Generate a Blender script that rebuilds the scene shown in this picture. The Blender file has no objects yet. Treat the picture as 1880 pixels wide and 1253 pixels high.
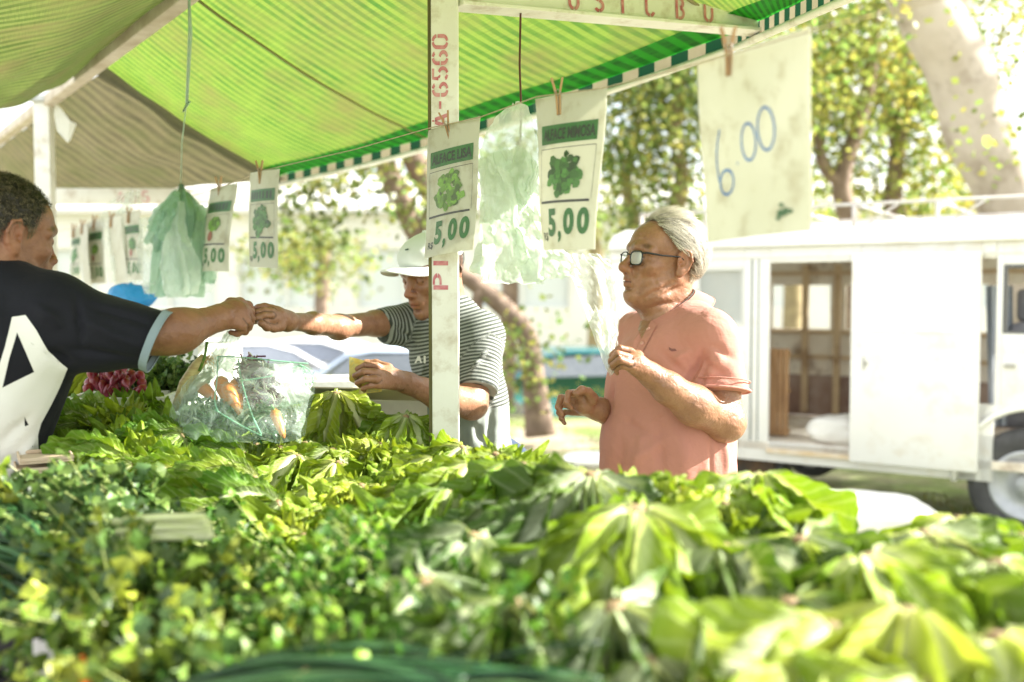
import bpy, bmesh, math, random
import numpy as np
from mathutils import Vector, Matrix, noise as mnoise
from mathutils.bvhtree import BVHTree
R = math.radians
random.seed(7)
scene = bpy.context.scene
COL = scene.collection
# ---------------------------------------------------------------- camera
CAM_Z = 1.45; PITCH = math.atan(86.5 / 1828.0)
cam_d = bpy.data.cameras.new('camera'); cam = bpy.data.objects.new('camera', cam_d); COL.objects.link(cam)
cam.location = (0, 0, CAM_Z); cam.rotation_euler = (R(90) - PITCH, 0, 0)
cam_d.lens = 35.0; cam_d.sensor_width = 36.0; cam_d.clip_start = 0.05; cam_d.clip_end = 600
cam_d.dof.use_dof = True; cam_d.dof.focus_distance = 2.47; cam_d.dof.aperture_fstop = 1.8
scene.camera = cam
# ---------------------------------------------------------------- world, sun, exposure
SUN_EL = R(31.5); SUN_AZ = R(84)          # azimuth clockwise from +Y: the sun stands to the right, a little in front
w = bpy.data.worlds.new('World'); scene.world = w; w.use_nodes = True
nt = w.node_tree
sky = nt.nodes.new('ShaderNodeTexSky'); sky.sky_type = 'NISHITA'; sky.sun_disc = False
sky.sun_elevation = SUN_EL; sky.sun_rotation = SUN_AZ; sky.dust_density = 1.2; sky.air_density = 1.0
bg = nt.nodes['Background']; bg.inputs[1].default_value = 0.08
wm_ = nt.nodes.new('ShaderNodeMixRGB'); wm_.blend_type = 'MULTIPLY'; wm_.inputs[0].default_value = 1; wm_.inputs[2].default_value = (1.0, .96, .90, 1)   # the warm balance of the photograph
tc_ = nt.nodes.new('ShaderNodeTexCoord'); cn_ = nt.nodes.new('ShaderNodeTexNoise'); cn_.inputs['Scale'].default_value = 2.2; cn_.inputs['Detail'].default_value = 7   # thin bright cloud
cr0 = nt.nodes.new('ShaderNodeMapRange'); cr0.inputs[1].default_value = .3; cr0.inputs[2].default_value = .6; cr0.inputs[3].default_value = .35; cr0.inputs[4].default_value = .95
cm_ = nt.nodes.new('ShaderNodeMixRGB'); cm_.inputs[2].default_value = (4.6, 4.8, 5.0, 1)
nt.links.new(tc_.outputs['Generated'], cn_.inputs['Vector']); nt.links.new(cn_.outputs[0], cr0.inputs[0]); nt.links.new(cr0.outputs[0], cm_.inputs[0]); nt.links.new(sky.outputs[0], cm_.inputs[1])
nt.links.new(cm_.outputs[0], wm_.inputs[1]); nt.links.new(wm_.outputs[0], bg.inputs[0])
sd = bpy.data.lights.new('sun', 'SUN'); sun = bpy.data.objects.new('sun', sd); COL.objects.link(sun)
sd.energy = 3.3; sd.angle = R(0.6); sd.color = (1.0, 0.95, 0.87)
sdir = Vector((math.sin(SUN_AZ) * math.cos(SUN_EL), math.cos(SUN_AZ) * math.cos(SUN_EL), math.sin(SUN_EL)))
sun.rotation_euler = sdir.to_track_quat('Z', 'Y').to_euler(); sun.location = sdir * 30
vs = scene.view_settings; vs.view_transform = 'Standard'; vs.look = 'None'; vs.exposure = 2.66; vs.gamma = 1.0
scene.cycles.max_bounces = 10; scene.cycles.transparent_max_bounces = 16
scene.cycles.sample_clamp_indirect = 6.0
# ---------------------------------------------------------------- helpers
CP, SP = math.cos(PITCH), math.sin(PITCH)
def P(px, py, d):
    """point seen at photograph pixel (px, py) at depth d metres"""
    X = (px - 940) / 1828.0 * d; U = (626.5 - py) / 1828.0 * d
    return Vector((X, d * CP + U * SP, CAM_Z - d * SP + U * CP))
def lerp(a, b, t): return a + (b - a) * t
def tag(o, label=None, cat=None, group=None, kind=None):
    if label: o['label'] = label
    if cat: o['category'] = cat
    if group: o['group'] = group
    if kind: o['kind'] = kind
    return o
def thing(name, loc, label, cat, group=None):
    o = bpy.data.objects.new(name, None); COL.objects.link(o); o.location = loc; o.empty_display_size = .1
    bpy.context.view_layer.update()
    return tag(o, label, cat, group)
def put(name, me, m, parent=None, smooth=True):
    o = bpy.data.objects.new(name, me); COL.objects.link(o)
    if m is not None:
        for mm in (m if isinstance(m, (list, tuple)) else [m]): me.materials.append(mm)
    if smooth: me.polygons.foreach_set('use_smooth', [True] * len(me.polygons))
    if parent is not None:
        o.parent = parent
        T = parent.location.copy(); p = parent.parent
        while p: T += p.location; p = p.parent
        o.location = -T if parent.parent is None and parent.type == 'EMPTY' else Vector((0, 0, 0))
    return o
def copy_tree(o, parent=None):
    c = o.copy(); COL.objects.link(c)
    if parent is not None: c.parent = parent
    for ch in o.children: copy_tree(ch, c)
    return c
class MB:
    """collects geometry for ONE mesh object"""
    def __init__(s): s.v = []; s.f = []; s.uv = []; s.c = []; s.mi = []
    def add(s, vs, fs, uv=None, c=None, mi=0):
        b = len(s.v); s.v += [tuple(v) for v in vs]; s.f += [tuple(i + b for i in f) for f in fs]
        s.uv += list(uv) if uv is not None else [(0, 0)] * len(vs)
        if c is None: c = (1, 1, 1)
        s.c += list(c) if isinstance(c, list) else [c] * len(vs)
        s.mi += [mi] * len(fs)
    def box(s, c, size, M=None, bev=0, mi=0, col=None):
        c = Vector(c); hx, hy, hz = size[0] / 2, size[1] / 2, size[2] / 2
        if bev <= 0:
            vs = [Vector((x * hx, y * hy, z * hz)) for x in (-1, 1) for y in (-1, 1) for z in (-1, 1)]
            fs = [(0, 1, 3, 2), (4, 6, 7, 5), (0, 4, 5, 1), (2, 3, 7, 6), (0, 2, 6, 4), (1, 5, 7, 3)]
        else:
            bm = bmesh.new(); bmesh.ops.create_cube(bm, size=2)
            for v in bm.verts: v.co = Vector((v.co.x * hx, v.co.y * hy, v.co.z * hz))
            bmesh.ops.bevel(bm, geom=list(bm.edges), offset=bev, segments=2, affect='EDGES', profile=.5)
            vs = [v.co.copy() for v in bm.verts]; fs = [tuple(v.index for v in f.verts) for f in bm.faces]
            bm.free()
        if M is not None: vs = [M @ v for v in vs]
        s.add([v + c for v in vs], fs, mi=mi, c=col)
    def beam(s, a, b, w, h, up=Vector((0, 0, 1)), bev=0, mi=0, col=None):
        a = Vector(a); b = Vector(b); d = (b - a); L = d.length; d.normalize()
        side = d.cross(up).normalized(); u2 = side.cross(d).normalized()
        M = Matrix((side, d, u2)).transposed()
        s.box((a + b) / 2, (w, L, h), M, bev, mi, col)
    def tube(s, pts, r, n=8, cap=True, mi=0, col=None, flat=1.0, up=None):
        pts = [Vector(p) for p in pts]; m = len(pts)
        rs = r if isinstance(r, (list, tuple)) else [r] * m
        vs, uv, fs = [], [], []; prev = None; acc = 0
        for i, p in enumerate(pts):
            t = (pts[min(i + 1, m - 1)] - pts[max(i - 1, 0)])
            t = t.normalized() if t.length > 1e-9 else Vector((0, 0, 1))
            if prev is None:
                a = (up or Vector((0, 0, 1))) if abs(t.dot(up or Vector((0, 0, 1)))) < .95 else Vector((1, 0, 0))
                prev = (a - t * a.dot(t)).normalized()
            else:
                prev = (prev - t * prev.dot(t)).normalized()
            q = t.cross(prev)
            if i: acc += (p - pts[i - 1]).length
            for k in range(n):
                an = 2 * math.pi * k / n
                vs.append(p + (prev * math.cos(an) * flat + q * math.sin(an)) * rs[i]); uv.append((k / n, acc))
        for i in range(m - 1):
            for k in range(n):
                fs.append((i * n + k, i * n + (k + 1) % n, (i + 1) * n + (k + 1) % n, (i + 1) * n + k))
        if cap:
            fs.append(tuple(range(n - 1, -1, -1))); fs.append(tuple((m - 1) * n + k for k in range(n)))
        s.add(vs, fs, uv, mi=mi, c=col)
    def grid(s, fn, nu, nv, mi=0, col=None):
        vs, uv, fs, cs = [], [], [], []
        for i in range(nu + 1):
            for j in range(nv + 1):
                u, v = i / nu, j / nv
                vs.append(fn(u, v)); uv.append((u, v))
                if callable(col): cs.append(col(u, v))
        for i in range(nu):
            for j in range(nv):
                a = i * (nv + 1) + j; fs.append((a, a + nv + 1, a + nv + 2, a + 1))
        s.add(vs, fs, uv, mi=mi, c=cs if callable(col) else col)
    def lathe(s, prof, c, axis, n=32, mi=0, col=None):
        """prof: list of (radius, offset along axis)"""
        axis = Vector(axis).normalized(); a = Vector((0, 0, 1)) if abs(axis.z) < .9 else Vector((1, 0, 0))
        e1 = axis.cross(a).normalized(); e2 = axis.cross(e1); c = Vector(c)
        vs = [c + axis * o + (e1 * math.cos(2 * math.pi * k / n) + e2 * math.sin(2 * math.pi * k / n)) * r for r, o in prof for k in range(n)]
        fs = [(i * n + k, i * n + (k + 1) % n, (i + 1) * n + (k + 1) % n, (i + 1) * n + k) for i in range(len(prof) - 1) for k in range(n)]
        s.add(vs, fs, mi=mi, c=col)
    def prism(s, poly, nrm, th, mi=0, col=None):
        """closed 3D polygon extruded along nrm by th"""
        nrm = Vector(nrm).normalized(); n = len(poly); a = [Vector(p) for p in poly]; b = [p + nrm * th for p in a]
        s.add(a + b, [tuple(range(n)), tuple(range(2 * n - 1, n - 1, -1))] + [(i, i + n, (i + 1) % n + n, (i + 1) % n) for i in range(n)], mi=mi, c=col)
    def mesh(s, name='m'):
        me = bpy.data.meshes.new(name); me.from_pydata(s.v, [], s.f)
        n = len(me.loops); li = np.empty(n, dtype=np.int32); me.loops.foreach_get('vertex_index', li)
        uv = me.uv_layers.new(name='UVMap'); uv.data.foreach_set('uv', np.array(s.uv, dtype=np.float32)[li].ravel())
        ca = me.color_attributes.new('Col', 'FLOAT_COLOR', 'POINT')
        c = np.ones((len(s.v), 4), dtype=np.float32); c[:, :3] = np.array(s.c, dtype=np.float32); ca.data.foreach_set('color', c.ravel())
        if any(s.mi): me.polygons.foreach_set('material_index', s.mi)
        me.update(); return me
    def build(s, name, m, parent=None, smooth=True): return put(name, s.mesh(name), m, parent, smooth)
def finish_sharp(o, deg=35):
    me = o.data
    bm = bmesh.new(); bm.from_mesh(me); bmesh.ops.recalc_face_normals(bm, faces=bm.faces)
    for e in bm.edges:
        if len(e.link_faces) == 2 and e.calc_face_angle(0) > R(deg): e.smooth = False
    bm.to_mesh(me); bm.free(); return o
# ---------------------------------------------------------------- materials
def newmat(name):
    m = bpy.data.materials.new(name); m.use_nodes = True; t = m.node_tree
    return m, t, t.nodes, t.links, t.nodes['Principled BSDF']
def nd(t, typ, **kw):
    n = t.nodes.new(typ)
    for k, v in kw.items():
        if k.startswith('i_'):
            key = k[2:]; n.inputs[int(key) if key.isdigit() else key].default_value = v
        else: setattr(n, k, v)
    return n
def rgba(c): return (c[0], c[1], c[2], 1)
def pmat(name, c1, c2=None, scale=12, rough=.6, bump=0, bscale=60, transl=0, tcol=None, vcol=False, sss=0, metal=0, detail=6,
         coord='Object', alpha=1, dirt=None, dscale=5, spec=.5, sheen=0, stretch=None, glossmix=0):
    m, t, N, L, b = newmat(name)
    tc = nd(t, 'ShaderNodeTexCoord'); src = tc.outputs[coord]
    if stretch:
        mp = nd(t, 'ShaderNodeMapping'); mp.inputs['Scale'].default_value = stretch; L.new(src, mp.inputs[0]); src = mp.outputs[0]
    col = None
    nz = nd(t, 'ShaderNodeTexNoise', i_Scale=scale, i_Detail=detail); L.new(src, nz.inputs['Vector'])
    rp = nd(t, 'ShaderNodeValToRGB'); rp.color_ramp.elements[0].position = .35; rp.color_ramp.elements[1].position = .65
    rp.color_ramp.elements[0].color = rgba(c1); rp.color_ramp.elements[1].color = rgba(c2 or c1)
    L.new(nz.outputs[0], rp.inputs[0]); col = rp.outputs[0]
    if dirt:
        n2 = nd(t, 'ShaderNodeTexNoise', i_Scale=dscale, i_Detail=8, i_Roughness=.65); L.new(src, n2.inputs['Vector'])
        r2 = nd(t, 'ShaderNodeValToRGB'); r2.color_ramp.elements[0].position = .52; r2.color_ramp.elements[1].position = .7
        L.new(n2.outputs[0], r2.inputs[0]); mx = nd(t, 'ShaderNodeMixRGB'); L.new(r2.outputs[0], mx.inputs[0]); L.new(col, mx.inputs[1]); mx.inputs[2].default_value = rgba(dirt)
        col = mx.outputs[0]
    if vcol:
        at = nd(t, 'ShaderNodeAttribute', attribute_name='Col'); mx = nd(t, 'ShaderNodeMixRGB', blend_type='MULTIPLY'); mx.inputs[0].default_value = 1
        L.new(col, mx.inputs[1]); L.new(at.outputs['Color'], mx.inputs[2]); col = mx.outputs[0]
    L.new(col, b.inputs['Base Color'])
    b.inputs['Roughness'].default_value = rough; b.inputs['Metallic'].default_value = metal; b.inputs['Specular IOR Level'].default_value = spec
    if sss: b.inputs['Subsurface Weight'].default_value = sss; b.inputs['Subsurface Radius'].default_value = (.012, .005, .003); b.inputs['Subsurface Scale'].default_value = 1
    if sheen: b.inputs['Sheen Weight'].default_value = sheen
    if bump:
        nb = nd(t, 'ShaderNodeTexNoise', i_Scale=bscale, i_Detail=5); L.new(src, nb.inputs['Vector'])
        bp = nd(t, 'ShaderNodeBump', i_Strength=bump, i_Distance=.004); L.new(nb.outputs[0], bp.inputs['Height']); L.new(bp.outputs[0], b.inputs['Normal'])
    out = N['Material Output']; sh = b.outputs[0]
    if transl:
        tr = nd(t, 'ShaderNodeBsdfTranslucent')
        if tcol: tr.inputs[0].default_value = rgba(tcol)
        else: L.new(col, tr.inputs[0])
        ms = nd(t, 'ShaderNodeMixShader', i_0=transl); L.new(sh, ms.inputs[1]); L.new(tr.outputs[0], ms.inputs[2]); sh = ms.outputs[0]
    if alpha < 1:
        tp = nd(t, 'ShaderNodeBsdfTransparent'); ms = nd(t, 'ShaderNodeMixShader', i_0=alpha); L.new(tp.outputs[0], ms.inputs[1]); L.new(sh, ms.inputs[2]); sh = ms.outputs[0]
    L.new(sh, out.inputs['Surface'])
    return m
M = {}
M['white_paint'] = pmat('white_paint', (.8, .8, .76), (.74, .73, .68), scale=8, rough=.45, bump=.15, dirt=(.55, .5, .42), dscale=14)
M['van_white'] = pmat('van_white', (.82, .82, .8), (.79, .79, .76), scale=3, rough=.3, dirt=(.72, .68, .6), dscale=5)
M['old_olive'] = pmat('old_olive', (.16, .14, .04), (.1, .09, .03), scale=20, rough=.7, bump=.3, stretch=(1, 1, .2))
M['red_ink'] = pmat('red_ink', (.5, .12, .16), (.62, .3, .32), scale=60, rough=.6)
M['wood_raw'] = pmat('wood_raw', (.5, .3, .15), (.34, .19, .09), scale=10, rough=.7, bump=.2, stretch=(6, 6, .6))
M['steel'] = pmat('steel', (.5, .5, .48), (.4, .4, .38), scale=30, rough=.4, metal=.8)
M['rope'] = pmat('rope', (.5, .42, .3), (.36, .28, .2), scale=80, rough=.9)
M['dark_rod'] = pmat('dark_rod', (.1, .03, .02), rough=.5)
M['black'] = pmat('black', (.012, .012, .014), rough=.4)
M['green_string'] = pmat('green_string', (.45, .68, .55), (.6, .75, .62), scale=50, rough=.5, transl=.3)
# ================================================================ ground, lawn
def ground_mat():
    m, t, N, L, b = newmat('ground_dirt')
    tc = nd(t, 'ShaderNodeTexCoord')
    n1 = nd(t, 'ShaderNodeTexNoise', i_Scale=.55, i_Detail=8, i_Roughness=.6); L.new(tc.outputs['Object'], n1.inputs['Vector'])
    n2 = nd(t, 'ShaderNodeTexNoise', i_Scale=14, i_Detail=8, i_Roughness=.7); L.new(tc.outputs['Object'], n2.inputs['Vector'])
    r1 = nd(t, 'ShaderNodeValToRGB'); e = r1.color_ramp.elements
    e[0].position = .42; e[0].color = (.42, .36, .27, 1); e[1].position = .58; e[1].color = (.17, .24, .05, 1)
    L.new(n1.outputs[0], r1.inputs[0])
    r2 = nd(t, 'ShaderNodeValToRGB'); r2.color_ramp.elements[0].position = .3; r2.color_ramp.elements[0].color = (.45, .36, .28, 1)
    r2.color_ramp.elements[1].position = .6; r2.color_ramp.elements[1].color = (1, 1, 1, 1); L.new(n2.outputs[0], r2.inputs[0])
    mx = nd(t, 'ShaderNodeMixRGB', blend_type='MULTIPLY'); mx.inputs[0].default_value = .8
    L.new(r1.outputs[0], mx.inputs[1]); L.new(r2.outputs[0], mx.inputs[2]); L.new(mx.outputs[0], b.inputs['Base Color'])
    b.inputs['Roughness'].default_value = .95
    bp = nd(t, 'ShaderNodeBump', i_Strength=.6, i_Distance=.02); L.new(n2.outputs[0], bp.inputs['Height']); L.new(bp.outputs[0], b.inputs['Normal'])
    return m
g = MB(); g.grid(lambda u, v: Vector((-150 + 300 * u, -60 + 300 * v, .04 * mnoise.noise(Vector((u * 90, v * 90, 0))) - .02 - 1.05 * min(1, max(0, (-60 + 300 * v - 13) / 4)))), 60, 150)
tag(g.build('ground', ground_mat()), kind='structure')
pv = MB(); pv.grid(lambda u, v: Vector((-60 + 120 * u, 17.5 + 6 * v, -.98)), 4, 2)
tag(pv.build('road', pmat('asphalt', (.2, .2, .2), (.26, .26, .25), scale=3, rough=.9, bump=.2)), kind='structure')
pv = MB(); pv.grid(lambda u, v: Vector((-2.8 + 3.2 * u - .9 * v, -1 + 6.6 * v, .035)), 4, 4)
tag(pv.build('pavement', pmat('paving', (.5, .48, .44), (.42, .4, .36), scale=6, rough=.85, bump=.2, dirt=(.3, .28, .22))), kind='structure')
# short grass and leaf litter
def grass():
    rnd = random.Random(3); mb = MB()
    for i in range(15000):
        x = rnd.uniform(-5, 4.5); y = rnd.uniform(4.2, 15)
        if mnoise.noise(Vector((x * .5, y * .5, 3))) < -.08: continue
        a = rnd.uniform(0, 6.28); h = rnd.uniform(.03, .09); w_ = .006
        p = Vector((x, y, 0)); d = Vector((math.cos(a), math.sin(a), 0)); l = Vector((rnd.uniform(-.04, .04), rnd.uniform(-.04, .04), h))
        k = rnd.uniform(.6, 1.3)
        mb.add([p - d * w_, p + d * w_, p + l], [(0, 1, 2)], c=(k * rnd.uniform(.8, 1.5), k, k * .6))
    tag(mb.build('grass', pmat('grass_blade', (.1, .16, .03), (.2, .24, .06), scale=2, rough=.7, vcol=True, transl=.3)), kind='stuff')
    o = COL.objects['grass']; tag(o, 'thin short grass growing on the dirt behind the stall', 'grass')
grass()
# ================================================================ stencil lettering
def arc(cx, cy, rx, ry, a0, a1, n=8): return [(cx + rx * math.cos(R(a0 + (a1 - a0) * i / n)), cy + ry * math.sin(R(a0 + (a1 - a0) * i / n))) for i in range(n + 1)]
GL = {
 '0': [arc(.25, .72, .22, .26, 5, 85) + [], arc(.25, .72, .22, .26, 95, 180) + [(.03, .3)] + arc(.25, .28, .22, .26, 180, 262), arc(.25, .28, .22, .26, 278, 360) + [(.47, .66)]],
 '6': [arc(.25, .74, .2, .24, 30, 82), arc(.25, .72, .22, .26, 98, 180) + [(.03, .52)], [(.03, .44)] + arc(.25, .27, .22, .25, 180, 262), arc(.25, .27, .22, .25, 278, 442)],
 '5': [[(.44, .97), (.06, .97), (.05, .62)], arc(.24, .3, .22, .28, 130, 85)[:5] , arc(.24, .3, .22, .28, 75, -80), arc(.24, .3, .22, .28, -100, -150)],
 '9': [arc(.25, .72, .22, .25, -80, 180), arc(.25, .72, .22, .25, 190, 262), [(.47, .66), (.47, .3)], arc(.25, .28, .22, .26, 0, -82), arc(.25, .28, .22, .26, -98, -150)],
 '-': [[(.1, .5), (.4, .5)]],
 'A': [[(.02, .02), (.2, .85)], [(.48, .02), (.3, .85)], [(.14, .3), (.36, .3)], [(.22, .97), (.28, .97)]],
 'P': [[(.05, 0), (.05, 1)], [(.14, .97), (.25, .97)] + arc(.25, .74, .21, .23, 90, 0), arc(.25, .74, .21, .23, -10, -90) + [(.14, .51)]],
 'I': [[(.25, 0), (.25, 1)]],
 'R': [[(.05, 0), (.05, 1)], [(.14, .97), (.25, .97)] + arc(.25, .74, .21, .23, 90, -90) + [(.14, .51)], [(.26, .44), (.46, 0)]],
 'S': [arc(.25, .74, .21, .23, 30, 85), arc(.25, .74, .21, .23, 95, 265), arc(.25, .26, .21, .23, 85, -85), arc(.25, .26, .21, .23, -95, -150)],
 'T': [[(.02, .97), (.2, .97)], [(.3, .97), (.48, .97)], [(.25, .9), (.25, 0)]],
 'C': [arc(.25, .72, .21, .25, 20, 82), arc(.25, .72, .21, .25, 98, 180) + [(.04, .3)] + arc(.25, .28, .21, .25, 180, 262), arc(.25, .28, .21, .25, 278, 340)],
 'B': [[(.05, 0), (.05, 1)], [(.14, .97)] + arc(.22, .75, .2, .22, 90, -80), arc(.22, .27, .22, .24, 80, -90) + [(.14, .03)]],
 'G': [arc(.25, .72, .21, .25, 20, 82), arc(.25, .72, .21, .25, 98, 180) + [(.04, .3)] + arc(.25, .28, .21, .25, 180, 262), [(.46, .05), (.46, .42), (.3, .42)]],
}
def ribbon(mb, pts, w, fn, th=.0):
    """flat stroke in 2D mapped to 3D by fn(x, y)"""
    pts = [Vector((p[0], p[1], 0)) for p in pts]; n = len(pts); vs = []
    for i, p in enumerate(pts):
        t = (pts[min(i + 1, n - 1)] - pts[max(i - 1, 0)]).normalized(); q = Vector((-t.y, t.x, 0)) * w / 2
        vs += [fn(*(p + q).xy), fn(*(p - q).xy)]
    mb.add(vs, [(2 * i, 2 * i + 1, 2 * i + 3, 2 * i + 2) for i in range(n - 1)])
def stencil(mb, text, fn, adv=.62, w=.13):
    x = 0
    for ch in text:
        if ch in GL:
            for st in GL[ch]:
                if len(st) > 1: ribbon(mb, [(x + a, b) for a, b in st], w, fn)
        x += adv
# ================================================================ stall frame
D0 = 2.47
pt = thing('stall_post', P(815, 540, D0) * 1 - Vector((0, 0, CAM_Z)), 'white metal stall post with red stencilled digits between the young man and the elderly man', 'post', 'posts of the stall frame')
yF = D0  # front face distance
def XZ(px, d=D0): return (px - 940) / 1828.0 * d
mb = MB(); mb.box((XZ(817.5), yF + .02, 1.35), (XZ(842) - XZ(793), .04, 2.7), bev=.002); mb.build('front_face', M['white_paint'], pt, False)
mb = MB(); mb.box((XZ(789.5), yF + .034, 1.35), (XZ(792.6) - XZ(786.5), .05, 2.7)); mb.build('side_strip', M['old_olive'], pt, False)
mb = MB()
def fpost(x0, z0, h):   # letters turned a quarter, reading upwards
    return lambda x, y: Vector((x0 + (1 - y) * -h, yF - .0015, z0 + x * h))
zpx = lambda py: P(815, py, D0).z
hh = XZ(823) - XZ(796)
def rot_text(mb, s, py_bottom, py_top):
    n = len(s); H = zpx(py_top) - zpx(py_bottom); k = H / (n * .62)
    fn = lambda x, y: Vector((XZ(823) - y * hh, yF - .0015, zpx(py_bottom) + x * k))
    stencil(mb, s, fn, w=.15)
rot_text(mb, 'A-6560', 237, 66)
mb.build('stencil_marking', M['red_ink'], pt, False); mb = MB(); rot_text(mb, 'PIR', 531, 430)
mb.build('stencil_marking', M['red_ink'], pt, False)
mb = MB(); mb.box(P(817.5, 12, D0 - .004), (.053, .006, .058), bev=.002)
for dx in (-.017, .017):
    for dz in (-.018, .018): mb.lathe([(.0, -.005), (.0045, -.004), (.0045, 0)], P(817.5, 12, D0 - .006) + Vector((dx, 0, dz - .002)), (0, 1, 0), 10)
mb.build('bracket_plate', M['white_paint'], pt, False)
# beam carrying the awning edge, with its lettering
bA = P(838, -26, 2.47)
bA.z = P(845, -22, 2.47).z; bB = P(1407, 34, 3.0)
bd = (bB - bA).normalized()
bt = thing('awning_beam', (bA + bB) / 2, 'white beam with faded red stencilled letters running out to the striped awning edge', 'beam')
mb = MB(); mb.beam(bA, bB, .03, .078, bev=.002); mb.build('web', M['white_paint'], bt, False)
mb = MB(); mb.beam(bA - Vector((0, 0, .044)), bB - Vector((0, 0, .044)) + bd * .02, .075, .009, bev=.001); mb.build('flange', M['white_paint'], bt, False)
side = bd.cross(Vector((0, 0, 1))).normalized()
if side.y > 0: side = -side
upv = side.cross(bd).normalized(); upv = upv if upv.z > 0 else -upv
mb = MB(); L_ = (bB - bA).length
for ch, px in (('0', 1045), ('S', 1090), ('T', 1133), ('C', 1182), ('B', 1237), ('0', 1288)):
    tt = 0.0
    best = min(range(400), key=lambda i: abs(((bA + bd * (L_ * i / 400)).x / (bA + bd * (L_ * i / 400)).y) * 1828 + 940 - px))
    o_ = bA + bd * (L_ * best / 400) + side * .0175 - upv * .03
    stencil(mb, ch, lambda x, y: o_ + bd * ((x - .25) * .062) + upv * (y * .058), w=.15)
mb.build('stencil_marking', M['red_ink'], bt, False)
# far post, cross bar and top bar
def simple_post(name, px0, px1, pytop, d, label):
    x0, x1 = XZ(px0, d), XZ(px1, d); zt = P(px0, pytop, d).z; c = Vector(((x0 + x1) / 2, d, 0))
    t = thing(name, c, label, 'post', 'posts of the stall frame')
    mb = MB(); mb.box((c.x, d, zt / 2), (x1 - x0, .06, zt), bev=.004); mb.build('shaft', M['white_paint'], t, False)
    mb = MB(); mb.box((c.x, d - .002, zt + .012), ((x1 - x0) * 1.25, .09, .03), bev=.004); mb.build('cap_plate', M['steel'], t, False)
simple_post('stall_post', 74, 103, 192, 4.8, 'plain white far post rising behind the head of the vendor in the dark jersey')
RZ = 2.37
rA = P(330, 0, 3.1); rB = P(84, 190, 4.8)
rd = (rA - rB).normalized(); r0 = rB - rd * 5.5; r1 = rA + rd * 3.2
mb = MB(); mb.beam(r0, r1, .05, .05, bev=.004); o = mb.build('top_bar', pmat('weathered_bar', (.62, .55, .46), (.45, .37, .28), scale=9, rough=.6, bump=.2))
tag(o, 'long weathered white top bar under the meeting line of the two awnings', 'bar')
mb = MB(); mb.beam(P(40, 361, 5.4), P(505, 361, 5.6), .05, .085, bev=.003)
o = mb.build('cross_beam', M['white_paint']); tag(o, 'pale horizontal far beam behind the hanging price signs on the left', 'beam')
mb = MB(); o_ = P(215, 372, 5.36)
stencil(mb, 'A65', lambda x, y: o_ + Vector((x * .075, 0, y * .06)), adv=.9); mb.build('stencil_marking', M['red_ink'], o, False)
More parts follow.
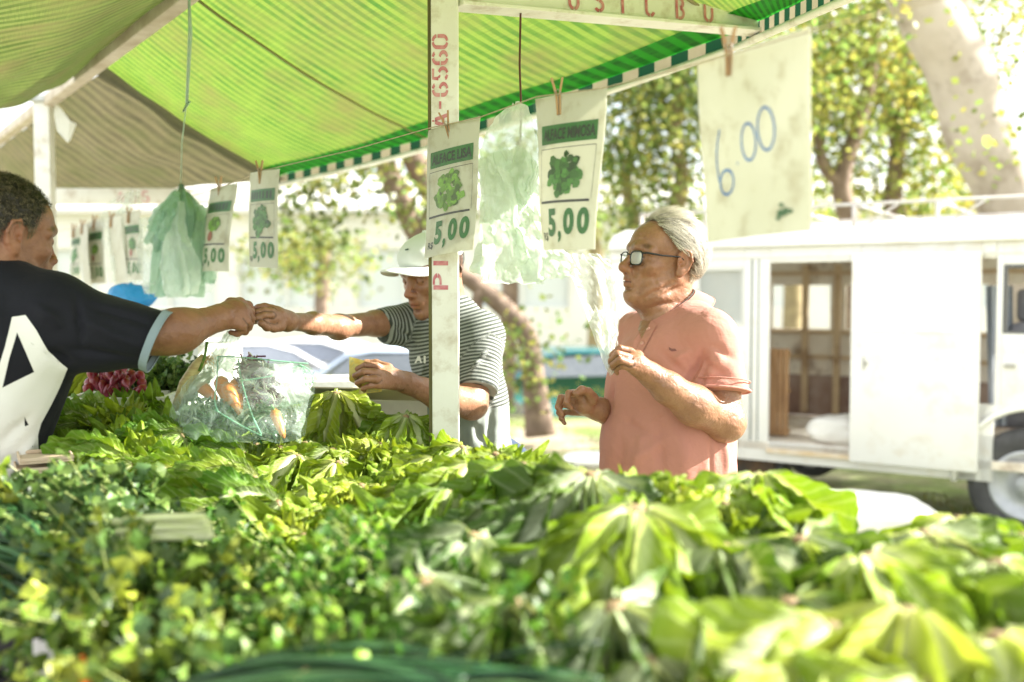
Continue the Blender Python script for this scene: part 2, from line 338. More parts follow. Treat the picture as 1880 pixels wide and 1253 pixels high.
# ================================================================ awnings
def tarp_mat(name, dark, light, dirt, n_long=44, n_cross=3, trans=.75, dirt_amt=.5, edge=True):
    m, t, N, L, b = newmat(name)
    uv = nd(t, 'ShaderNodeUVMap'); sx = nd(t, 'ShaderNodeSeparateXYZ'); L.new(uv.outputs[0], sx.inputs[0])
    def wave(sock, n, lo, hi):
        a = nd(t, 'ShaderNodeMath', operation='MULTIPLY', i_1=n * 2 * math.pi); L.new(sock, a.inputs[0])
        s = nd(t, 'ShaderNodeMath', operation='SINE'); L.new(a.outputs[0], s.inputs[0])
        r = nd(t, 'ShaderNodeMapRange'); r.inputs[1].default_value = -.35; r.inputs[2].default_value = .35; r.inputs[3].default_value = lo; r.inputs[4].default_value = hi
        L.new(s.outputs[0], r.inputs[0]); return r.outputs[0]
    w1 = wave(sx.outputs[0], n_long, 0, 1)
    tc = nd(t, 'ShaderNodeTexCoord')
    nz = nd(t, 'ShaderNodeTexNoise', i_Scale=3.5, i_Detail=7, i_Roughness=.62)
    mp = nd(t, 'ShaderNodeMapping'); mp.inputs['Scale'].default_value = (7, 1.6, 1); L.new(uv.outputs[0], mp.inputs[0]); L.new(mp.outputs[0], nz.inputs['Vector'])
    fine = nd(t, 'ShaderNodeTexNoise', i_Scale=5, i_Detail=4); mp2 = nd(t, 'ShaderNodeMapping'); mp2.inputs['Scale'].default_value = (6, 110, 1); L.new(uv.outputs[0], mp2.inputs[0]); L.new(mp2.outputs[0], fine.inputs['Vector'])
    mx = nd(t, 'ShaderNodeMixRGB'); mx.inputs[1].default_value = rgba(dark); mx.inputs[2].default_value = rgba(light)
    # stripe strength varies with fading of the cloth
    fr = nd(t, 'ShaderNodeMapRange'); fr.inputs[1].default_value = .35; fr.inputs[2].default_value = .65; fr.inputs[3].default_value = .35; fr.inputs[4].default_value = 1
    L.new(nz.outputs[0], fr.inputs[0])
    inv = nd(t, 'ShaderNodeMath', operation='SUBTRACT', i_0=1.0); L.new(w1, inv.inputs[1])
    mu = nd(t, 'ShaderNodeMath', operation='MULTIPLY'); L.new(inv.outputs[0], mu.inputs[0]); L.new(fr.outputs[0], mu.inputs[1])
    inv2 = nd(t, 'ShaderNodeMath', operation='SUBTRACT', i_0=1.0); L.new(mu.outputs[0], inv2.inputs[1])
    L.new(inv2.outputs[0], mx.inputs[0])
    mf = nd(t, 'ShaderNodeMixRGB', blend_type='MULTIPLY'); mf.inputs[0].default_value = .55; L.new(mx.outputs[0], mf.inputs[1])
    rf = nd(t, 'ShaderNodeValToRGB'); rf.color_ramp.elements[0].position = .35; rf.color_ramp.elements[0].color = (.5, .5, .5, 1); rf.color_ramp.elements[1].position = .62
    L.new(fine.outputs[0], rf.inputs[0]); L.new(rf.outputs[0], mf.inputs[2])
    n3 = nd(t, 'ShaderNodeTexNoise', i_Scale=2.2, i_Detail=8, i_Roughness=.7); mp3 = nd(t, 'ShaderNodeMapping'); mp3.inputs['Scale'].default_value = (4, 1, 1); L.new(uv.outputs[0], mp3.inputs[0]); L.new(mp3.outputs[0], n3.inputs['Vector'])
    rd_ = nd(t, 'ShaderNodeMapRange'); rd_.inputs[1].default_value = .45; rd_.inputs[2].default_value = .7; rd_.inputs[4].default_value = dirt_amt; L.new(n3.outputs[0], rd_.inputs[0])
    md = nd(t, 'ShaderNodeMixRGB'); L.new(rd_.outputs[0], md.inputs[0]); L.new(mf.outputs[0], md.inputs[1]); md.inputs[2].default_value = rgba(dirt)
    L.new(md.outputs[0], b.inputs['Base Color']); b.inputs['Roughness'].default_value = .6
    tr = nd(t, 'ShaderNodeBsdfTranslucent'); L.new(md.outputs[0], tr.inputs[0])
    ms = nd(t, 'ShaderNodeMixShader', i_0=trans); L.new(b.outputs[0], ms.inputs[1]); L.new(tr.outputs[0], ms.inputs[2]); L.new(ms.outputs[0], N['Material Output'].inputs[0])
    return m
UP = Vector((0, 0, 1))
eB = P(500, 324, 5.0); eC = P(1352, 56, 3.12); ed = (eC - eB).normalized(); eN = eC + ed * 1.9
Ar = P(180, 128, 4.1) + UP * .02; Nr = r1 + UP * .045
def awn(a0, a1, b0, b1, sag, waves=.006, seed=0, fold=0):
    def f(u, v):
        p = a0.lerp(a1, u).lerp(b0.lerp(b1, u), v)
        s = -sag * 4 * v * (1 - v) * (.6 + .4 * math.sin(math.pi * u * 3) ** 2)
        s += waves * mnoise.noise(Vector((u * 14 + seed, v * 5, seed)))
        return p + UP * s
    return f
at = thing('striped_awning', (Ar + eC) / 2, 'bright green striped awning stretched over the vegetable stall', 'awning')
uC = .62; eN = P(1600, -62, 2.35)
def edge_pt(u):
    a = eB.lerp(eC, min(1, u / uC)) if u < uC else eC.lerp(eN, (u - uC) / (1 - uC)); return a - UP * .035 * math.sin(math.pi * min(1, u / uC))
def f_main(u, v):
    p = Ar.lerp(Nr, u).lerp(edge_pt(u), v); s = -.05 * 4 * v * (1 - v) * (.6 + .4 * math.sin(math.pi * u * 3) ** 2)
    return p + UP * (s + .006 * mnoise.noise(Vector((u * 14, v * 5, 0))))
mb = MB(); mb.grid(f_main, 110, 30); mb.build('cloth', tarp_mat('tarp_green', (.045, .13, .018), (.155, .235, .035), (.13, .115, .04), n_long=88, dirt_amt=.85, trans=.55), at)
# dark saturated border hem and chequered trim
hem_m = tarp_mat('tarp_hem', (.008, .13, .02), (.03, .42, .03), (.03, .3, .02), n_long=66, trans=.5, dirt_amt=.2)
mb = MB(); inw = ((Ar + Nr) / 2 - (eB + eN) / 2).normalized()
mb.grid(lambda u, v: f_main(u, .885 + .115 * v) - UP * .006, 90, 3); mb.build('hem', hem_m, at)
trim_d = pmat('trim_dark', (.006, .04, .02), rough=.7, transl=.3); trim_l = pmat('trim_light', (.30, .26, .18), (.36, .31, .22), rough=.8, transl=.2)
mb = MB(); n = 64
for i in range(n):
    a = edge_pt(i / n); b_ = edge_pt((i + 1) / n); h = .044; mi = i % 2
    out = -inw * .004
    def tf(u, v, a=a, b_=b_, h=h, mi=mi):
        hh_ = h * (1 if mi == 0 else .9)
        return a.lerp(b_, u) + UP * (-.002 - hh_ * v - .006 * math.sin(math.pi * u) * v) + out
    mb.grid(tf, 3, 2, mi=mi)
mb.build('chequered_trim', [trim_d, trim_l], at)
# seams across the cloth
for k, (u, cdark) in enumerate(((.27, 1), (.62, 0))):
    mb = MB(); pts = [f_main(min(1, max(0, u + .004)), v / 20) - UP * .006 for v in range(21)]
    mb.tube(pts, .007, 6, flat=.5)
    mb.build('seam', pmat('seam_%d' % k, (.16, .17, .05) if cdark else (.3, .26, .16), rough=.8), at)
# rail under the edge
ub = -UP * .053
mb = MB(); mb.tube([edge_pt(i / 40) + ub for i in range(41)], .0115, 10); o = mb.build('edge_rail', M['white_paint'])
tag(o, 'thin white rail along the chequered lower edge of the green awning', 'rail')
# far, older awning
eF = P(-80, 378, 7.8); rF = P(-80, 330, 7.6)
f_old = awn(Ar + UP * -.03 + rd * .12, rF, eB + UP * -.035 + ed * .12, eF, .05, .02, 5)
mb = MB(); mb.grid(f_old, 60, 24)
o = mb.build('faded_awning', tarp_mat('tarp_brown', (.06, .055, .03), (.13, .115, .06), (.06, .08, .02), n_long=36, trans=.35, dirt_amt=.6)); tag(o, 'faded brown striped awning beyond the green one at the left', 'awning')
# the neighbour's pale green awning at the upper left
a0 = rB + rd * .7 + UP * .03; a1 = r1 + UP * .03; b0 = P(-60, 205, 3.7); b1 = P(-900, -300, 1.6)
def f_left(u, v):
    p = a0.lerp(a1, u).lerp(b0.lerp(b1, u), v)
    return p + UP * (-.10 * math.sin(math.pi * min(1, v)) * (.5 + .5 * u) + .02 * mnoise.noise(Vector((u * 8, v * 4, 2))))
mb = MB(); mb.grid(f_left, 50, 30); o = mb.build('pale_awning', tarp_mat('tarp_pale', (.07, .12, .015), (.18, .23, .05), (.17, .13, .05), n_long=54, trans=.45, dirt_amt=.8))
tag(o, 'pale yellow green awning of the next stall at the upper left', 'awning')
# torn white plastic flap at the far post
mb = MB()
fl = [P(101, 188, 4.7), P(112, 200, 4.65), P(128, 222, 4.6), P(140, 228, 4.6), P(128, 258, 4.6), P(124, 262, 4.6), P(104, 240, 4.65), P(99, 210, 4.7)]
mb.prism(fl, (0.1, 1, 0), .003); o = mb.build('plastic_flap', pmat('flap_white', (.85, .85, .78), rough=.4, transl=.5), None, False)
tag(o, 'torn white plastic flap tied at the top of the far post', 'plastic sheet')
# ================================================================ van
vA = Vector((1.50, 6.7, 0)); vB = Vector((2.71, 5.9, 0)); vu = (vB - vA).normalized(); vn = Vector((-vu.y, vu.x, 0))
if vn.y < 0: vn = -vn
def sx(px):
    k = (px - 940) / 1828.0     # x = k*y on the side plane
    return (k * vA.y - vA.x) / (vu.x - k * vu.y)
def V(s, z, t=0): return vA + vu * s + vn * t + Vector((0, 0, z))
van = thing('cargo_van', V(1, 0, .8), 'old white cargo van with its side door slid open, parked behind the stall', 'van')
s0, s1 = sx(1120), sx(2230)
W_ = 1.62
def panel(mb, sa, sb, za, zb, t0=0, th=.03, bev=.004):
    c = V((sa + sb) / 2, (za + zb) / 2, t0 + th / 2); Mx = Matrix((vu, vn, UP)).transposed(); mb.box(c, (abs(sb - sa), th, zb - za), Mx, bev)
zr, zs, zb_ = 1.79, .47, .34
# near side: solid panels around openings
mb = MB()
wz0, wz1 = 1.24, 1.63
segs = [(s0, sx(1160)), (sx(1160), sx(1268)), (sx(1268), sx(1280)), (sx(1280), sx(1366)), (sx(1366), sx(1412))]
for i, (a, b) in enumerate(segs):
    if i in (1, 3): panel(mb, a, b, zb_, wz0); panel(mb, a, b, wz1, zr)
    else: panel(mb, a, b, zb_, zr)
panel(mb, sx(1412), sx(1580), zb_, zs); panel(mb, sx(1412), sx(1580), 1.655, zr)
panel(mb, sx(1580), sx(1800), zb_, zs); panel(mb, sx(1580), sx(1800), 1.6, zr)
panel(mb, sx(1800), sx(1828), 1.66, zr); panel(mb, sx(1800), sx(1828), zb_, .62)
# front door and front part with wheel arch
sc_, sr = sx(1908), .42
sd0, sd1 = sx(1829), sx(2080)
panel(mb, sd0, sx(1841), .8, zr); panel(mb, sx(1841), sx(2000), .8, 1.22); panel(mb, sx(1841), sx(2000), 1.62, zr); panel(mb, sx(2000), s1, .8, 1.3)
arch = [V(sc_ + sr * math.cos(R(a)), .33 + sr * math.sin(R(a)) * 1.08) for a in range(180, -1, -12)]
poly = [V(sx(1800), zb_), V(sx(1800), .8)] + [V(s1, .8), V(s1, .34)]
vv = []; 
for i in range(len(arch)): vv.append((arch[i], Vector((arch[i].x, arch[i].y, .80))))
for i in range(len(arch) - 1):
    a_, au = vv[i]; b__, bu = vv[i + 1]; mb.prism([a_, b__, bu, au], vn, .03)
panel(mb, sx(1828), sc_ - sr, zb_, .8); panel(mb, sc_ + sr, s1, zb_, .8)
finish_sharp(mb.build('side_panel', M['van_white'], van, True))
mb = MB(); mb.tube([V(sc_ + (sr + .012) * math.cos(R(a)), .33 + (sr + .012) * math.sin(R(a)) * 1.08, -.012) for a in range(180, -1, -10)], .018, 8); mb.build('wheel_arch_lip', M['van_white'], van)
# roof
mb = MB(); n = 14
prof = [(-.02, zr - .02), (-.015, zr + .03), (.06, zr + .08), (.25, zr + .13), (W_ / 2, zr + .16), (W_ - .25, zr + .13), (W_ - .06, zr + .08), (W_ + .015, zr + .03), (W_ + .02, zr - .02)]
mb.grid(lambda u, v: V(lerp(s0, s1, u), *[(lerp(prof[min(int(v * 8), 7)][1], prof[min(int(v * 8), 7) + 1][1], v * 8 - min(int(v * 8), 7))), (lerp(prof[min(int(v * 8), 7)][0], prof[min(int(v * 8), 7) + 1][0], v * 8 - min(int(v * 8), 7)))]), 10, 8)
mb.build('roof', M['van_white'], van)
mb = MB(); mb.tube([V(s0, zr - .02, -.03), V(s1, zr - .02, -.03)], .013, 6); mb.tube([V(s0, zr - .1, -.004), V(s1, zr - .1, -.004)], .006, 6); mb.build('rain_gutter', M['van_white'], van)
# interior: floor, far wall with windows, rear, front
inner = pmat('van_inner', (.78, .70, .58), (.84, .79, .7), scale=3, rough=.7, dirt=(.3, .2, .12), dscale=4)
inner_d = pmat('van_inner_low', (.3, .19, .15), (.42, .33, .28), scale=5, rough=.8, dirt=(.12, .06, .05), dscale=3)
mb = MB(); mb.box(V((s0 + s1) / 2, zs - .03, W_ / 2), (s1 - s0, W_, .05), Matrix((vu, vn, UP)).transposed()); mb.build('cargo_floor', inner, van, False)
def proj_t(px, t):   # s coordinate seen at pixel px on the plane t metres inside
    k = (px - 940) / 1828.0; b0 = vA + vn * t
    return (k * b0.y - b0.x) / (vu.x - k * vu.y)
T_ = W_ - .04
fw = [(proj_t(1330, T_), proj_t(1408, T_)), (proj_t(1418, T_), proj_t(1524, T_)), (proj_t(1552, T_), proj_t(1660, T_)), (proj_t(1775, T_), proj_t(2030, T_))]
fz0, fz1 = 1.17, 1.52
mb = MB(); cur = s0
for a, b in fw:
    if a > cur: panel(mb, cur, a, .8, zr, T_)
    panel(mb, a, b, .8, fz0, T_); panel(mb, a, b, fz1, zr, T_); cur = b
panel(mb, cur, s1, .8, zr, T_); mb.build('far_wall', inner, van, False)
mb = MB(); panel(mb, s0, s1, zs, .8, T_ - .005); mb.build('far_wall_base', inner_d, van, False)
mb = MB()
for z_ in (1.13, .93, 1.6): panel(mb, s0 + .05, s1 - .6, z_, z_ + .03, T_ - .03, .03)
for px in (1538, 1480, 1620): panel(mb, proj_t(px, T_) - .025, proj_t(px, T_) + .025, .5, 1.68, T_ - .035, .035)
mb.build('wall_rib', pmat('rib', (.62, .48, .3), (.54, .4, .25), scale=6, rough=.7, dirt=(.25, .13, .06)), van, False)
mb = MB(); mb.box(V(s0 + .01, 1.05, W_ / 2), (.02, W_, 1.42), Matrix((vu, vn, UP)).transposed()); mb.build('rear_wall', M['van_white'], van, False)
mb = MB(); mb.box(V(s1 - .02, .8, W_ / 2), (.04, W_, .95), Matrix((vu, vn, UP)).transposed()); mb.build('front_wall', M['van_white'], van, False)
# windows of the near side
glass = pmat('dusty_glass', (.62, .66, .66), (.72, .74, .72), scale=3, rough=.15, transl=.4, alpha=.75)
for a, b in ((1160, 1268), (1280, 1366)):
    mb = MB(); sa, sb = sx(a), sx(b)
    for (p, q, r_, s_) in ((sa, sb, wz0, wz0 + .025), (sa, sb, wz1 - .025, wz1), (sa, sa + .02, wz0 + .025, wz1 - .025), (sb - .02, sb, wz0 + .025, wz1 - .025)): panel(mb, p, q, r_, s_, -.006, .03)
    wfr = mb.build('window', pmat('rubber_grey', (.62, .63, .61), rough=.6), van, False)
    mb = MB(); panel(mb, sa + .02, sb - .02, wz0 + .025, wz1 - .025, .012, .004, 0); mb.build('pane', glass, wfr, False)
mb = MB(); panel(mb, sx(1378), sx(1382), zs, 1.68, -.003, .02, 0); panel(mb, sx(1391), sx(1394), zs, 1.68, -.003, .02, 0); mb.build('door_gap', pmat('gap_grey', (.25, .27, .26), rough=.8), van, False)
mb = MB()
panel(mb, sx(1841), sx(1849), 1.22, 1.62, -.004, .03); panel(mb, sx(1849), sx(2000), 1.22, 1.235, -.004, .03); panel(mb, sx(1849), sx(2000), 1.6, 1.62, -.004, .03)
mb.build('window_frame', pmat('door_rubber', (.12, .12, .12), rough=.6), van, False)
# sliding door, pushed open, proud of the side
mb = MB(); da, db = sx(1567), sx(1803); panel(mb, da, db, .395, 1.70, -.065, .05, .012); sdoor = finish_sharp(mb.build('sliding_door', M['van_white'], van, True))
mb = MB(); 
wa, wb = sx(1602), sx(1756)
for (p, q, r_, s_) in ((wa, wb, 1.215, 1.23), (wa, wb, 1.6, 1.615), (wa, wa + .012, 1.23, 1.6), (wb - .012, wb, 1.23, 1.6)): panel(mb, p, q, r_, s_, -.071, .012, .002)
mb.build('painted_over_window', M['van_white'], sdoor, False)
mb = MB(); mb.lathe([(.0, -.012), (.012, -.01), (.014, 0)], V(sx(1595), 1.02, -.066), vn, 12); panel(mb, sx(1590), sx(1593), .98, 1.06, -.075, .012); mb.build('handle', M['steel'], sdoor, False)
mb = MB(); panel(mb, sx(1412), sx(1800), .4, .43, -.03, .03, .004); mb.build('door_rail', pmat('rust_rail', (.6, .45, .25), (.7, .62, .5), scale=9, rough=.6), van, False)
# door handle + black gap, seat, grey cloth
mb = MB(); panel(mb, sx(1846), sx(1866), 1.02, 1.045, -.02, .02, .004); mb.build('handle', M['steel'], van, False)
mb = MB()
mb.grid(lambda u, v: V(sx(1802) + .12 * u + .03 * v, 1.5 - .85 * v, .12 + .04 * math.sin(u * 16 + v * 2) + .25 * u), 20, 12)
mb.build('curtain', pmat('grey_cloth', (.25, .28, .32), (.35, .38, .42), scale=6, rough=.9), van)
mb = MB(); mb.box(V(sx(1860), .98, .55), (.12, .5, .6), Matrix((vu, vn, UP)).transposed(), .05); mb.box(V(sx(1862), 1.38, .55), (.08, .26, .2), Matrix((vu, vn, UP)).transposed(), .03)
mb.box(V(sx(1885), .7, .55), (.5, .5, .14), Matrix((vu, vn, UP)).transposed(), .04); finish_sharp(mb.build('seat', pmat('seat_grey', (.12, .12, .13), (.18, .18, .2), rough=.8), van, True))
# wheels
tyre = pmat('tyre', (.05, .05, .052), (.08, .08, .082), rough=.8, bump=.2); rimm = pmat('rim', (.5, .52, .55), (.4, .42, .45), rough=.45, metal=.3)
def wheel(s, t0, r=.30):
    mb = MB(); c = V(s, r, t0); mb.lathe([(r * .62, 0), (r * .8, -.02), (r * .96, -.005), (r, .04), (r, .15), (r * .9, .18), (r * .6, .18)], c, vn, 40)
    w_ = mb.build('wheel', tyre, van)
    mb = MB(); mb.lathe([(.0, .02), (r * .2, .01), (r * .22, .04), (r * .5, .035), (r * .55, .0), (r * .63, -.008), (r * .64, .02)], c, vn, 40); mb.build('rim', rimm, w_)
wheel(sx(1893), .03, .33); wheel(sx(1893), W_ - .22, .23); wheel(sx(1375), .10, .225); wheel(sx(1375), W_ - .22, .225)
mb = MB()
panel(mb, sx(1300), sx(1420), .2, .345, .05, .25, .0); panel(mb, sx(1500), sx(1780), .26, .345, .5, .3, 0); mb.build('underbody', pmat('underbody', (.04, .035, .03), (.1, .06, .03), rough=.9), van, False)
# roof rack
mb = MB()
for t_ in (.1, W_ - .1): mb.tube([V(s0 + .2, 2.02, t_), V(s1 - .4, 2.02, t_)], .010, 8)
k = 0
for i in range(7):
    s_ = lerp(s0 + .2, s1 - .4, i / 6)
    mb.tube([V(s_, 2.02, .1), V(s_, 2.02, W_ - .1)], .012, 8)
    for t_ in (.1, W_ - .1): mb.tube([V(s_, zr + .05, t_), V(s_, 2.02, t_)], .013, 8); mb.tube([V(s_ + .03, zr + .06, t_), V(s_ + .28, 2.02, t_)], .007, 6)
rk = mb.build('roof_rack', pmat('rack_white', (.6, .59, .57), (.5, .44, .4), scale=6, rough=.5), van)
# load inside and on the ground
cr = thing('wooden_crate', V(proj_t(1430, .35), zs, .35), 'upright orange wooden crate standing inside the open van doorway', 'crate')
mb = MB()
for i, px in enumerate((1412, 1421, 1431, 1441)):
    sq = proj_t(px, .3); c = V(sq + .016, .775, .3); mb.box(c, (.03, .02, .60), Matrix((vu, vn, UP)).transposed(), .002)
mb.build('slat', M['wood_raw'], cr, False)
for z_ in (.5, .78, 1.04):
    mb = MB(); mb.box(V(proj_t(1428, .34), z_, .345), (.17, .07, .03), Matrix((vu, vn, UP)).transposed(), .002); mb.build('batten', M['wood_raw'], cr, False)
def sack(name, c, ax, ay, rx, ry, rz, label, seed):
    mb = MB(); nu, nv = 28, 18; ax = Vector(ax).normalized(); ay = Vector(ay).normalized(); c = Vector(c)
    def f(u, v):
        a = u * 2 * math.pi; b = (v - .5) * math.pi
        x = math.copysign(abs(math.cos(a)) ** .6, math.cos(a)) * abs(math.cos(b)) ** .5; y = math.copysign(abs(math.sin(a)) ** .6, math.sin(a)) * abs(math.cos(b)) ** .5; z = math.sin(b)
        k = 1 + .14 * mnoise.noise(Vector((x * 2, y * 2, z * 2 + seed))) + .05 * mnoise.noise(Vector((x * 6, y * 6, z * 6 + seed)))
        pz = z * rz * k * (1 - .25 * x * x); pz = max(pz, -rz * .75)
        return c + ax * x * rx * k + ay * y * ry * k + UP * (pz + rz * .75)
    mb.grid(f, nu, nv); o = mb.build(name, M['sack']); tag(o, label, 'sack', 'white sacks by the van')
M['sack'] = pmat('sack_white', (.82, .81, .77), (.74, .73, .68), scale=7, rough=.7, bump=.3, bscale=30)
sack('sack', V(proj_t(1545, .3), zs - .005, .32), vu, vn, .2, .2, .1, 'white sack lying on the van floor in the doorway', 1)
sc1 = Vector(((1585 - 940) / 1828 * 5.3, 5.3, .0)); sack('sack', sc1, (1, -.25, 0), (.25, 1, 0), .48, .36, .13, 'lower white sack lying on the ground in front of the van', 4); sack('sack', sc1 + Vector((-.04, .0, .2)), (1, -.3, 0), (.3, 1, 0), .42, .3, .10, 'upper white sack of the pile on the ground in front of the van', 9)
# ================================================================ trees
bark_p = pmat('bark_pale', (.42, .36, .3), (.52, .46, .4), scale=4, rough=.9, bump=.8, bscale=14, dirt=(.25, .2, .15), dscale=3)
bark_b = pmat('bark_brown', (.17, .12, .09), (.26, .19, .14), scale=8, rough=.9, bump=.8, bscale=20)
bark_o = pmat('bark_olive', (.22, .17, .09), (.3, .24, .12), scale=6, rough=.9, bump=.8, bscale=18)
leaf_y = pmat('leaf_yellow', (.26, .32, .09), (.18, .25, .07), scale=.6, rough=.4, vcol=True, transl=.55)
leaf_g = pmat('leaf_green', (.17, .24, .08), (.22, .29, .10), scale=.6, rough=.4, vcol=True, transl=.5)
def crown(mb, blobs, n, size, seed):
    rnd = random.Random(seed); tot = sum(b[1][0] * b[1][2] for b in blobs)
    for c, r in blobs:
        m_ = int(.95 * n * r[0] * r[2] / tot); k = 0
        ncl = max(6, m_ // 16)
        for j in range(ncl):
            while True:
                q = Vector((rnd.uniform(-1, 1), rnd.uniform(-1, 1), rnd.uniform(-1, 1)))
                if q.length < 1: break
            cc = Vector(c) + Vector((q.x * r[0], q.y * r[1], q.z * r[2])); cs = size * rnd.uniform(1.3, 4.2); tone = rnd.uniform(.5, 1.7); ty = rnd.uniform(.8, 1.5)
            for i in range(16):
                p = cc + Vector((rnd.gauss(0, cs), rnd.gauss(0, cs), rnd.gauss(0, cs * .8)))
                a = Vector((rnd.gauss(0, 1), rnd.gauss(0, 1), rnd.gauss(0, .6))).normalized(); b = a.cross(Vector((rnd.gauss(0, 1), rnd.gauss(0, 1), rnd.gauss(0, 1)))).normalized()
                l = size * rnd.uniform(.6, 1.15); w_ = l * .42
                mb.add([p, p + a * l * .5 + b * w_, p + a * l, p + a * l * .5 - b * w_], [(0, 1, 2, 3)], c=(tone * ty, tone, tone * .75))
def tree(name, label, trunks, blobs, n, size, bark, leaf, seed, group='trees beyond the stall'):
    base = trunks[0][0][0]
    t = thing(name, Vector((base.x, base.y, 0)), label, 'tree', group)
    mb = MB()
    for path, radii in trunks:
        pts = []; rr = []
        m_ = len(path)
        for i in range((m_ - 1) * 5 + 1):
            q = i / 5; k = min(int(q), m_ - 2); f_ = q - k
            p0, p1, p2, p3 = path[max(k - 1, 0)], path[k], path[k + 1], path[min(k + 2, m_ - 1)]
            pts.append(.5 * ((2 * p1) + (p2 - p0) * f_ + (2 * p0 - 5 * p1 + 4 * p2 - p3) * f_ ** 2 + (3 * p1 - p0 - 3 * p2 + p3) * f_ ** 3))
            rr.append(lerp(radii[k], radii[k + 1], f_) * (1 + .12 * mnoise.noise(Vector((q * 2, seed, 0)))))
        mb.tube(pts, rr, 14)
    mb.build('trunk', bark, t)
    if blobs:
        mb = MB(); crown(mb, blobs, n, size, seed); mb.build('crown', leaf, t, False)
def PP(l): return [P(*q) for q in l]
def blob(px, py, d, rx, rz, ry=None):   # radii in photo pixels
    k = d / 1828.0; return (P(px, py, d), (rx * k, (ry or rx) * k, rz * k))
tree('tree', 'thick pale smooth tree trunk leaning over the van at the upper right', [
    (PP([(1935, 1010, 9.0), (1915, 700, 9.0), (1880, 480, 8.8), (1848, 360, 8.6), (1790, 230, 8.5), (1762, 130, 8.4), (1700, 20, 8.2), (1620, -120, 8)]), [.36, .33, .3, .26, .27, .27, .24, .2]),
    (PP([(1720, 40, 8.3), (1800, -60, 8.2), (1900, -180, 8)]), [.16, .12, .08])],
    [blob(1560, -20, 7.8, 130, 90), blob(1850, 30, 9.5, 90, 120), blob(1800, 260, 7.9, 22, 70, 20), blob(1690, 560, 11, 10, 10)], 1500, .08, bark_p, leaf_y, 11)
tree('tree', 'slim dark tree trunk right of the big blank price card', [
    (PP([(1655, 730, 14.5), (1652, 440, 14), (1640, 370, 14), (1648, 280, 14), (1662, 180, 14), (1660, 60, 14), (1680, -60, 14)]), [.17, .15, .13, .11, .1, .08, .05]),
    (PP([(1648, 290, 14), (1620, 180, 14), (1570, 90, 14)]), [.08, .06, .04])],
    [blob(1560, 330, 14, 60, 70), blob(1760, 330, 14, 60, 60), blob(1690, 250, 14, 70, 110), blob(1620, 140, 14, 90, 120), blob(1720, 130, 14, 70, 100), blob(1720, 400, 14, 80, 40)], 5200, .11, bark_b, leaf_y, 12)
tree('tree', 'forked dark tree just beside the right edge of the handwritten card', [
    (PP([(1562, 730, 13), (1560, 430, 13), (1545, 340, 13), (1575, 230, 13), (1600, 130, 13), (1610, 0, 13)]), [.16, .14, .12, .1, .08, .05]),
    (PP([(1548, 340, 13), (1510, 300, 13), (1500, 200, 13), (1460, 80, 13)]), [.08, .08, .06, .04])],
    [blob(1540, 190, 13, 80, 110), blob(1510, 60, 13, 100, 90), blob(1470, 150, 12, 60, 100), blob(1600, 60, 13, 80, 90)], 5600, .10, bark_b, leaf_y, 13)
tree('tree', 'leafy tree filling the gap between the mimosa sign and the handwritten card', [
    (PP([(1238, 700, 12), (1236, 440, 12), (1252, 330, 12), (1240, 230, 12), (1260, 100, 12)]), [.12, .11, .09, .08, .05]),
    (PP([(1180, 700, 13), (1168, 430, 13), (1150, 330, 13), (1180, 200, 13)]), [.1, .09, .07, .05])],
    [blob(1130, 130, 12, 60, 70), blob(1200, 400, 12, 90, 30), blob(1180, 230, 12, 100, 90), blob(1230, 160, 12, 90, 80), blob(1160, 310, 12, 60, 50), blob(1230, 320, 12, 60, 60), blob(1330, 70, 12, 120, 60), blob(1290, 200, 13, 80, 90)], 6800, .10, bark_o, leaf_g, 14)
tree('tree', 'crooked brown tree whose limb leans up left behind the young man in the cap', [
    (PP([(992, 800, 9.6), (980, 700, 9.6), (968, 620, 9.6), (925, 565, 9.6), (860, 512, 9.5), (800, 470, 9.4), (765, 430, 9.3), (745, 390, 9.2), (715, 320, 9.1), (690, 240, 9)]), [.15, .11, .10, .095, .085, .08, .09, .1, .1, .08]),
    (PP([(772, 440, 9.3), (800, 380, 9.3), (770, 310, 9.3), (735, 240, 9.2)]), [.09, .11, .12, .1]),
    (PP([(880, 530, 9.5), (870, 600, 9.6), (868, 690, 9.8), (870, 800, 9.8)]), [.05, .07, .09, .1])],
    [blob(690, 300, 9.2, 80, 35), blob(600, 330, 9.4, 60, 28), blob(560, 400, 9.2, 48, 48), blob(770, 380, 9.0, 26, 60), blob(960, 650, 9.4, 40, 55, 30), blob(820, 300, 9.6, 60, 60)], 2300, .085, bark_b, leaf_g, 15)
tree('tree', 'slender dark trunk standing behind the crooked brown tree', [
    (PP([(925, 745, 13), (932, 620, 13), (937, 520, 13), (930, 400, 13), (960, 260, 13)]), [.13, .12, .11, .1, .07])],
    [blob(930, 330, 13, 60, 60), blob(1000, 260, 13, 70, 60)], 1100, .1, bark_b, leaf_g, 16)
tree('tree', 'distant green tree behind the cars at the left background', [
    (PP([(590, 720, 24), (592, 520, 24), (600, 440, 24)]), [.2, .17, .12])], [blob(560, 470, 24, 110, 40)], 1500, .16, bark_b, leaf_y, 17)
# leafy wall far away, behind the van
for k, (px, d, lab) in enumerate(((1450, 22, 'far sunlit tree seen over the roof of the van, left one'), (1700, 24, 'far sunlit tree seen over the roof of the van, right one'), (1090, 26, 'far pale tree seen behind the hanging plastic bag'))):
    tree('tree', lab, [(PP([(px, 740, d), (px + 6, 500, d), (px - 10, 380, d)]), [.25, .2, .12])], [blob(px, 400, d, 110, 60), blob(px + 40, 330, d, 90, 50)], 1400, .16, bark_o, leaf_y, 30 + k)

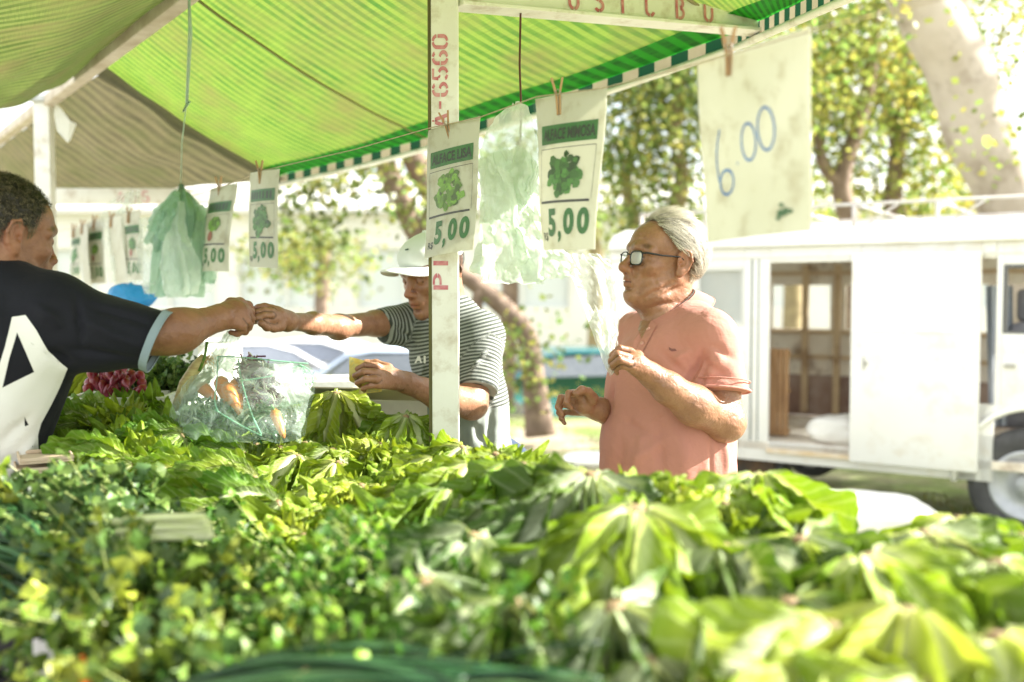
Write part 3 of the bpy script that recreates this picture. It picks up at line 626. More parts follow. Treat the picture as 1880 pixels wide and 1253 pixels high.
# unseen tree added right of the view so its crown shades the van's ground
tb = Vector((12.6, 8.7, 0))
tree('tree', 'unseen shade tree added to the right of the van', [([tb, tb + Vector((.1, 0, 2)), tb + Vector((-.1, .1, 4.2)), tb + Vector((0, 0, 6.5))], [.3, .24, .2, .1]), ([tb + Vector((0, 0, 3)), tb + Vector((-1, .4, 4.4)), tb + Vector((-2, .6, 5.6))], [.14, .1, .05])],
    [(tb + Vector((-.3, 0, 6.1)), (3.2, 2.4, 1.9)), (tb + Vector((-1.8, -.6, 5.2)), (1.8, 1.6, 1.2))], 5200, .17, bark_b, leaf_g, 41)
# pale building added far left to stand in for the overexposed background
bl = thing('backdrop_building', Vector((-6, 34, 0)), 'long pale building added as a white backdrop far behind the cars', 'building')
wm = pmat('plaster_pale', (.75, .74, .7), (.68, .68, .64), scale=1, rough=.9)
mb = MB()
X0 = -26
for i in range(11):
    x = X0 + i * 4
    mb.box((x + .35, 34, 1.5), (.7, .3, 5.4)); 
    mb.box((x + 2.35, 34, -.1), (3.3, .3, 2.2)); mb.box((x + 2.35, 34, 3.6), (3.3, .3, 1.2))
mb.build('wall', wm, bl, False)
for i in range(11):
    x = X0 + i * 4 + 2.35
    mb = MB(); 
    for q in (-1.6, 0, 1.6): mb.box((x + q, 33.95, 2), (.08, .1, 2))
    mb.box((x, 33.95, 2.98), (3.2, .1, .07)); wf = mb.build('window', wm, bl, False)
    mb = MB(); mb.box((x, 34.08, 2), (3.3, .03, 2)); mb.build('pane', pmat('far_glass', (.6, .64, .64), rough=.2), wf, False)
mb = MB(); mb.prism([Vector((X0 - 1, 33.3, 4.15)), Vector((X0 - 1, 33.3, 4.3)), Vector((X0 - 1, 38, 5.9)), Vector((X0 - 1, 42.5, 4.3)), Vector((X0 - 1, 42.5, 4.15))], (1, 0, 0), 46); mb.build('roof', pmat('pale_tin', (.6, .6, .6), (.7, .68, .64), scale=2, rough=.5), bl, False)
mb = MB(); mb.box((X0 + 22, 41.8, 2.1), (44, .2, 4.2)); mb.build('rear_wall', wm, bl, False)
# ================================================================ cars in the background
def car(name, c, yaw, paint, label):
    t = thing(name, Vector(c), label, 'car', 'cars parked beyond the stall')
    Mx = Matrix.Rotation(yaw, 3, 'Z'); c = Vector(c)
    W = lambda x, y, z: c + Mx @ Vector((x, y, z))
    prof = [(-2.0, .35), (-2.05, .7), (-1.95, .92), (-1.2, 1.0), (-.65, 1.38), (-.2, 1.46), (.7, 1.45), (1.25, 1.3), (1.75, 1.0), (2.0, .92), (2.05, .55), (1.98, .32)]
    mb = MB(); n = len(prof); ys = [-.82, -.78, -.6, 0, .6, .78, .82]
    vs = []
    for j, y in enumerate(ys):
        for x, z in prof:
            k = 1 - .12 * max(0, z - .9) if abs(y) > .7 else 1
            zz = z - (.05 if abs(y) > .8 else 0)
            vs.append(W(x * (.985 if abs(y) > .8 else 1), y * (1 - .28 * max(0, z - .95)), zz))
    fs = [(j * n + i, j * n + i + 1, (j + 1) * n + i + 1, (j + 1) * n + i) for j in range(len(ys) - 1) for i in range(n - 1)]
    fs += [tuple(range(n)), tuple((len(ys) - 1) * n + i for i in range(n))]
    mb.add(vs, fs); mb.build('body', paint, t)
    gl = pmat('car_glass', (.14, .16, .2), (.18, .2, .24), rough=.1)
    for sg in (-1, 1):
        mb = MB(); 
        q = [(-.95, 1.0), (-.58, 1.33), (.68, 1.38), (1.2, 1.22), (1.45, 1.02)]
        mb.prism([W(x, sg * (.826 * (1 - .28 * max(0, z - .95)) + .012), z) for x, z in q], Mx @ Vector((0, -sg, 0)), .02); mb.build('window', gl, t, False)
    mb = MB(); mb.prism([W(-1.2, -.62, 1.03), W(-1.2, .62, 1.03), W(-.68, .55, 1.38), W(-.68, -.55, 1.38)], Mx @ Vector((-.5, 0, .8)), .02); mb.build('windscreen', gl, t, False)
    for x in (-1.3, 1.3):
        for sg in (-1, 1):
            mb = MB(); mb.lathe([(.0, -.02), (.16, -.02), (.2, 0), (.29, 0), (.31, .03), (.31, .17), (.2, .2)], W(x, sg * .84, .31), Mx @ Vector((0, -sg, 0)), 24); mb.build('wheel', tyre, t)
    mb = MB(); mb.box(W(-2.04, .0, .66), (.04, 1.3, .1), Mx, .01); mb.build('headlights', pmat('lamp', (.8, .8, .8), rough=.1), t, False)
for (px, d, yaw, c1, lab) in ((705, 18.6, .1, (.4, .48, .6), 'blurred pale blue car parked beyond the young man, seen above his wallet hand'),
                              (1050, 18.2, .2, (.02, .12, .13), 'dark teal car parked beyond the white hanging bag'),
                              (330 + 90, 21, .4, (.7, .72, .76), 'white car far behind the handshake above the bagged produce'),
                              (560, 22.3, -.2, (.7, .72, .74), 'silver car far behind the young man\'s outstretched arm')):
    p_ = P(px, 600, d); car('parked_car', (p_.x, p_.y, -1.0), yaw, pmat('paint_%d' % px, c1, rough=.25), lab)
# ================================================================ clothes line and price cards
ln = [(40, 436, 5.7), (145, 418, 5.15), (178, 402, 4.95), (243, 390, 4.45), (403, 346, 3.58), (485, 313, 3.22), (650, 275, 2.75), (786, 236, 2.44), (880, 216, 2.3), (985, 178, 2.06), (1105, 163, 1.92), (1285, 116, 1.62), (1352, 96, 1.5), (1490, 56, 1.36), (1750, -8, 1.15), (1980, -70, 1.0)]
mb = MB(); mb.tube([P(*q) for q in ln], .0014, 6); o = mb.build('clothesline', M['rope']); tag(o, 'thin cord stretched along the stall carrying the price cards', 'cord')
paper = pmat('card_paper', (.68, .68, .58), (.63, .63, .52), scale=9, rough=.5, transl=.3, dirt=(.5, .47, .34), dscale=18)
ink_g = pmat('ink_green', (.008, .11, .008), (.015, .15, .015), scale=30, rough=.5)
ink_d = pmat('ink_dark', (.004, .015, .004), rough=.5)
ink_k = pmat('ink_black', (.03, .03, .03), rough=.5)
ink_b = pmat('ink_blue', (.02, .12, .42), (.04, .2, .55), scale=60, rough=.5)
picm = pmat('print_leaf', (1, 1, 1), rough=.5, vcol=True)
sleeve = pmat('clear_sleeve', (.9, .92, .88), rough=.12, alpha=.05, spec=.8)
def text_mesh(s, bold=.02, shear=0):
    cu = bpy.data.curves.new('t', 'FONT'); cu.body = s; cu.size = 1; cu.offset = bold; cu.resolution_u = 4
    o = bpy.data.objects.new('t', cu); COL.objects.link(o); bpy.context.view_layer.update()
    me = bpy.data.meshes.new_from_object(o.evaluated_get(bpy.context.evaluated_depsgraph_get()))
    bpy.data.objects.remove(o); bpy.data.curves.remove(cu)
    vs = [v.co.copy() for v in me.vertices]; fs = [tuple(p.vertices) for p in me.polygons]; bpy.data.meshes.remove(me)
    xs = [v.x for v in vs]; ys = [v.y for v in vs]; x0, x1, y0, y1 = min(xs), max(xs), min(ys), max(ys)
    return [((v.x - x0) / (x1 - x0), (v.y - y0) / (y1 - y0)) for v in vs], fs
TXT = {}
def add_text(mb, s, box, fn, bold=.03, col=None):
    if s not in TXT: TXT[s] = text_mesh(s, bold)
    vs, fs = TXT[s]; u0, v0, u1, v1 = box
    mb.add([fn(lerp(u0, u1, x), lerp(v1, v0, y)) for x, y in vs], fs, c=col)
def peg(p, tilt, size, label):
    t = thing('clothes_peg', p, label, 'clothes peg', 'clothes pegs on the cord')
    Mx = Matrix.Rotation(tilt, 3, 'Y')
    for sg in (-1, 1):
        mb = MB(); h = size
        pr = [(-.006, 0), (.0, -.5), (.0035, -.5), (.004, -.05), (.007, .05), (.014, .5), (.010, .5), (.002, .08)]
        poly = [p + Mx @ Vector((sg * (a + .0002), -.004, b * h)) for a, b in [(.0005, -.55), (.0045, -.55), (.005, -.08), (.0055, .0), (.013, .45), (.009, .45), (.0015, .05)]]
        mb.prism(poly, (0, 1, 0), .009); mb.build('prong', M['wood_raw'], t, False)
    mb = MB(); mb.tube([p + Mx @ Vector((x, -.005, z)) for x, z in ((-.006, .004), (.0, .010), (.006, .004), (.0, -.004), (-.006, .004))], .0009, 5); mb.build('spring', M['steel'], t)
def card(name, tl, tr, bl, br, label, kind, bulge=.012, pegpos=(.45, .02), pegtilt=.12, peglab='', head=None, price=None, seed=0, pegsize=.075):
    A_, B_, C_, D_ = P(*tl), P(*tr), P(*bl), P(*br)
    nrm = (B_ - A_).cross(C_ - A_).normalized()
    if nrm.y > 0: nrm = -nrm
    def S(u, v, off=0):
        p = A_.lerp(B_, u).lerp(C_.lerp(D_, u), v)
        return p + nrm * (off + bulge * math.sin(math.pi * u) * (.3 + v) + .0035 * mnoise.noise(Vector((u * 1.6, v * 1.6, seed))) + .3 * bulge * math.sin(v * 5 + seed))
    t = thing(name, (A_ + B_) / 2, label, 'price card', 'price cards clipped on the cord')
    mb = MB(); mb.grid(lambda u, v: S(u, v), 16, 26); mb.grid(lambda u, v: S(u, v, -.0009), 16, 26); mb.build('card', paper, t)
    def rect(mb, u0, v0, u1, v1, off, n=12): mb.grid(lambda a, b: S(lerp(u0, u1, a), lerp(v0, v1, b), off), n, max(1, n // 2))
    def line(mb, u0, v0, u1, v1, w): 
        if abs(u1 - u0) > abs(v1 - v0): rect(mb, u0, v0 - w / 2, u1, v0 + w / 2, .0012)
        else: rect(mb, u0 - w * .7, v0, u0 + w * .7, v1, .0012)
    if kind == 'print':
        mb = MB(); rect(mb, .09, .19, .92, .315, .0012); hb = mb.build('header_band', ink_g, t)
        if head:
            mb = MB(); add_text(mb, head, (.13, .215, .9, .292), lambda u, v: S(u, v, .0022)); mb.build('header_text', ink_d, hb, False)
        else:
            mb = MB(); rnd = random.Random(seed)
            for i in range(7): a = .12 + i * .11; rect(mb, a, .215, a + rnd.uniform(.04, .07), .292, .002, 2)
            mb.build('header_marks', ink_d, hb, False)
        mb = MB(); line(mb, .08, .345, .92, .345, .004); line(mb, .08, .345, .08, .685, .004); line(mb, .92, .345, .92, .685, .003); mb.build('picture_frame', ink_k, t)
        mb = MB(); rect(mb, .08, .684, .9, .70, .0014); mb.build('rule_line', ink_k, t)
        mb = MB(); rnd = random.Random(seed + 5)
        if kind == 'print':
            rad = seed % 3 == 2
            for i in range(110):
                a = rnd.uniform(0, 6.28); r_ = math.sqrt(rnd.uniform(0, 1))
                if rad: cu, cv = .52 + .18 * r_ * math.cos(a), .46 + .07 * r_ * math.sin(a)
                else: cu, cv = .5 + .23 * r_ * math.cos(a) * (1 + .2 * math.sin(a * 5)), .515 + .135 * r_ * math.sin(a) * (1 + .15 * math.sin(a * 4))
                k = rnd.uniform(.25, 1.3); s_ = rnd.uniform(.02, .05)
                cl = (.16 * k, .34 * k, .03 * k) if seed % 2 else (.06 * k, .2 * k, .03 * k)
                if i < 25: s_ *= 1.5
                n_ = 7; ph = rnd.uniform(0, 6)
                mb.add([S(cu + s_ * math.cos(2 * math.pi * j / n_ + ph) * (1 + .4 * (j % 2)), cv + s_ * .62 * math.sin(2 * math.pi * j / n_ + ph), .0016 + i * .00001) for j in range(n_)], [tuple(range(n_))], c=cl)
            if rad:
                n_ = 16; mb.add([S(.46 + .09 * math.cos(2 * math.pi * j / n_), .6 + .06 * math.sin(2 * math.pi * j / n_), .003) for j in range(n_)], [tuple(range(n_))], c=(.28, .07, .04))
            mb.build('picture', picm, t, False)
        mb = MB(); 
        add_text(mb, 'R$', (.1, .885, .24, .945), lambda u, v: S(u, v, .0014), .02)
        mb.build('currency_mark', ink_d, t, False)
        mb = MB()
        for ch, a, b, v0, v1 in (('5', .26, .43, .735, .915), (',', .47, .53, .88, .955), ('0', .56, .72, .735, .905), ('0', .76, .92, .735, .905)):
            add_text(mb, ch, (a, v0, b, v1), lambda u, v: S(u, v, .0014), .05)
        mb.build('price_text', ink_g, t, False)
    elif kind == 'hand':
        mb = MB()
        def st(pts, w): ribbon(mb, pts, w, lambda x, y: S(x, y, .0015))
        def ell(cx, cy, rx, ry, rot, a0=0, a1=370, n=28):
            return [(cx + rx * math.cos(R(a0 + (a1 - a0) * i / n)) * math.cos(rot) - ry * math.sin(R(a0 + (a1 - a0) * i / n)) * math.sin(rot),
                     cy + rx * math.cos(R(a0 + (a1 - a0) * i / n)) * math.sin(rot) * .6 + ry * math.sin(R(a0 + (a1 - a0) * i / n)) * math.cos(rot)) for i in range(n + 1)]
        six = [(.215, .40), (.19, .45), (.17, .52), (.165, .59), (.175, .66), (.20, .71)]
        st(six, .013); st(ell(.262, .69, .072, .066, .1, 150, 530), .015); st([(.375, .60), (.385, .603)], .014)
        st(ell(.495, .50, .068, .098, -.10), .014); st(ell(.655, .452, .072, .112, -.12), .014)
        mb.build('handwritten_price', ink_b, t, False)
        mb = MB(); rnd = random.Random(2)
        for i in range(14):
            cu, cv = .79 + rnd.gauss(0, .025), .90 + rnd.gauss(0, .014); s_ = .022
            mb.add([S(cu + s_ * math.cos(j * 1.05 + i), cv + s_ * .6 * math.sin(j * 1.05 + i), .0016) for j in range(6)], [tuple(range(6))], c=(.03, .11, .03))
        mb.build('green_stain', picm, t, False)
    mb = MB(); mb.grid(lambda u, v: S(-.015 + 1.03 * u, -.01 + 1.02 * v, .004 + .0025 * mnoise.noise(Vector((u * 5, v * 9, seed + 3)))), 16, 26); mb.build('plastic_sleeve', sleeve, t)
    pp = S(pegpos[0], pegpos[1], .004)
    peg(pp, pegtilt, pegsize, peglab)
card('price_card', (788, 240, 2.46), (883, 214, 2.32), (778, 476, 2.46), (869, 459, 2.32), 'printed card with a round light green lettuce picture, hanging in front of the stencilled post', 'print', head='ALFACE LISA', seed=1, peglab='reddish wooden peg on the card in front of the post', pegpos=(.42, .01), pegtilt=-.25)
card('price_card', (980, 182, 2.1), (1113, 160, 1.94), (1000, 460, 2.1), (1094, 458, 1.95), 'printed card with a dark curly lettuce picture, between the plastic bag and the trees', 'print', head='ALFACE MIMOSA', seed=4, bulge=.018, peglab='pale wooden peg on the curly lettuce card', pegpos=(.37, .0), pegtilt=-.06)
card('price_card', (1282, 118, 1.64), (1490, 50, 1.4), (1295, 446, 1.62), (1488, 424, 1.42), 'big blank card with blue handwritten 6.00, nearest to the camera', 'hand', seed=7, bulge=.008, peglab='brown wooden peg at the top of the blue handwritten card', pegpos=(.33, -.02), pegtilt=-.03)
card('price_card', (459, 318, 3.3), (512, 310, 3.14), (456, 490, 3.3), (508, 493, 3.14), 'narrow printed card with a bushy green leaf picture above the two meeting hands', 'print', seed=6, peglab='peg on the narrow leaf card', pegpos=(.42, 0), pegtilt=-.05)
card('price_card', (384, 346, 3.68), (434, 337, 3.5), (370, 500, 3.66), (418, 499, 3.5), 'printed card with a radish picture beside the bunch of green bags', 'print', seed=5, bulge=.02, peglab='double pronged peg on the radish card', pegpos=(.42, 0), pegtilt=-.05)
card('price_card', (226, 394, 4.5), (258, 388, 4.4), (231, 513, 4.5), (262, 515, 4.38), 'small printed card left of the bunch of green bags', 'print', seed=8, peglab='peg on the small card left of the green bags')
card('price_card', (160, 408, 5.0), (190, 402, 4.9), (165, 522, 5.0), (194, 520, 4.9), 'small blurred printed card third from the left end of the cord', 'print', seed=11, peglab='peg on the third blurred card from the left')
card('price_card', (128, 424, 5.3), (148, 418, 5.2), (130, 516, 5.3), (150, 514, 5.2), 'small blurred printed card at the left end of the cord', 'print', seed=10, peglab='peg on the leftmost blurred card')
card('price_card', (147, 416, 5.15), (160, 410, 4.85), (152, 520, 5.15), (168, 540, 4.8), 'blank back of a card turned edge-on, between the two leftmost printed cards', 'blank', seed=12, peglab='peg on the edge-on blank card')
card('price_card', (198, 402, 4.8), (222, 396, 4.5), (210, 524, 4.8), (236, 530, 4.45), 'blank white card in front of the far hanging bag at the left', 'blank', seed=13, peglab='peg on the blank white card at the left')
# ================================================================ cords that hold the bag bunches
mb = MB(); mb.tube([P(347, -30, 3.0), P(348, 60, 3.05), P(343, 190, 3.15)], .0045, 8); mb.tube([P(345, -30, 3.0), P(351, 60, 3.05), P(343, 190, 3.15)], .004, 8)
mb.tube([P(343, 190, 3.15), P(336, 206, 3.15), P(349, 186, 3.15)], .003, 6); mb.tube([P(342, 192, 3.15), P(334, 262, 3.4), P(332, 340, 3.7)], .0018, 6)
o = mb.build('hanging_string', M['green_string']); tag(o, 'pale green string knotted halfway, holding the left bunch of bags', 'string')
mb = MB(); mb.tube([P(956, 8, 2.57), P(954, 120, 2.55), P(957, 205, 2.52), P(955, 262, 2.5)], .0028, 6); mb.tube([P(955, 256, 2.5), P(951, 266, 2.49)], [.003, .006], 6)
o = mb.build('hanging_hook', M['dark_rod']); tag(o, 'dark red wire hook hanging from the beam and holding the middle bags', 'hook')
# ================================================================ plastic bags
def plastic(name, c1, c2, alpha, transl=.5, rough=.25):
    m, t, N, L, b = newmat(name)
    tc = nd(t, 'ShaderNodeTexCoord'); nz = nd(t, 'ShaderNodeTexNoise', i_Scale=16, i_Detail=5, i_Distortion=1.2); L.new(tc.outputs['Object'], nz.inputs['Vector'])
    mx = nd(t, 'ShaderNodeMixRGB'); mx.inputs[1].default_value = rgba(c1); mx.inputs[2].default_value = rgba(c2); L.new(nz.outputs[0], mx.inputs[0]); L.new(mx.outputs[0], b.inputs['Base Color'])
    b.inputs['Roughness'].default_value = rough; b.inputs['Specular IOR Level'].default_value = .7
    n2 = nd(t, 'ShaderNodeTexVoronoi', i_Scale=26, feature='DISTANCE_TO_EDGE'); L.new(nz.outputs['Color'], n2.inputs['Vector'])
    mp = nd(t, 'ShaderNodeMapping'); mp.inputs['Scale'].default_value = (5, 5, 4); L.new(tc.outputs['Object'], mp.inputs[0])
    n3 = nd(t, 'ShaderNodeTexNoise', i_Scale=2.2, i_Detail=6, i_Distortion=2.5); L.new(mp.outputs[0], n3.inputs['Vector'])
    bp = nd(t, 'ShaderNodeBump', i_Strength=.8, i_Distance=.02); L.new(n3.outputs[0], bp.inputs['Height']); L.new(bp.outputs[0], b.inputs['Normal'])
    tr = nd(t, 'ShaderNodeBsdfTranslucent'); L.new(mx.outputs[0], tr.inputs[0]); L.new(bp.outputs[0], tr.inputs['Normal'])
    ms = nd(t, 'ShaderNodeMixShader', i_0=transl); L.new(b.outputs[0], ms.inputs[1]); L.new(tr.outputs[0], ms.inputs[2])
    tp = nd(t, 'ShaderNodeBsdfTransparent'); tp.inputs[0].default_value = (.96, 1, .97, 1)
    lw = nd(t, 'ShaderNodeLayerWeight', i_Blend=.35); L.new(bp.outputs[0], lw.inputs['Normal'])
    mr = nd(t, 'ShaderNodeMapRange'); mr.inputs[3].default_value = alpha; mr.inputs[4].default_value = min(1, alpha + .5); L.new(lw.outputs['Facing'], mr.inputs[0])
    m2 = nd(t, 'ShaderNodeMixShader'); L.new(mr.outputs[0], m2.inputs[0]); L.new(tp.outputs[0], m2.inputs[1]); L.new(ms.outputs[0], m2.inputs[2]); L.new(m2.outputs[0], N['Material Output'].inputs[0])
    return m
pl_green = plastic('bag_green', (.45, .66, .5), (.64, .78, .66), .62, .5)
pl_white = plastic('bag_white', (.74, .84, .76), (.84, .88, .82), .62, .55)
pl_clear = plastic('bag_clear', (.55, .75, .62), (.75, .85, .8), .22, .4, .12)
pl_wispy = plastic('bag_wispy', (.8, .84, .8), (.88, .9, .88), .4, .6, .3)
def poly_at(pts, v):
    n = len(pts) - 1; q = min(v, .9999) * n; k = int(q); f_ = q - k
    p0, p1, p2, p3 = pts[max(k - 1, 0)], pts[k], pts[k + 1], pts[min(k + 2, n)]
    return .5 * ((2 * p1) + (p2 - p0) * f_ + (2 * p0 - 5 * p1 + 4 * p2 - p3) * f_ ** 2 + (3 * p1 - p0 - 3 * p2 + p3) * f_ ** 3)
def ridge(x, y, z): return 1 - 2 * abs(mnoise.noise(Vector((x, y, z))))
def sheet(mb, left, right, amp=.02, folds=3, seed=0, nu=40, nv=50, bulge=0, edge=.006, gather=False):
    Lp, Rp = PP(left), PP(right)
    def f(u, v):
        a, b = poly_at(Lp, v), poly_at(Rp, v); wd = (b - a).length
        p = a.lerp(b, u)
        so = Vector((seed * 7.1, seed * 3.3, 0)); dd = amp * min(1, wd / .08) * (math.sin(folds * 2 * math.pi * u + 1.7 * math.sin(v * 3 + seed) + seed) * .35 + 1.1 * mnoise.noise(p * 9 + so) + .9 * ridge(*(p * 11 + so)) + .45 * ridge(*(p * 27 + so)))
        p = p + Vector((0, -1, 0)) * (dd + bulge * math.sin(math.pi * u) * math.sin(math.pi * min(1, v * .9 + .1)))
        p = p + Vector((edge * mnoise.noise(Vector((u * 3, v * 9, seed))), 0, edge * 1.5 * mnoise.noise(Vector((u * 8, v * 3, seed + 4)))))
        return p
    mb.grid(f, nu, nv)
# left bunch of green bags
bb = thing('bag_bunch', P(333, 338, 3.7), 'bunch of pale green plastic carrier bags tied at the top with a string', 'plastic bags')
strips = [((318, 352), (296, 392), (282, 430), (276, 448), .020, 3.74), ((322, 352), (306, 392), (296, 440), (292, 462), .021, 3.72), ((327, 352), (318, 396), (312, 444), (308, 470), .020, 3.69),
          ((322, 360), (306, 420), (294, 480), (288, 538), .030, 3.75), ((326, 360), (318, 420), (314, 480), (306, 545), .034, 3.71), ((331, 352), (334, 410), (332, 470), (326, 545), .036, 3.67), ((336, 352), (346, 410), (350, 480), (352, 545), .038, 3.68),
          ((340, 352), (358, 392), (372, 440), (380, 520), .030, 3.72), ((342, 352), (366, 384), (384, 410), (390, 500), .024, 3.75), ((330, 345), (326, 370), (322, 405), (319, 432), .019, 3.65), ((336, 345), (343, 372), (348, 402), (345, 436), .020, 3.64)]
bag_shades = [plastic('bag_green_a', (.40, .62, .46), (.6, .76, .64), .8, .45), plastic('bag_green_b', (.30, .52, .38), (.48, .68, .54), .85, .45), plastic('bag_green_c', (.62, .78, .68), (.8, .88, .8), .75, .5)]
for i, (a_, b_, c_, d_, r_, d) in enumerate(strips):
    mb = MB(); path = PP([(*a_, 3.7), (*b_, d), (*c_, d - .01), (*d_, d)]); pts = [poly_at(path, k / 22) for k in range(23)]; n = 22; vs = []
    for k, p in enumerate(pts):
        t = k / 22; rr = r_ * (.25 + .75 * min(1, t * 2.2)) * (1 + .15 * math.sin(t * 9 + i))
        for j in range(n):
            an = 2 * math.pi * j / n; q = rr * (1 + .22 * math.sin(an * 5 + i * 2 + t * 3) + .12 * math.sin(an * 9 + i))
            vs.append(p + Vector((math.cos(an) * q, math.sin(an) * q * .55, .004 * math.sin(an * 4) * t)))
    mb.add(vs, [(k * n + j, k * n + (j + 1) % n, (k + 1) * n + (j + 1) % n, (k + 1) * n + j) for k in range(22) for j in range(n)])
    mb.build('bag', bag_shades[i % 3], bb)
mb = MB()
for i in range(7):
    a = i * .9; mb.grid(lambda u, v: P(333 + (4 + 20 * v) * math.cos(a + u * 1.6) * .8, 338 + 52 * v, 3.7) + Vector((0, .05 * v * math.sin(a + u * 1.6), 0)) + Vector((0, .004 * math.sin(u * 30), 0)), 12, 10)
mb.build('gathered_top', pl_green, bb)
for i, (l_, r_) in enumerate((([(322, 350, 3.66), (290, 388, 3.64), (272, 420, 3.64)], [(334, 356, 3.66), (326, 396, 3.62), (306, 445, 3.63)]), ([(328, 370, 3.62), (312, 420, 3.6), (300, 500, 3.6), (310, 548, 3.62)], [(340, 372, 3.62), (345, 420, 3.6), (372, 490, 3.6), (368, 540, 3.62)]), ([(345, 380, 3.66), (352, 440, 3.65), (360, 530, 3.66)], [(384, 378, 3.7), (386, 440, 3.68), (402, 512, 3.68)]))):
    mb = MB(); sheet(mb, l_, r_, .03, 1.5, 5 + i * 3, 34, 34); mb.build('bag', bag_shades[(i + 1) % 3], bb)
mb = MB(); sheet(mb, [(262, 520, 3.76), (275, 538, 3.76)], [(402, 500, 3.76), (395, 540, 3.76)], .02, 4, 2, 30, 10); sheet(mb, [(258, 400, 3.8), (255, 470, 3.8), (268, 540, 3.8)], [(300, 400, 3.8), (320, 470, 3.8), (330, 545, 3.8)], .02, 2, 8)
mb.build('loose_sheet', pl_wispy, bb)
# far left bunch
b2 = thing('bag_bunch', P(235, 350, 4.7), 'pale translucent bags hanging behind the small cards at the far left', 'plastic bags')
mb = MB(); sheet(mb, [(225, 352, 4.75), (198, 385, 4.75), (192, 440, 4.75), (205, 520, 4.75)], [(262, 350, 4.75), (262, 385, 4.75), (268, 440, 4.75), (262, 520, 4.75)], .03, 3, 3); sheet(mb, [(240, 352, 4.7), (215, 400, 4.7), (208, 500, 4.7)], [(250, 352, 4.7), (240, 400, 4.7), (238, 505, 4.7)], .03, 2, 5)
mb.build('bags', pl_wispy, b2)
# middle bunch
b3 = thing('bag_bunch', P(955, 262, 2.5), 'large pale green and white plastic bags hanging between the two nearer printed cards', 'plastic bags')
mb = MB(); sheet(mb, [(930, 200, 2.5), (905, 225, 2.5), (888, 262, 2.5), (880, 300, 2.5), (886, 345, 2.5)], [(952, 186, 2.5), (972, 205, 2.5), (985, 262, 2.5), (990, 300, 2.5), (985, 345, 2.5)], .02, 1, 1); mb.build('folded_top', pl_white, b3)
mb = MB(); sheet(mb, [(878, 296, 2.52), (882, 370, 2.52), (878, 430, 2.52), (863, 500, 2.52)], [(950, 270, 2.52), (955, 370, 2.52), (965, 440, 2.52), (960, 520, 2.52)], .025, 1, 6, bulge=.02)
sheet(mb, [(948, 262, 2.48), (936, 350, 2.47), (940, 430, 2.47), (960, 522, 2.48)], [(985, 300, 2.48), (1000, 380, 2.47), (1030, 450, 2.47), (1065, 505, 2.48)], .03, 1, 12, bulge=.03); mb.build('green_bag', plastic('bag_mint', (.60, .74, .60), (.78, .84, .76), .8, .5), b3)
mb = MB(); sheet(mb, [(890, 300, 2.46), (888, 380, 2.45), (885, 450, 2.45), (882, 520, 2.46)], [(945, 320, 2.46), (950, 380, 2.45), (968, 460, 2.45), (1000, 522, 2.46)], .022, 1, 21, bulge=.02)
sheet(mb, [(960, 280, 2.47), (942, 350, 2.46), (950, 400, 2.45)], [(985, 300, 2.47), (985, 350, 2.46), (985, 360, 2.45)], .02, 4, 30); mb.build('white_bag', pl_white, b3)
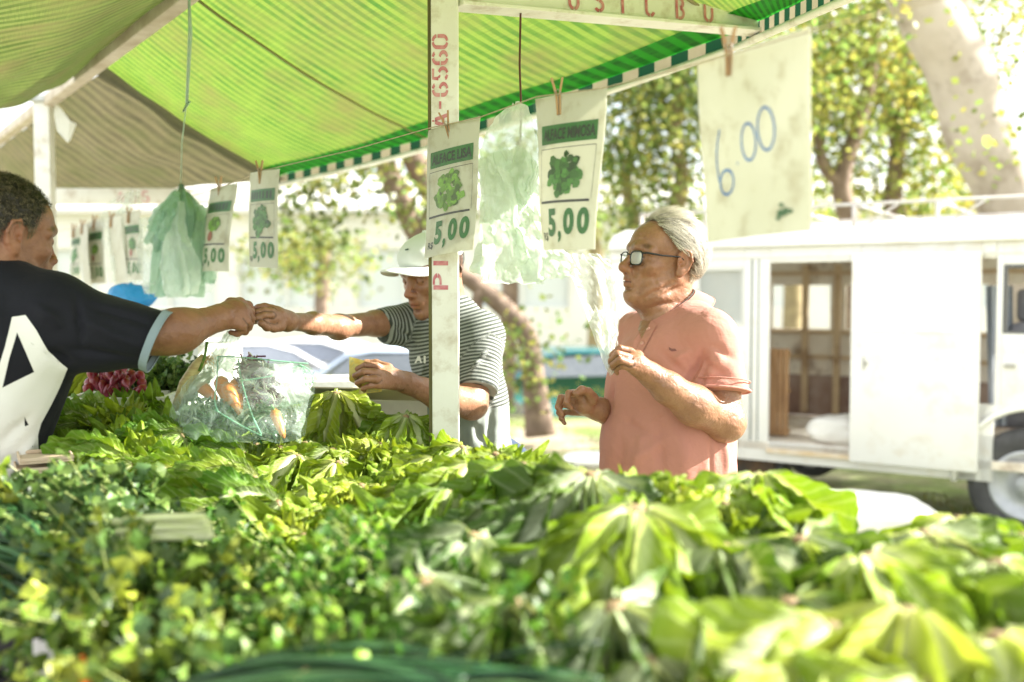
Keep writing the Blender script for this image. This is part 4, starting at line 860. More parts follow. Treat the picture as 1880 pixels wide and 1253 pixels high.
# ================================================================ implicit-surface toolkit for the figures
class Sdf:
    def __init__(s, lo, hi, h):
        s.lo = np.array(lo, dtype=np.float32); s.h = h
        s.n = np.ceil((np.array(hi) - s.lo) / h).astype(int) + 1
        s.f = np.full(s.n, 1.0, dtype=np.float32)
        s.ax = [s.lo[i] + np.arange(s.n[i], dtype=np.float32) * h for i in range(3)]
    def _sub(s, bl, bh):
        sl = []
        for i in range(3):
            a = max(0, int((bl[i] - s.lo[i]) / s.h) - 1); b = min(s.n[i], int((bh[i] - s.lo[i]) / s.h) + 2)
            if b <= a: return None, None
            sl.append(slice(a, b))
        X, Y, Z = np.meshgrid(s.ax[0][sl[0]], s.ax[1][sl[1]], s.ax[2][sl[2]], indexing='ij')
        return tuple(sl), (X, Y, Z)
    def comb(s, sl, d, k, sub=False):
        a = s.f[sl]
        if sub:
            d = -d; hh = np.maximum(k - np.abs(a - d), 0) / k; s.f[sl] = np.maximum(a, d) + hh * hh * k * .25
        else:
            hh = np.maximum(k - np.abs(a - d), 0) / k; s.f[sl] = np.minimum(a, d) - hh * hh * k * .25
    def cap(s, a, b, ra, rb, k=.02, sub=False, cut=None):
        a = np.array(a, dtype=np.float32); b = np.array(b, dtype=np.float32); m = max(ra, rb) + k + .01
        sl, G = s._sub(np.minimum(a, b) - m, np.maximum(a, b) + m)
        if sl is None: return s
        ab = b - a; L2 = max(float(ab @ ab), 1e-9)
        px, py, pz = G[0] - a[0], G[1] - a[1], G[2] - a[2]
        t = np.clip((px * ab[0] + py * ab[1] + pz * ab[2]) / L2, 0, 1)
        d = np.sqrt((px - t * ab[0]) ** 2 + (py - t * ab[1]) ** 2 + (pz - t * ab[2]) ** 2) - (ra + (rb - ra) * t)
        if cut is not None:
            c, n_ = cut; n_ = np.array(n_) / np.linalg.norm(n_)
            d = np.maximum(d, (G[0] - c[0]) * n_[0] + (G[1] - c[1]) * n_[1] + (G[2] - c[2]) * n_[2])
        s.comb(sl, d, k, sub); return s
    def chain(s, pts, rs, k=.02, **kw):
        for i in range(len(pts) - 1): s.cap(pts[i], pts[i + 1], rs[i], rs[i + 1], k, **kw)
        return s
    def ell(s, c, r, M_=None, k=.02, sub=False):
        c = np.array(c, dtype=np.float32); m = max(r) + k + .01
        sl, G = s._sub(c - m, c + m)
        if sl is None: return s
        x, y, z = G[0] - c[0], G[1] - c[1], G[2] - c[2]
        if M_ is not None:   # rows of M_: local axes
            x, y, z = [x * float(M_[i][0]) + y * float(M_[i][1]) + z * float(M_[i][2]) for i in range(3)]
        k0 = np.sqrt((x / r[0]) ** 2 + (y / r[1]) ** 2 + (z / r[2]) ** 2); k1 = np.sqrt((x / r[0] ** 2) ** 2 + (y / r[1] ** 2) ** 2 + (z / r[2] ** 2) ** 2)
        d = k0 * (k0 - 1) / np.maximum(k1, 1e-6)
        s.comb(sl, d, k, sub); return s
    def mesh(s):
        f = s.f; g = f < 0
        cnt = np.zeros([d - 1 for d in f.shape], dtype=np.int8)
        offs = [(i, j, k) for i in (0, 1) for j in (0, 1) for k in (0, 1)]
        sh = f.shape
        for o in offs: cnt += g[o[0]:sh[0] - 1 + o[0], o[1]:sh[1] - 1 + o[1], o[2]:sh[2] - 1 + o[2]]
        act = (cnt > 0) & (cnt < 8); idx = np.argwhere(act)
        acc = np.zeros((len(idx), 3)); num = np.zeros(len(idx))
        for a in offs:
            for ax in range(3):
                if a[ax] == 0:
                    b = list(a); b[ax] = 1
                    va = f[idx[:, 0] + a[0], idx[:, 1] + a[1], idx[:, 2] + a[2]]; vb = f[idx[:, 0] + b[0], idx[:, 1] + b[1], idx[:, 2] + b[2]]
                    m_ = (va < 0) != (vb < 0); t = np.where(m_, va / np.where(va - vb == 0, 1, va - vb), 0)
                    pos = np.array(a, dtype=float)[None, :].repeat(len(idx), 0); pos[:, ax] += t
                    acc += pos * m_[:, None]; num += m_
        v = s.lo + (idx + acc / num[:, None]) * s.h
        ids = np.full(cnt.shape, -1, dtype=np.int32); ids[idx[:, 0], idx[:, 1], idx[:, 2]] = np.arange(len(idx))
        quads = []
        for ax in range(3):
            o1, o2 = (ax + 1) % 3, (ax + 2) % 3
            s0 = [slice(1, -1)] * 3; s0[ax] = slice(0, -1); s1 = list(s0); s1[ax] = slice(1, None)
            A = g[tuple(s0)]; B = g[tuple(s1)]; e = np.argwhere(A != B); flip = A[e[:, 0], e[:, 1], e[:, 2]]
            base = e.copy()
            for q in range(3):
                if q != ax: base[:, q] += 1
            def cell(d1, d2):
                c = base.copy(); c[:, o1] -= d1; c[:, o2] -= d2; return ids[c[:, 0], c[:, 1], c[:, 2]]
            q4 = np.stack([cell(1, 1), cell(0, 1), cell(0, 0), cell(1, 0)], 1)
            q4[~flip] = q4[~flip][:, ::-1]; quads.append(q4)
        q = np.concatenate(quads); q = q[(q >= 0).all(1)]
        return v, q
def relax(v, q, it=2, lam=.5):
    e = np.concatenate([q[:, [0, 1]], q[:, [1, 2]], q[:, [2, 3]], q[:, [3, 0]]])
    deg = np.bincount(e[:, 0], minlength=len(v)) + np.bincount(e[:, 1], minlength=len(v))
    for _ in range(it):
        a = np.zeros_like(v)
        for c in range(3): a[:, c] = np.bincount(e[:, 0], v[e[:, 1], c], len(v)) + np.bincount(e[:, 1], v[e[:, 0], c], len(v))
        v = v + lam * (a / np.maximum(deg, 1)[:, None] - v)
    return v
def vnormals(v, q):
    n = np.cross(v[q[:, 2]] - v[q[:, 0]], v[q[:, 3]] - v[q[:, 1]]); a = np.zeros_like(v)
    for i in range(4):
        for c in range(3): a[:, c] += np.bincount(q[:, i], n[:, c], len(v))
    return a / np.maximum(np.linalg.norm(a, axis=1), 1e-9)[:, None]
def snoise(v, sc, seed=0):
    r = np.random.RandomState(seed); o = np.zeros(len(v)); 
    for i in range(5):
        d = r.normal(size=3); d /= np.linalg.norm(d); d2 = r.normal(size=3); d2 /= np.linalg.norm(d2)
        o += np.sin(v @ d * sc * (1 + .35 * i) + r.uniform(0, 6.3) + 1.6 * np.sin(v @ d2 * sc * .7 + i))
    return o / 5
def segdist(v, a, b):
    a = np.array(a); b = np.array(b); ab = b - a; t = np.clip((v - a) @ ab / (ab @ ab), 0, 1)
    return np.linalg.norm(v - a - t[:, None] * ab, axis=1), t
def npmesh(name, v, q, col=None, uv=None):
    me = bpy.data.meshes.new(name); me.vertices.add(len(v)); me.vertices.foreach_set('co', v.astype(np.float32).ravel())
    me.loops.add(len(q) * 4); me.loops.foreach_set('vertex_index', q.astype(np.int32).ravel())
    me.polygons.add(len(q)); me.polygons.foreach_set('loop_start', np.arange(0, len(q) * 4, 4, dtype=np.int32))
    c = np.ones((len(v), 4), dtype=np.float32)
    if col is not None: c[:, :3] = col
    me.update(calc_edges=True)
    ca = me.color_attributes.new('Col', 'FLOAT_COLOR', 'POINT'); ca.data.foreach_set('color', c.ravel())
    if uv is not None:
        l = me.uv_layers.new(name='UVMap'); l.data.foreach_set('uv', uv[q.ravel()].astype(np.float32).ravel())
    me.validate(); return me
def frame(yaw_dir, pitch, roll=0):
    """rows f, l, u of a head or torso frame; yaw_dir = horizontal facing angle in degrees (0 = +X, 90 = away from camera)"""
    a = R(yaw_dir); f = Vector((math.cos(a) * math.cos(R(pitch)), math.sin(a) * math.cos(R(pitch)), math.sin(R(pitch))))
    l = UP.cross(f).normalized(); u = f.cross(l).normalized()
    if roll:
        l, u = l * math.cos(R(roll)) + u * math.sin(R(roll)), u * math.cos(R(roll)) - l * math.sin(R(roll))
    return (f, l, u)
class Head:
    def __init__(s, c, fr, sc=1.0): s.c = Vector(c); s.fr = fr; s.s = sc; s.M = [list(x) for x in fr]
    def w(s, x, y, z): return s.c + (s.fr[0] * x + s.fr[1] * y + s.fr[2] * z) * s.s
    def local(s, v): return ((v - np.array(s.c)) @ np.array(s.M).T) / s.s
    def build(s, S, old=False, nose=1.0):
        w, k = s.w, s.s
        E = lambda c, r, kk=.02, sub=False: S.ell(w(*c), [q * k for q in r], s.M, kk * k, sub)
        C = lambda a, b, ra, rb, kk=.01, sub=False: S.cap(w(*a), w(*b), ra * k, rb * k, kk * k, sub)
        E((-.012, 0, .035), (.098, .076, .085)); E((.045, 0, .045), (.05, .06, .048), .03)
        E((.028, 0, -.035), (.066, .053 if old else .058, .082), .03)
        for y in (-1, 1):
            jr = .85 if old else 1.0; C((-.012, y * .053 * jr, -.045), (.03, y * .043 * jr, -.08), .022 * jr, .019 * jr, .03); C((.03, y * .043 * jr, -.08), (.078, y * .012, -.1), .019 * jr, .017, .03)
            E((.062, y * .040, -.022), (.024, .022, .022), .025)
        E((.082, 0, -.1), (.019, .022, .017), .02)
        C((.088, -.026, .024), (.088, .026, .024), .0125, .0125, .018)
        for y in (-1, 1): C((.088, y * .02, .024), (.070, y * .055, .016), .0115, .009, .014)
        for y in (-1, 1): E((.103, y * .033, .002), (.018, .019, .0125), .016, True)
        for y in (-1, 1): E((.078, y * .033, .001), (.0155, .0165, .0135), .004)          # lids
        nx = .119 - .014 * (1 - nose); C((.092, 0, .012), (nx, 0, -.03), .0075, .0115 * nose, .014)
        C((nx, 0, -.03), (nx - .007, 0, -.037), .0115 * nose, .010 * nose, .008)
        for y in (-1, 1): E((.107, y * .0135, -.036), (.011, .0075, .0085), .007); 
        for y in (-1, 1): E((.110, y * .0075, -.046), (.006, .004, .005), .003, True)
        E((.092, 0, -.062), (.017, .032, .022), .016)
        C((.0965, -.018, -.0645), (.105, 0, -.061), .0045, .006, .006); C((.105, 0, -.061), (.0965, .018, -.0645), .006, .0045, .006)
        C((.096, -.016, -.073), (.103, 0, -.0745), .005, .0075, .006); C((.103, 0, -.0745), (.096, .016, -.073), .0075, .005, .006)
        C((.103, -.022, -.0685), (.112, 0, -.0675), .0012, .0016, .003, True); C((.112, 0, -.0675), (.103, .022, -.0685), .0016, .0012, .003, True)
        E((.100, 0, -.086), (.008, .018, .004), .008, True)
        for y in (-1, 1):   # ears
            c0 = Vector((-.008, y * .080, -.008))
            E((-.014, y * .083, -.002), (.020, .0085, .033), .006); E((-.006, y * .080, -.032), (.011, .008, .013), .008)
            E((-.010, y * .094, .001), (.0125, .0085, .022), .003, True); E((-.004, y * .088, -.008), (.006, .007, .008), .003, True)
            pts = [w(.006, y * .083, .014), w(-.006, y * .091, .030), w(-.024, y * .095, .024), w(-.032, y * .094, .002), w(-.025, y * .088, -.02), w(-.008, y * .083, -.038)]
            S.chain(pts, [.0028 * k, .0034 * k, .0038 * k, .0036 * k, .0034 * k, .004 * k], .004 * k)
            S.chain([w(-.018, y * .090, .010), w(-.020, y * .089, -.006), w(-.010, y * .086, -.02)], [.0024 * k] * 3, .003 * k)
        if old:
            E((.042, 0, -.112), (.04, .036, .020), .03); E((.005, 0, -.11), (.05, .045, .035), .04)
            for y in (-1, 1): E((.050, y * .040, -.085), (.020, .012, .020), .02)
            for y in (-1, 1): C((.098, y * .022, -.035), (.088, y * .036, -.075), .0016, .0016, .007, True)
            for y in (-1, 1): C((.09, y * .02, -.014), (.086, y * .042, -.018), .001, .001, .005, True)
    def paint(s, v, base=(1, 1, 1), brow=(.2, .15, .12), lip=(1.05, .62, .6), lids=False):
        L = s.local(v); n = len(v); c = np.tile(np.array(base, dtype=np.float64), (n, 1))
        inhead = (L[:, 2] > -.14) & (np.abs(L[:, 1]) < .11) & (np.abs(L[:, 0]) < .15)
        c *= (1 + .07 * snoise(v, 60, 1) + .05 * snoise(v, 180, 2))[:, None]
        red = np.exp(-(((L[:, 0] - .112) / .02) ** 2 + (L[:, 1] / .02) ** 2 + ((L[:, 2] + .035) / .02) ** 2)) + .6 * np.exp(-(((L[:, 0] + .01) / .03) ** 2 + ((np.abs(L[:, 1]) - .085) / .012) ** 2 + ((L[:, 2]) / .035) ** 2))
        c *= 1 + red[:, None] * np.array([.12, -.14, -.18])
        def lerpc(m, col): nonlocal c; c = c * (1 - m[:, None]) + np.array(col) * c * m[:, None]
        for y in (-1, 1):
            d, t = segdist(L, (.098, y * .012, .026), (.080, y * .052, .028)); lerpc(np.clip(1.6 * np.exp(-(d / .0068) ** 2), 0, 1) * inhead * (.75 + .25 * snoise(L, 900, 4)), brow)
            d, t = segdist(L, (.094, y * .020, -.001), (.085, y * .046, -.001)); lerpc(np.clip(1.5 * np.exp(-(d / .0022) ** 2), 0, 1) * inhead, (.12, .08, .07))
            d, t = segdist(L, (.09, y * .02, .006), (.086, y * .044, .008)); lerpc(.45 * np.exp(-(d / .006) ** 2) * inhead, (.6, .5, .45))
        d, t = segdist(L, (.104, -.017, -.067), (.104, .017, -.067)); lerpc(np.clip(1.4 * np.exp(-((L[:, 2] + .068) / .008) ** 4), 0, 1) * (np.abs(L[:, 1]) < .022) * (L[:, 0] > .09) * inhead, lip)
        lerpc(np.clip(1.2 * np.exp(-((L[:, 2] + .068) / .0016) ** 2), 0, 1) * (np.abs(L[:, 1]) < .024) * (L[:, 0] > .088) * inhead, (.3, .15, .14))
        for y in (-1, 1): lerpc(np.exp(-(((L[:, 0] - .108) / .006) ** 2 + ((L[:, 1] - y * .0075) / .0045) ** 2 + ((L[:, 2] + .045) / .003) ** 2)), (.25, .15, .12))
        return c
HANDS = []
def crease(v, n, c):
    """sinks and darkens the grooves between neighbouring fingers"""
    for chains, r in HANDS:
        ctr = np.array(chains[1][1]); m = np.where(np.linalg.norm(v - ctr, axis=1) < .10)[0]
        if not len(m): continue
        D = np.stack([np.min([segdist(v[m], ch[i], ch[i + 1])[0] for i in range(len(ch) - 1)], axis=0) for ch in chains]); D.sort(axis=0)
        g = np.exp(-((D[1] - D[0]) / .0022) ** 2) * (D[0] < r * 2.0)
        v[m] -= n[m] * (.0022 * g)[:, None]; c[m] *= (1 - .62 * g)[:, None] * np.array([1, .96, .95])  # shade between the fingers is put into the skin colour
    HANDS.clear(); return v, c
def hand(S, wrist, palm, knuckles, fingers, thumb, r=.0085, pr=(.040, .016), k=.010):
    HANDS.append(([[list(knuckles[i])] + [list(q_) for q_ in fingers[i]] for i in range(4)] + [[list(q_) for q_ in thumb[1:]]], r))
    """wrist point, palm centre, 4 knuckle points, 4 finger chains, thumb chain; all 3D"""
    S.cap(wrist, palm, .025, .026, .02)
    for i, kn in enumerate(knuckles):
        S.cap(Vector(wrist).lerp(Vector(kn), .35), kn, .015, r * 1.12, .012)
        rr = r * (1.0, 1.05, 1.0, .86)[i]
        pts = [kn] + fingers[i]; n = len(pts)
        S.chain(pts, [rr * (1.12 - .12 * j) for j in range(n)], .0022)
    S.chain(thumb, [r * 1.9] + [r * (1.3 - .08 * j) for j in range(1, len(thumb))], .008)
skin_m = {}
def skin_mat(name, col, rough=.48):
    m, t, N, L, b = newmat(name); tc = nd(t, 'ShaderNodeTexCoord')
    at_ = nd(t, 'ShaderNodeAttribute', attribute_name='Col')
    n1 = nd(t, 'ShaderNodeTexNoise', i_Scale=26, i_Detail=8, i_Roughness=.7); L.new(tc.outputs['Object'], n1.inputs['Vector'])
    rp = nd(t, 'ShaderNodeValToRGB'); e = rp.color_ramp.elements; e[0].position = .3; e[1].position = .7
    e[0].color = (col[0] * .8, col[1] * .72, col[2] * .68, 1); e[1].color = (min(1, col[0] * 1.2), col[1] * 1.22, col[2] * 1.2, 1); L.new(n1.outputs[0], rp.inputs[0])
    mx = nd(t, 'ShaderNodeMixRGB', blend_type='MULTIPLY'); mx.inputs[0].default_value = 1; L.new(rp.outputs[0], mx.inputs[1]); L.new(at_.outputs['Color'], mx.inputs[2])
    v1 = nd(t, 'ShaderNodeTexVoronoi', i_Scale=75); L.new(tc.outputs['Object'], v1.inputs['Vector'])
    r2 = nd(t, 'ShaderNodeValToRGB'); e = r2.color_ramp.elements; e[0].position = .04; e[0].color = (.55, .42, .4, 1); e[1].position = .12; e[1].color = (1, 1, 1, 1); L.new(v1.outputs['Distance'], r2.inputs[0])
    m2 = nd(t, 'ShaderNodeMixRGB', blend_type='MULTIPLY'); m2.inputs[0].default_value = .5; L.new(mx.outputs[0], m2.inputs[1]); L.new(r2.outputs[0], m2.inputs[2])
    L.new(m2.outputs[0], b.inputs['Base Color']); b.inputs['Roughness'].default_value = rough; b.inputs['Specular IOR Level'].default_value = .55
    b.inputs['Subsurface Weight'].default_value = .05; b.inputs['Subsurface Radius'].default_value = (.010, .004, .002); b.inputs['Subsurface Scale'].default_value = 1
    n2 = nd(t, 'ShaderNodeTexNoise', i_Scale=170, i_Detail=5); L.new(tc.outputs['Object'], n2.inputs['Vector'])
    n3 = nd(t, 'ShaderNodeTexNoise', i_Scale=38, i_Detail=6, i_Distortion=1.5); L.new(tc.outputs['Object'], n3.inputs['Vector'])
    ad = nd(t, 'ShaderNodeMath', operation='MULTIPLY_ADD', i_1=2.2); L.new(n3.outputs[0], ad.inputs[0]); L.new(n2.outputs[0], ad.inputs[2])
    bp = nd(t, 'ShaderNodeBump', i_Strength=.55, i_Distance=.002); L.new(ad.outputs[0], bp.inputs['Height']); L.new(bp.outputs[0], b.inputs['Normal'])
    return m
def cloth_mat(name, c1, c2, stripe=None, bump=.25, rough=.85, weave=900, transl=0):
    m, t, N, L, b = newmat(name); tc = nd(t, 'ShaderNodeTexCoord')
    n1 = nd(t, 'ShaderNodeTexNoise', i_Scale=7, i_Detail=6); L.new(tc.outputs['Object'], n1.inputs['Vector'])
    mx = nd(t, 'ShaderNodeMixRGB'); mx.inputs[1].default_value = rgba(c1); mx.inputs[2].default_value = rgba(c2); L.new(n1.outputs[0], mx.inputs[0]); col = mx.outputs[0]
    if stripe:
        uv = nd(t, 'ShaderNodeUVMap'); sx_ = nd(t, 'ShaderNodeSeparateXYZ'); L.new(uv.outputs[0], sx_.inputs[0])
        a = nd(t, 'ShaderNodeMath', operation='MULTIPLY', i_1=2 * math.pi / stripe['period']); L.new(sx_.outputs[0], a.inputs[0])
        s_ = nd(t, 'ShaderNodeMath', operation='SINE'); L.new(a.outputs[0], s_.inputs[0])
        r = nd(t, 'ShaderNodeMapRange'); r.inputs[1].default_value = -.1; r.inputs[2].default_value = .35; L.new(s_.outputs[0], r.inputs[0])
        g = nd(t, 'ShaderNodeMath', operation='GREATER_THAN', i_1=0.0); L.new(sx_.outputs[1], g.inputs[0])
        mu = nd(t, 'ShaderNodeMath', operation='MULTIPLY'); L.new(r.outputs[0], mu.inputs[0]); L.new(g.outputs[0], mu.inputs[1])
        m2 = nd(t, 'ShaderNodeMixRGB'); L.new(mu.outputs[0], m2.inputs[0]); L.new(col, m2.inputs[1]); m2.inputs[2].default_value = rgba(stripe['col']); col = m2.outputs[0]
    at_ = nd(t, 'ShaderNodeAttribute', attribute_name='Col'); m3 = nd(t, 'ShaderNodeMixRGB', blend_type='MULTIPLY'); m3.inputs[0].default_value = 1
    L.new(col, m3.inputs[1]); L.new(at_.outputs['Color'], m3.inputs[2]); L.new(m3.outputs[0], b.inputs['Base Color'])
    b.inputs['Roughness'].default_value = rough; b.inputs['Sheen Weight'].default_value = .04; b.inputs['Specular IOR Level'].default_value = .2
    n2 = nd(t, 'ShaderNodeTexNoise', i_Scale=9, i_Detail=4, i_Distortion=.5); L.new(tc.outputs['Object'], n2.inputs['Vector'])
    mp = nd(t, 'ShaderNodeMapping'); mp.inputs['Scale'].default_value = (60, 60, 330); L.new(tc.outputs['Object'], mp.inputs[0])
    n3 = nd(t, 'ShaderNodeTexNoise', i_Scale=1, i_Detail=2); L.new(mp.outputs[0], n3.inputs['Vector'])
    b1 = nd(t, 'ShaderNodeBump', i_Strength=bump, i_Distance=.018); L.new(n2.outputs[0], b1.inputs['Height'])
    b2 = nd(t, 'ShaderNodeBump', i_Strength=.35, i_Distance=.0012); L.new(n3.outputs[0], b2.inputs['Height']); L.new(b1.outputs[0], b2.inputs['Normal']); L.new(b2.outputs[0], b.inputs['Normal'])
    return m
def folds(v, n, lst):
    o = np.array((0, 0, CAM_Z)); rel = v - o; fr = np.where((n * rel).sum(1) < 0)[0]; rf = rel[fr]
    for a, b, wd, amp in lst:
        amp = amp * 1.6 if wd > .0068 else amp; pts = []                                   # lay the crease line on the surface first
        for k in range(9):
            p = np.array(a) + (np.array(b) - np.array(a)) * k / 8; dr = p - o; dr /= np.linalg.norm(dr); al = rf @ dr
            pd = np.linalg.norm(rf - al[:, None] * dr, axis=1); ok = np.where(pd < .009)[0]
            if len(ok): pts.append(v[fr[ok[np.argmin(al[ok] + pd[ok] * 2)]]])
        if len(pts) < 2: continue
        m = len(pts) - 1; best = np.full(len(v), 9.0); tt = np.zeros(len(v))
        for k in range(m):
            if np.linalg.norm(pts[k + 1] - pts[k]) < 1e-5: continue
            d, t = segdist(v, pts[k], pts[k + 1]); u = d < best; best[u] = d[u]; tt[u] = (k + t[u]) / m
        v = v + n * (amp * np.exp(-(best / wd) ** 2) * (.15 + .85 * np.sin(np.clip(tt, 0, 1) * math.pi)))[:, None]
    return v
def strands(mb, H, n, region, flow, ell_c, ell_r, ln, wd, off, cols, rnd, segs=4, curl=0, lift=0):
    k = 0
    while k < n:
        q = Vector((rnd.gauss(0, 1), rnd.gauss(0, 1), rnd.gauss(0, 1))).normalized()
        p = Vector((ell_c[0] + q.x * ell_r[0], ell_c[1] + q.y * ell_r[1], ell_c[2] + q.z * ell_r[2]))
        if not region(p): continue
        k += 1; L_ = ln * rnd.uniform(.6, 1.3); o = off * rnd.uniform(.3, 1.2); st = L_ / segs; pts = []; c = rnd.choice(cols); kk = rnd.uniform(.75, 1.2)
        d = None; ph = rnd.uniform(0, 6.28)
        for i in range(segs + 1):
            nn = Vector(((p.x - ell_c[0]) / ell_r[0] ** 2, (p.y - ell_c[1]) / ell_r[1] ** 2, (p.z - ell_c[2]) / ell_r[2] ** 2)).normalized()
            e = Vector(((p.x - ell_c[0]) / ell_r[0], (p.y - ell_c[1]) / ell_r[1], (p.z - ell_c[2]) / ell_r[2])); sc_ = e.length
            ps = Vector((ell_c[0] + e.x / sc_ * ell_r[0], ell_c[1] + e.y / sc_ * ell_r[1], ell_c[2] + e.z / sc_ * ell_r[2]))
            pts.append((ps + nn * (o + lift * i / segs), nn))
            fl = flow(ps, rnd); fl = (fl - nn * fl.dot(nn))
            if curl: fl = fl.normalized() + Vector((math.sin(ph + i * 2.2), math.cos(ph + i * 1.9), math.sin(ph + i * 2.7))) * curl
            fl.normalize(); p = ps + fl * st
            d = fl
        vs = []
        for i, (q_, nn) in enumerate(pts):
            t_ = (pts[min(i + 1, segs)][0] - pts[max(i - 1, 0)][0]).normalized(); sd_ = t_.cross(nn).normalized() * wd * (1 - .75 * i / segs)
            vs += [H.w(*(q_ + sd_)), H.w(*(q_ - sd_))]
        mb.add(vs, [(2 * i, 2 * i + 1, 2 * i + 3, 2 * i + 2) for i in range(segs)], c=(c[0] * kk, c[1] * kk, c[2] * kk))
def haircap(name, H, region, ell_c, ell_r, off, m, parent, jitter=.003, col=(1, 1, 1)):
    mb = MB(); nu, nv = 90, 60; ids = {}; vs = []; fs = []
    for i in range(nu):
        for j in range(nv + 1):
            a = 2 * math.pi * i / nu; b = math.pi * j / nv
            q = Vector((math.sin(b) * math.cos(a), math.sin(b) * math.sin(a), math.cos(b)))
            p = Vector((ell_c[0] + q.x * ell_r[0], ell_c[1] + q.y * ell_r[1], ell_c[2] + q.z * ell_r[2]))
            if region(p): ids[(i, j)] = len(vs); vs.append(H.w(*(p + q * (off + jitter * mnoise.noise(p * 70)))))
    for i in range(nu):
        for j in range(nv):
            k4 = [(i, j), ((i + 1) % nu, j), ((i + 1) % nu, j + 1), (i, j + 1)]
            if all(k_ in ids for k_ in k4): fs.append(tuple(ids[k_] for k_ in k4))
    mb.add(vs, fs, c=col); return mb
def decal(outline, holes, target, name, m, parent, off=.0015, step=7, orig=None):
    """a printed shape lying on a garment: 2D outline thrown onto the cloth surface"""
    from mathutils.geometry import tessellate_polygon
    loops = [[Vector((a, b, 0)) for a, b in outline]] + [[Vector((a, b, 0)) for a, b in h] for h in holes]
    flat = [p for l in loops for p in l]; tri = tessellate_polygon(loops)
    bm = bmesh.new(); vv = [bm.verts.new(p) for p in flat]
    for t_ in tri:
        try: bm.faces.new([vv[i] for i in t_])
        except ValueError: pass
    for _ in range(7):
        es = [e for e in bm.edges if e.calc_length() > step]
        if not es: break
        bmesh.ops.subdivide_edges(bm, edges=es, cuts=1); bmesh.ops.triangulate(bm, faces=bm.faces)
    me_t = target.data; T = target.matrix_world
    tl = target.location + (target.parent.location if target.parent else Vector())
    bvh = BVHTree.FromPolygons([v.co + tl for v in me_t.vertices], [tuple(p.vertices) for p in me_t.polygons])
    o = Vector((0, 0, CAM_Z)); vs = []; 
    for v in bm.verts:
        dr = (P(v.co.x, v.co.y, 2.0) - o).normalized(); h = bvh.ray_cast(o, dr)
        if h[0] is None: h = bvh.find_nearest(P(v.co.x, v.co.y, 2.1))
        vs.append(h[0] + (h[1] if h[1].dot(dr) < 0 else -h[1]) * off)
    bm.verts.index_update(); mb = MB(); mb.add(vs, [tuple(v.index for v in f.verts) for f in bm.faces]); bm.free()
    return mb.build(name, m, parent)
def garment(S, fold_list, name, m, parent, relax_n=3, noise_amp=.003, noise_sc=22, col=None, uvf=None, seed=0):
    v, q = S.mesh(); v = relax(v, q, relax_n); n = vnormals(v, q)
    v = v + n * (noise_amp * snoise(v, noise_sc, seed + 3) + noise_amp * .5 * snoise(v, noise_sc * 2.3, seed + 7))[:, None]
    v = folds(v, n, fold_list); v = relax(v, q, 1, .3)
    return put(name, npmesh(name, v, q, col(v) if col else None, uvf(v) if uvf else None), m, parent)
def legs(S_col, hip, facing_l, foot_fwd, parent, mt, ms, stance=.13):
    """trousers and shoes below the table"""
    l = Vector(facing_l); f = Vector(foot_fwd)
    S = Sdf([hip.x - .4, hip.y - .4, -.02], [hip.x + .4, hip.y + .4, hip.z + .16], .012)
    S.ell(hip, (.17, .15, .14), None, .04)
    for sg in (-1, 1):
        kn = Vector((hip.x, hip.y, .48)) + l * sg * stance + f * .02; an = Vector((hip.x, hip.y, .09)) + l * sg * stance
        S.cap(hip + l * sg * .09 - UP * .04, kn, .095, .068, .04); S.cap(kn, an, .068, .058, .03)
    v, q = S.mesh(); v = relax(v, q, 2); put('trousers', npmesh('trousers', v, q), mt, parent)
    for sg in (-1, 1):
        S = Sdf([hip.x - .45, hip.y - .45, -.0], [hip.x + .45, hip.y + .45, .16], .008); an = Vector((hip.x, hip.y, .07)) + l * sg * stance
        S.cap(an, an + f * .15 - UP * .025, .048, .038, .03); v, q = S.mesh(); v[:, 2] = np.maximum(v[:, 2], .045); put('shoe', npmesh('shoe', v, q), ms, parent)
denim = cloth_mat('denim', (.03, .05, .09), (.05, .07, .12)); shoe_m = pmat('shoe_leather', (.03, .02, .015), (.05, .035, .03), rough=.5)
# ================================================================ the elderly man in the salmon polo shirt
DO = 2.6
def O(px, py, dd=0): return P(px, py, DO + dd)
om = thing('person', Vector((O(1226, 700).x, O(1226, 700).y, 0)), 'elderly man with white hair and glasses in a salmon polo shirt', 'person')
HO = Head(O(1219, 481), frame(200, 7), .97)
S = Sdf(O(1000, 920, -.45) - Vector((.02, 0, .02)), (O(1395, 385, 0).x, DO + .32, O(1200, 385, 0).z + .02), .0027)
HO.build(S, old=True)
S.cap(O(1230, 520, .02), O(1238, 600, .03), .056, .062, .03); S.cap(HO.w(.012, .0, -.1), O(1214, 590, .0), .036, .048, .03)
S.ell(O(1232, 690), (.13, .14, .14), None, .05); S.cap(O(1300, 625, -.12), O(1172, 618, .14), .055, .055, .04)
S.ell(O(1226, 800), (.14, .14, .14), None, .05)
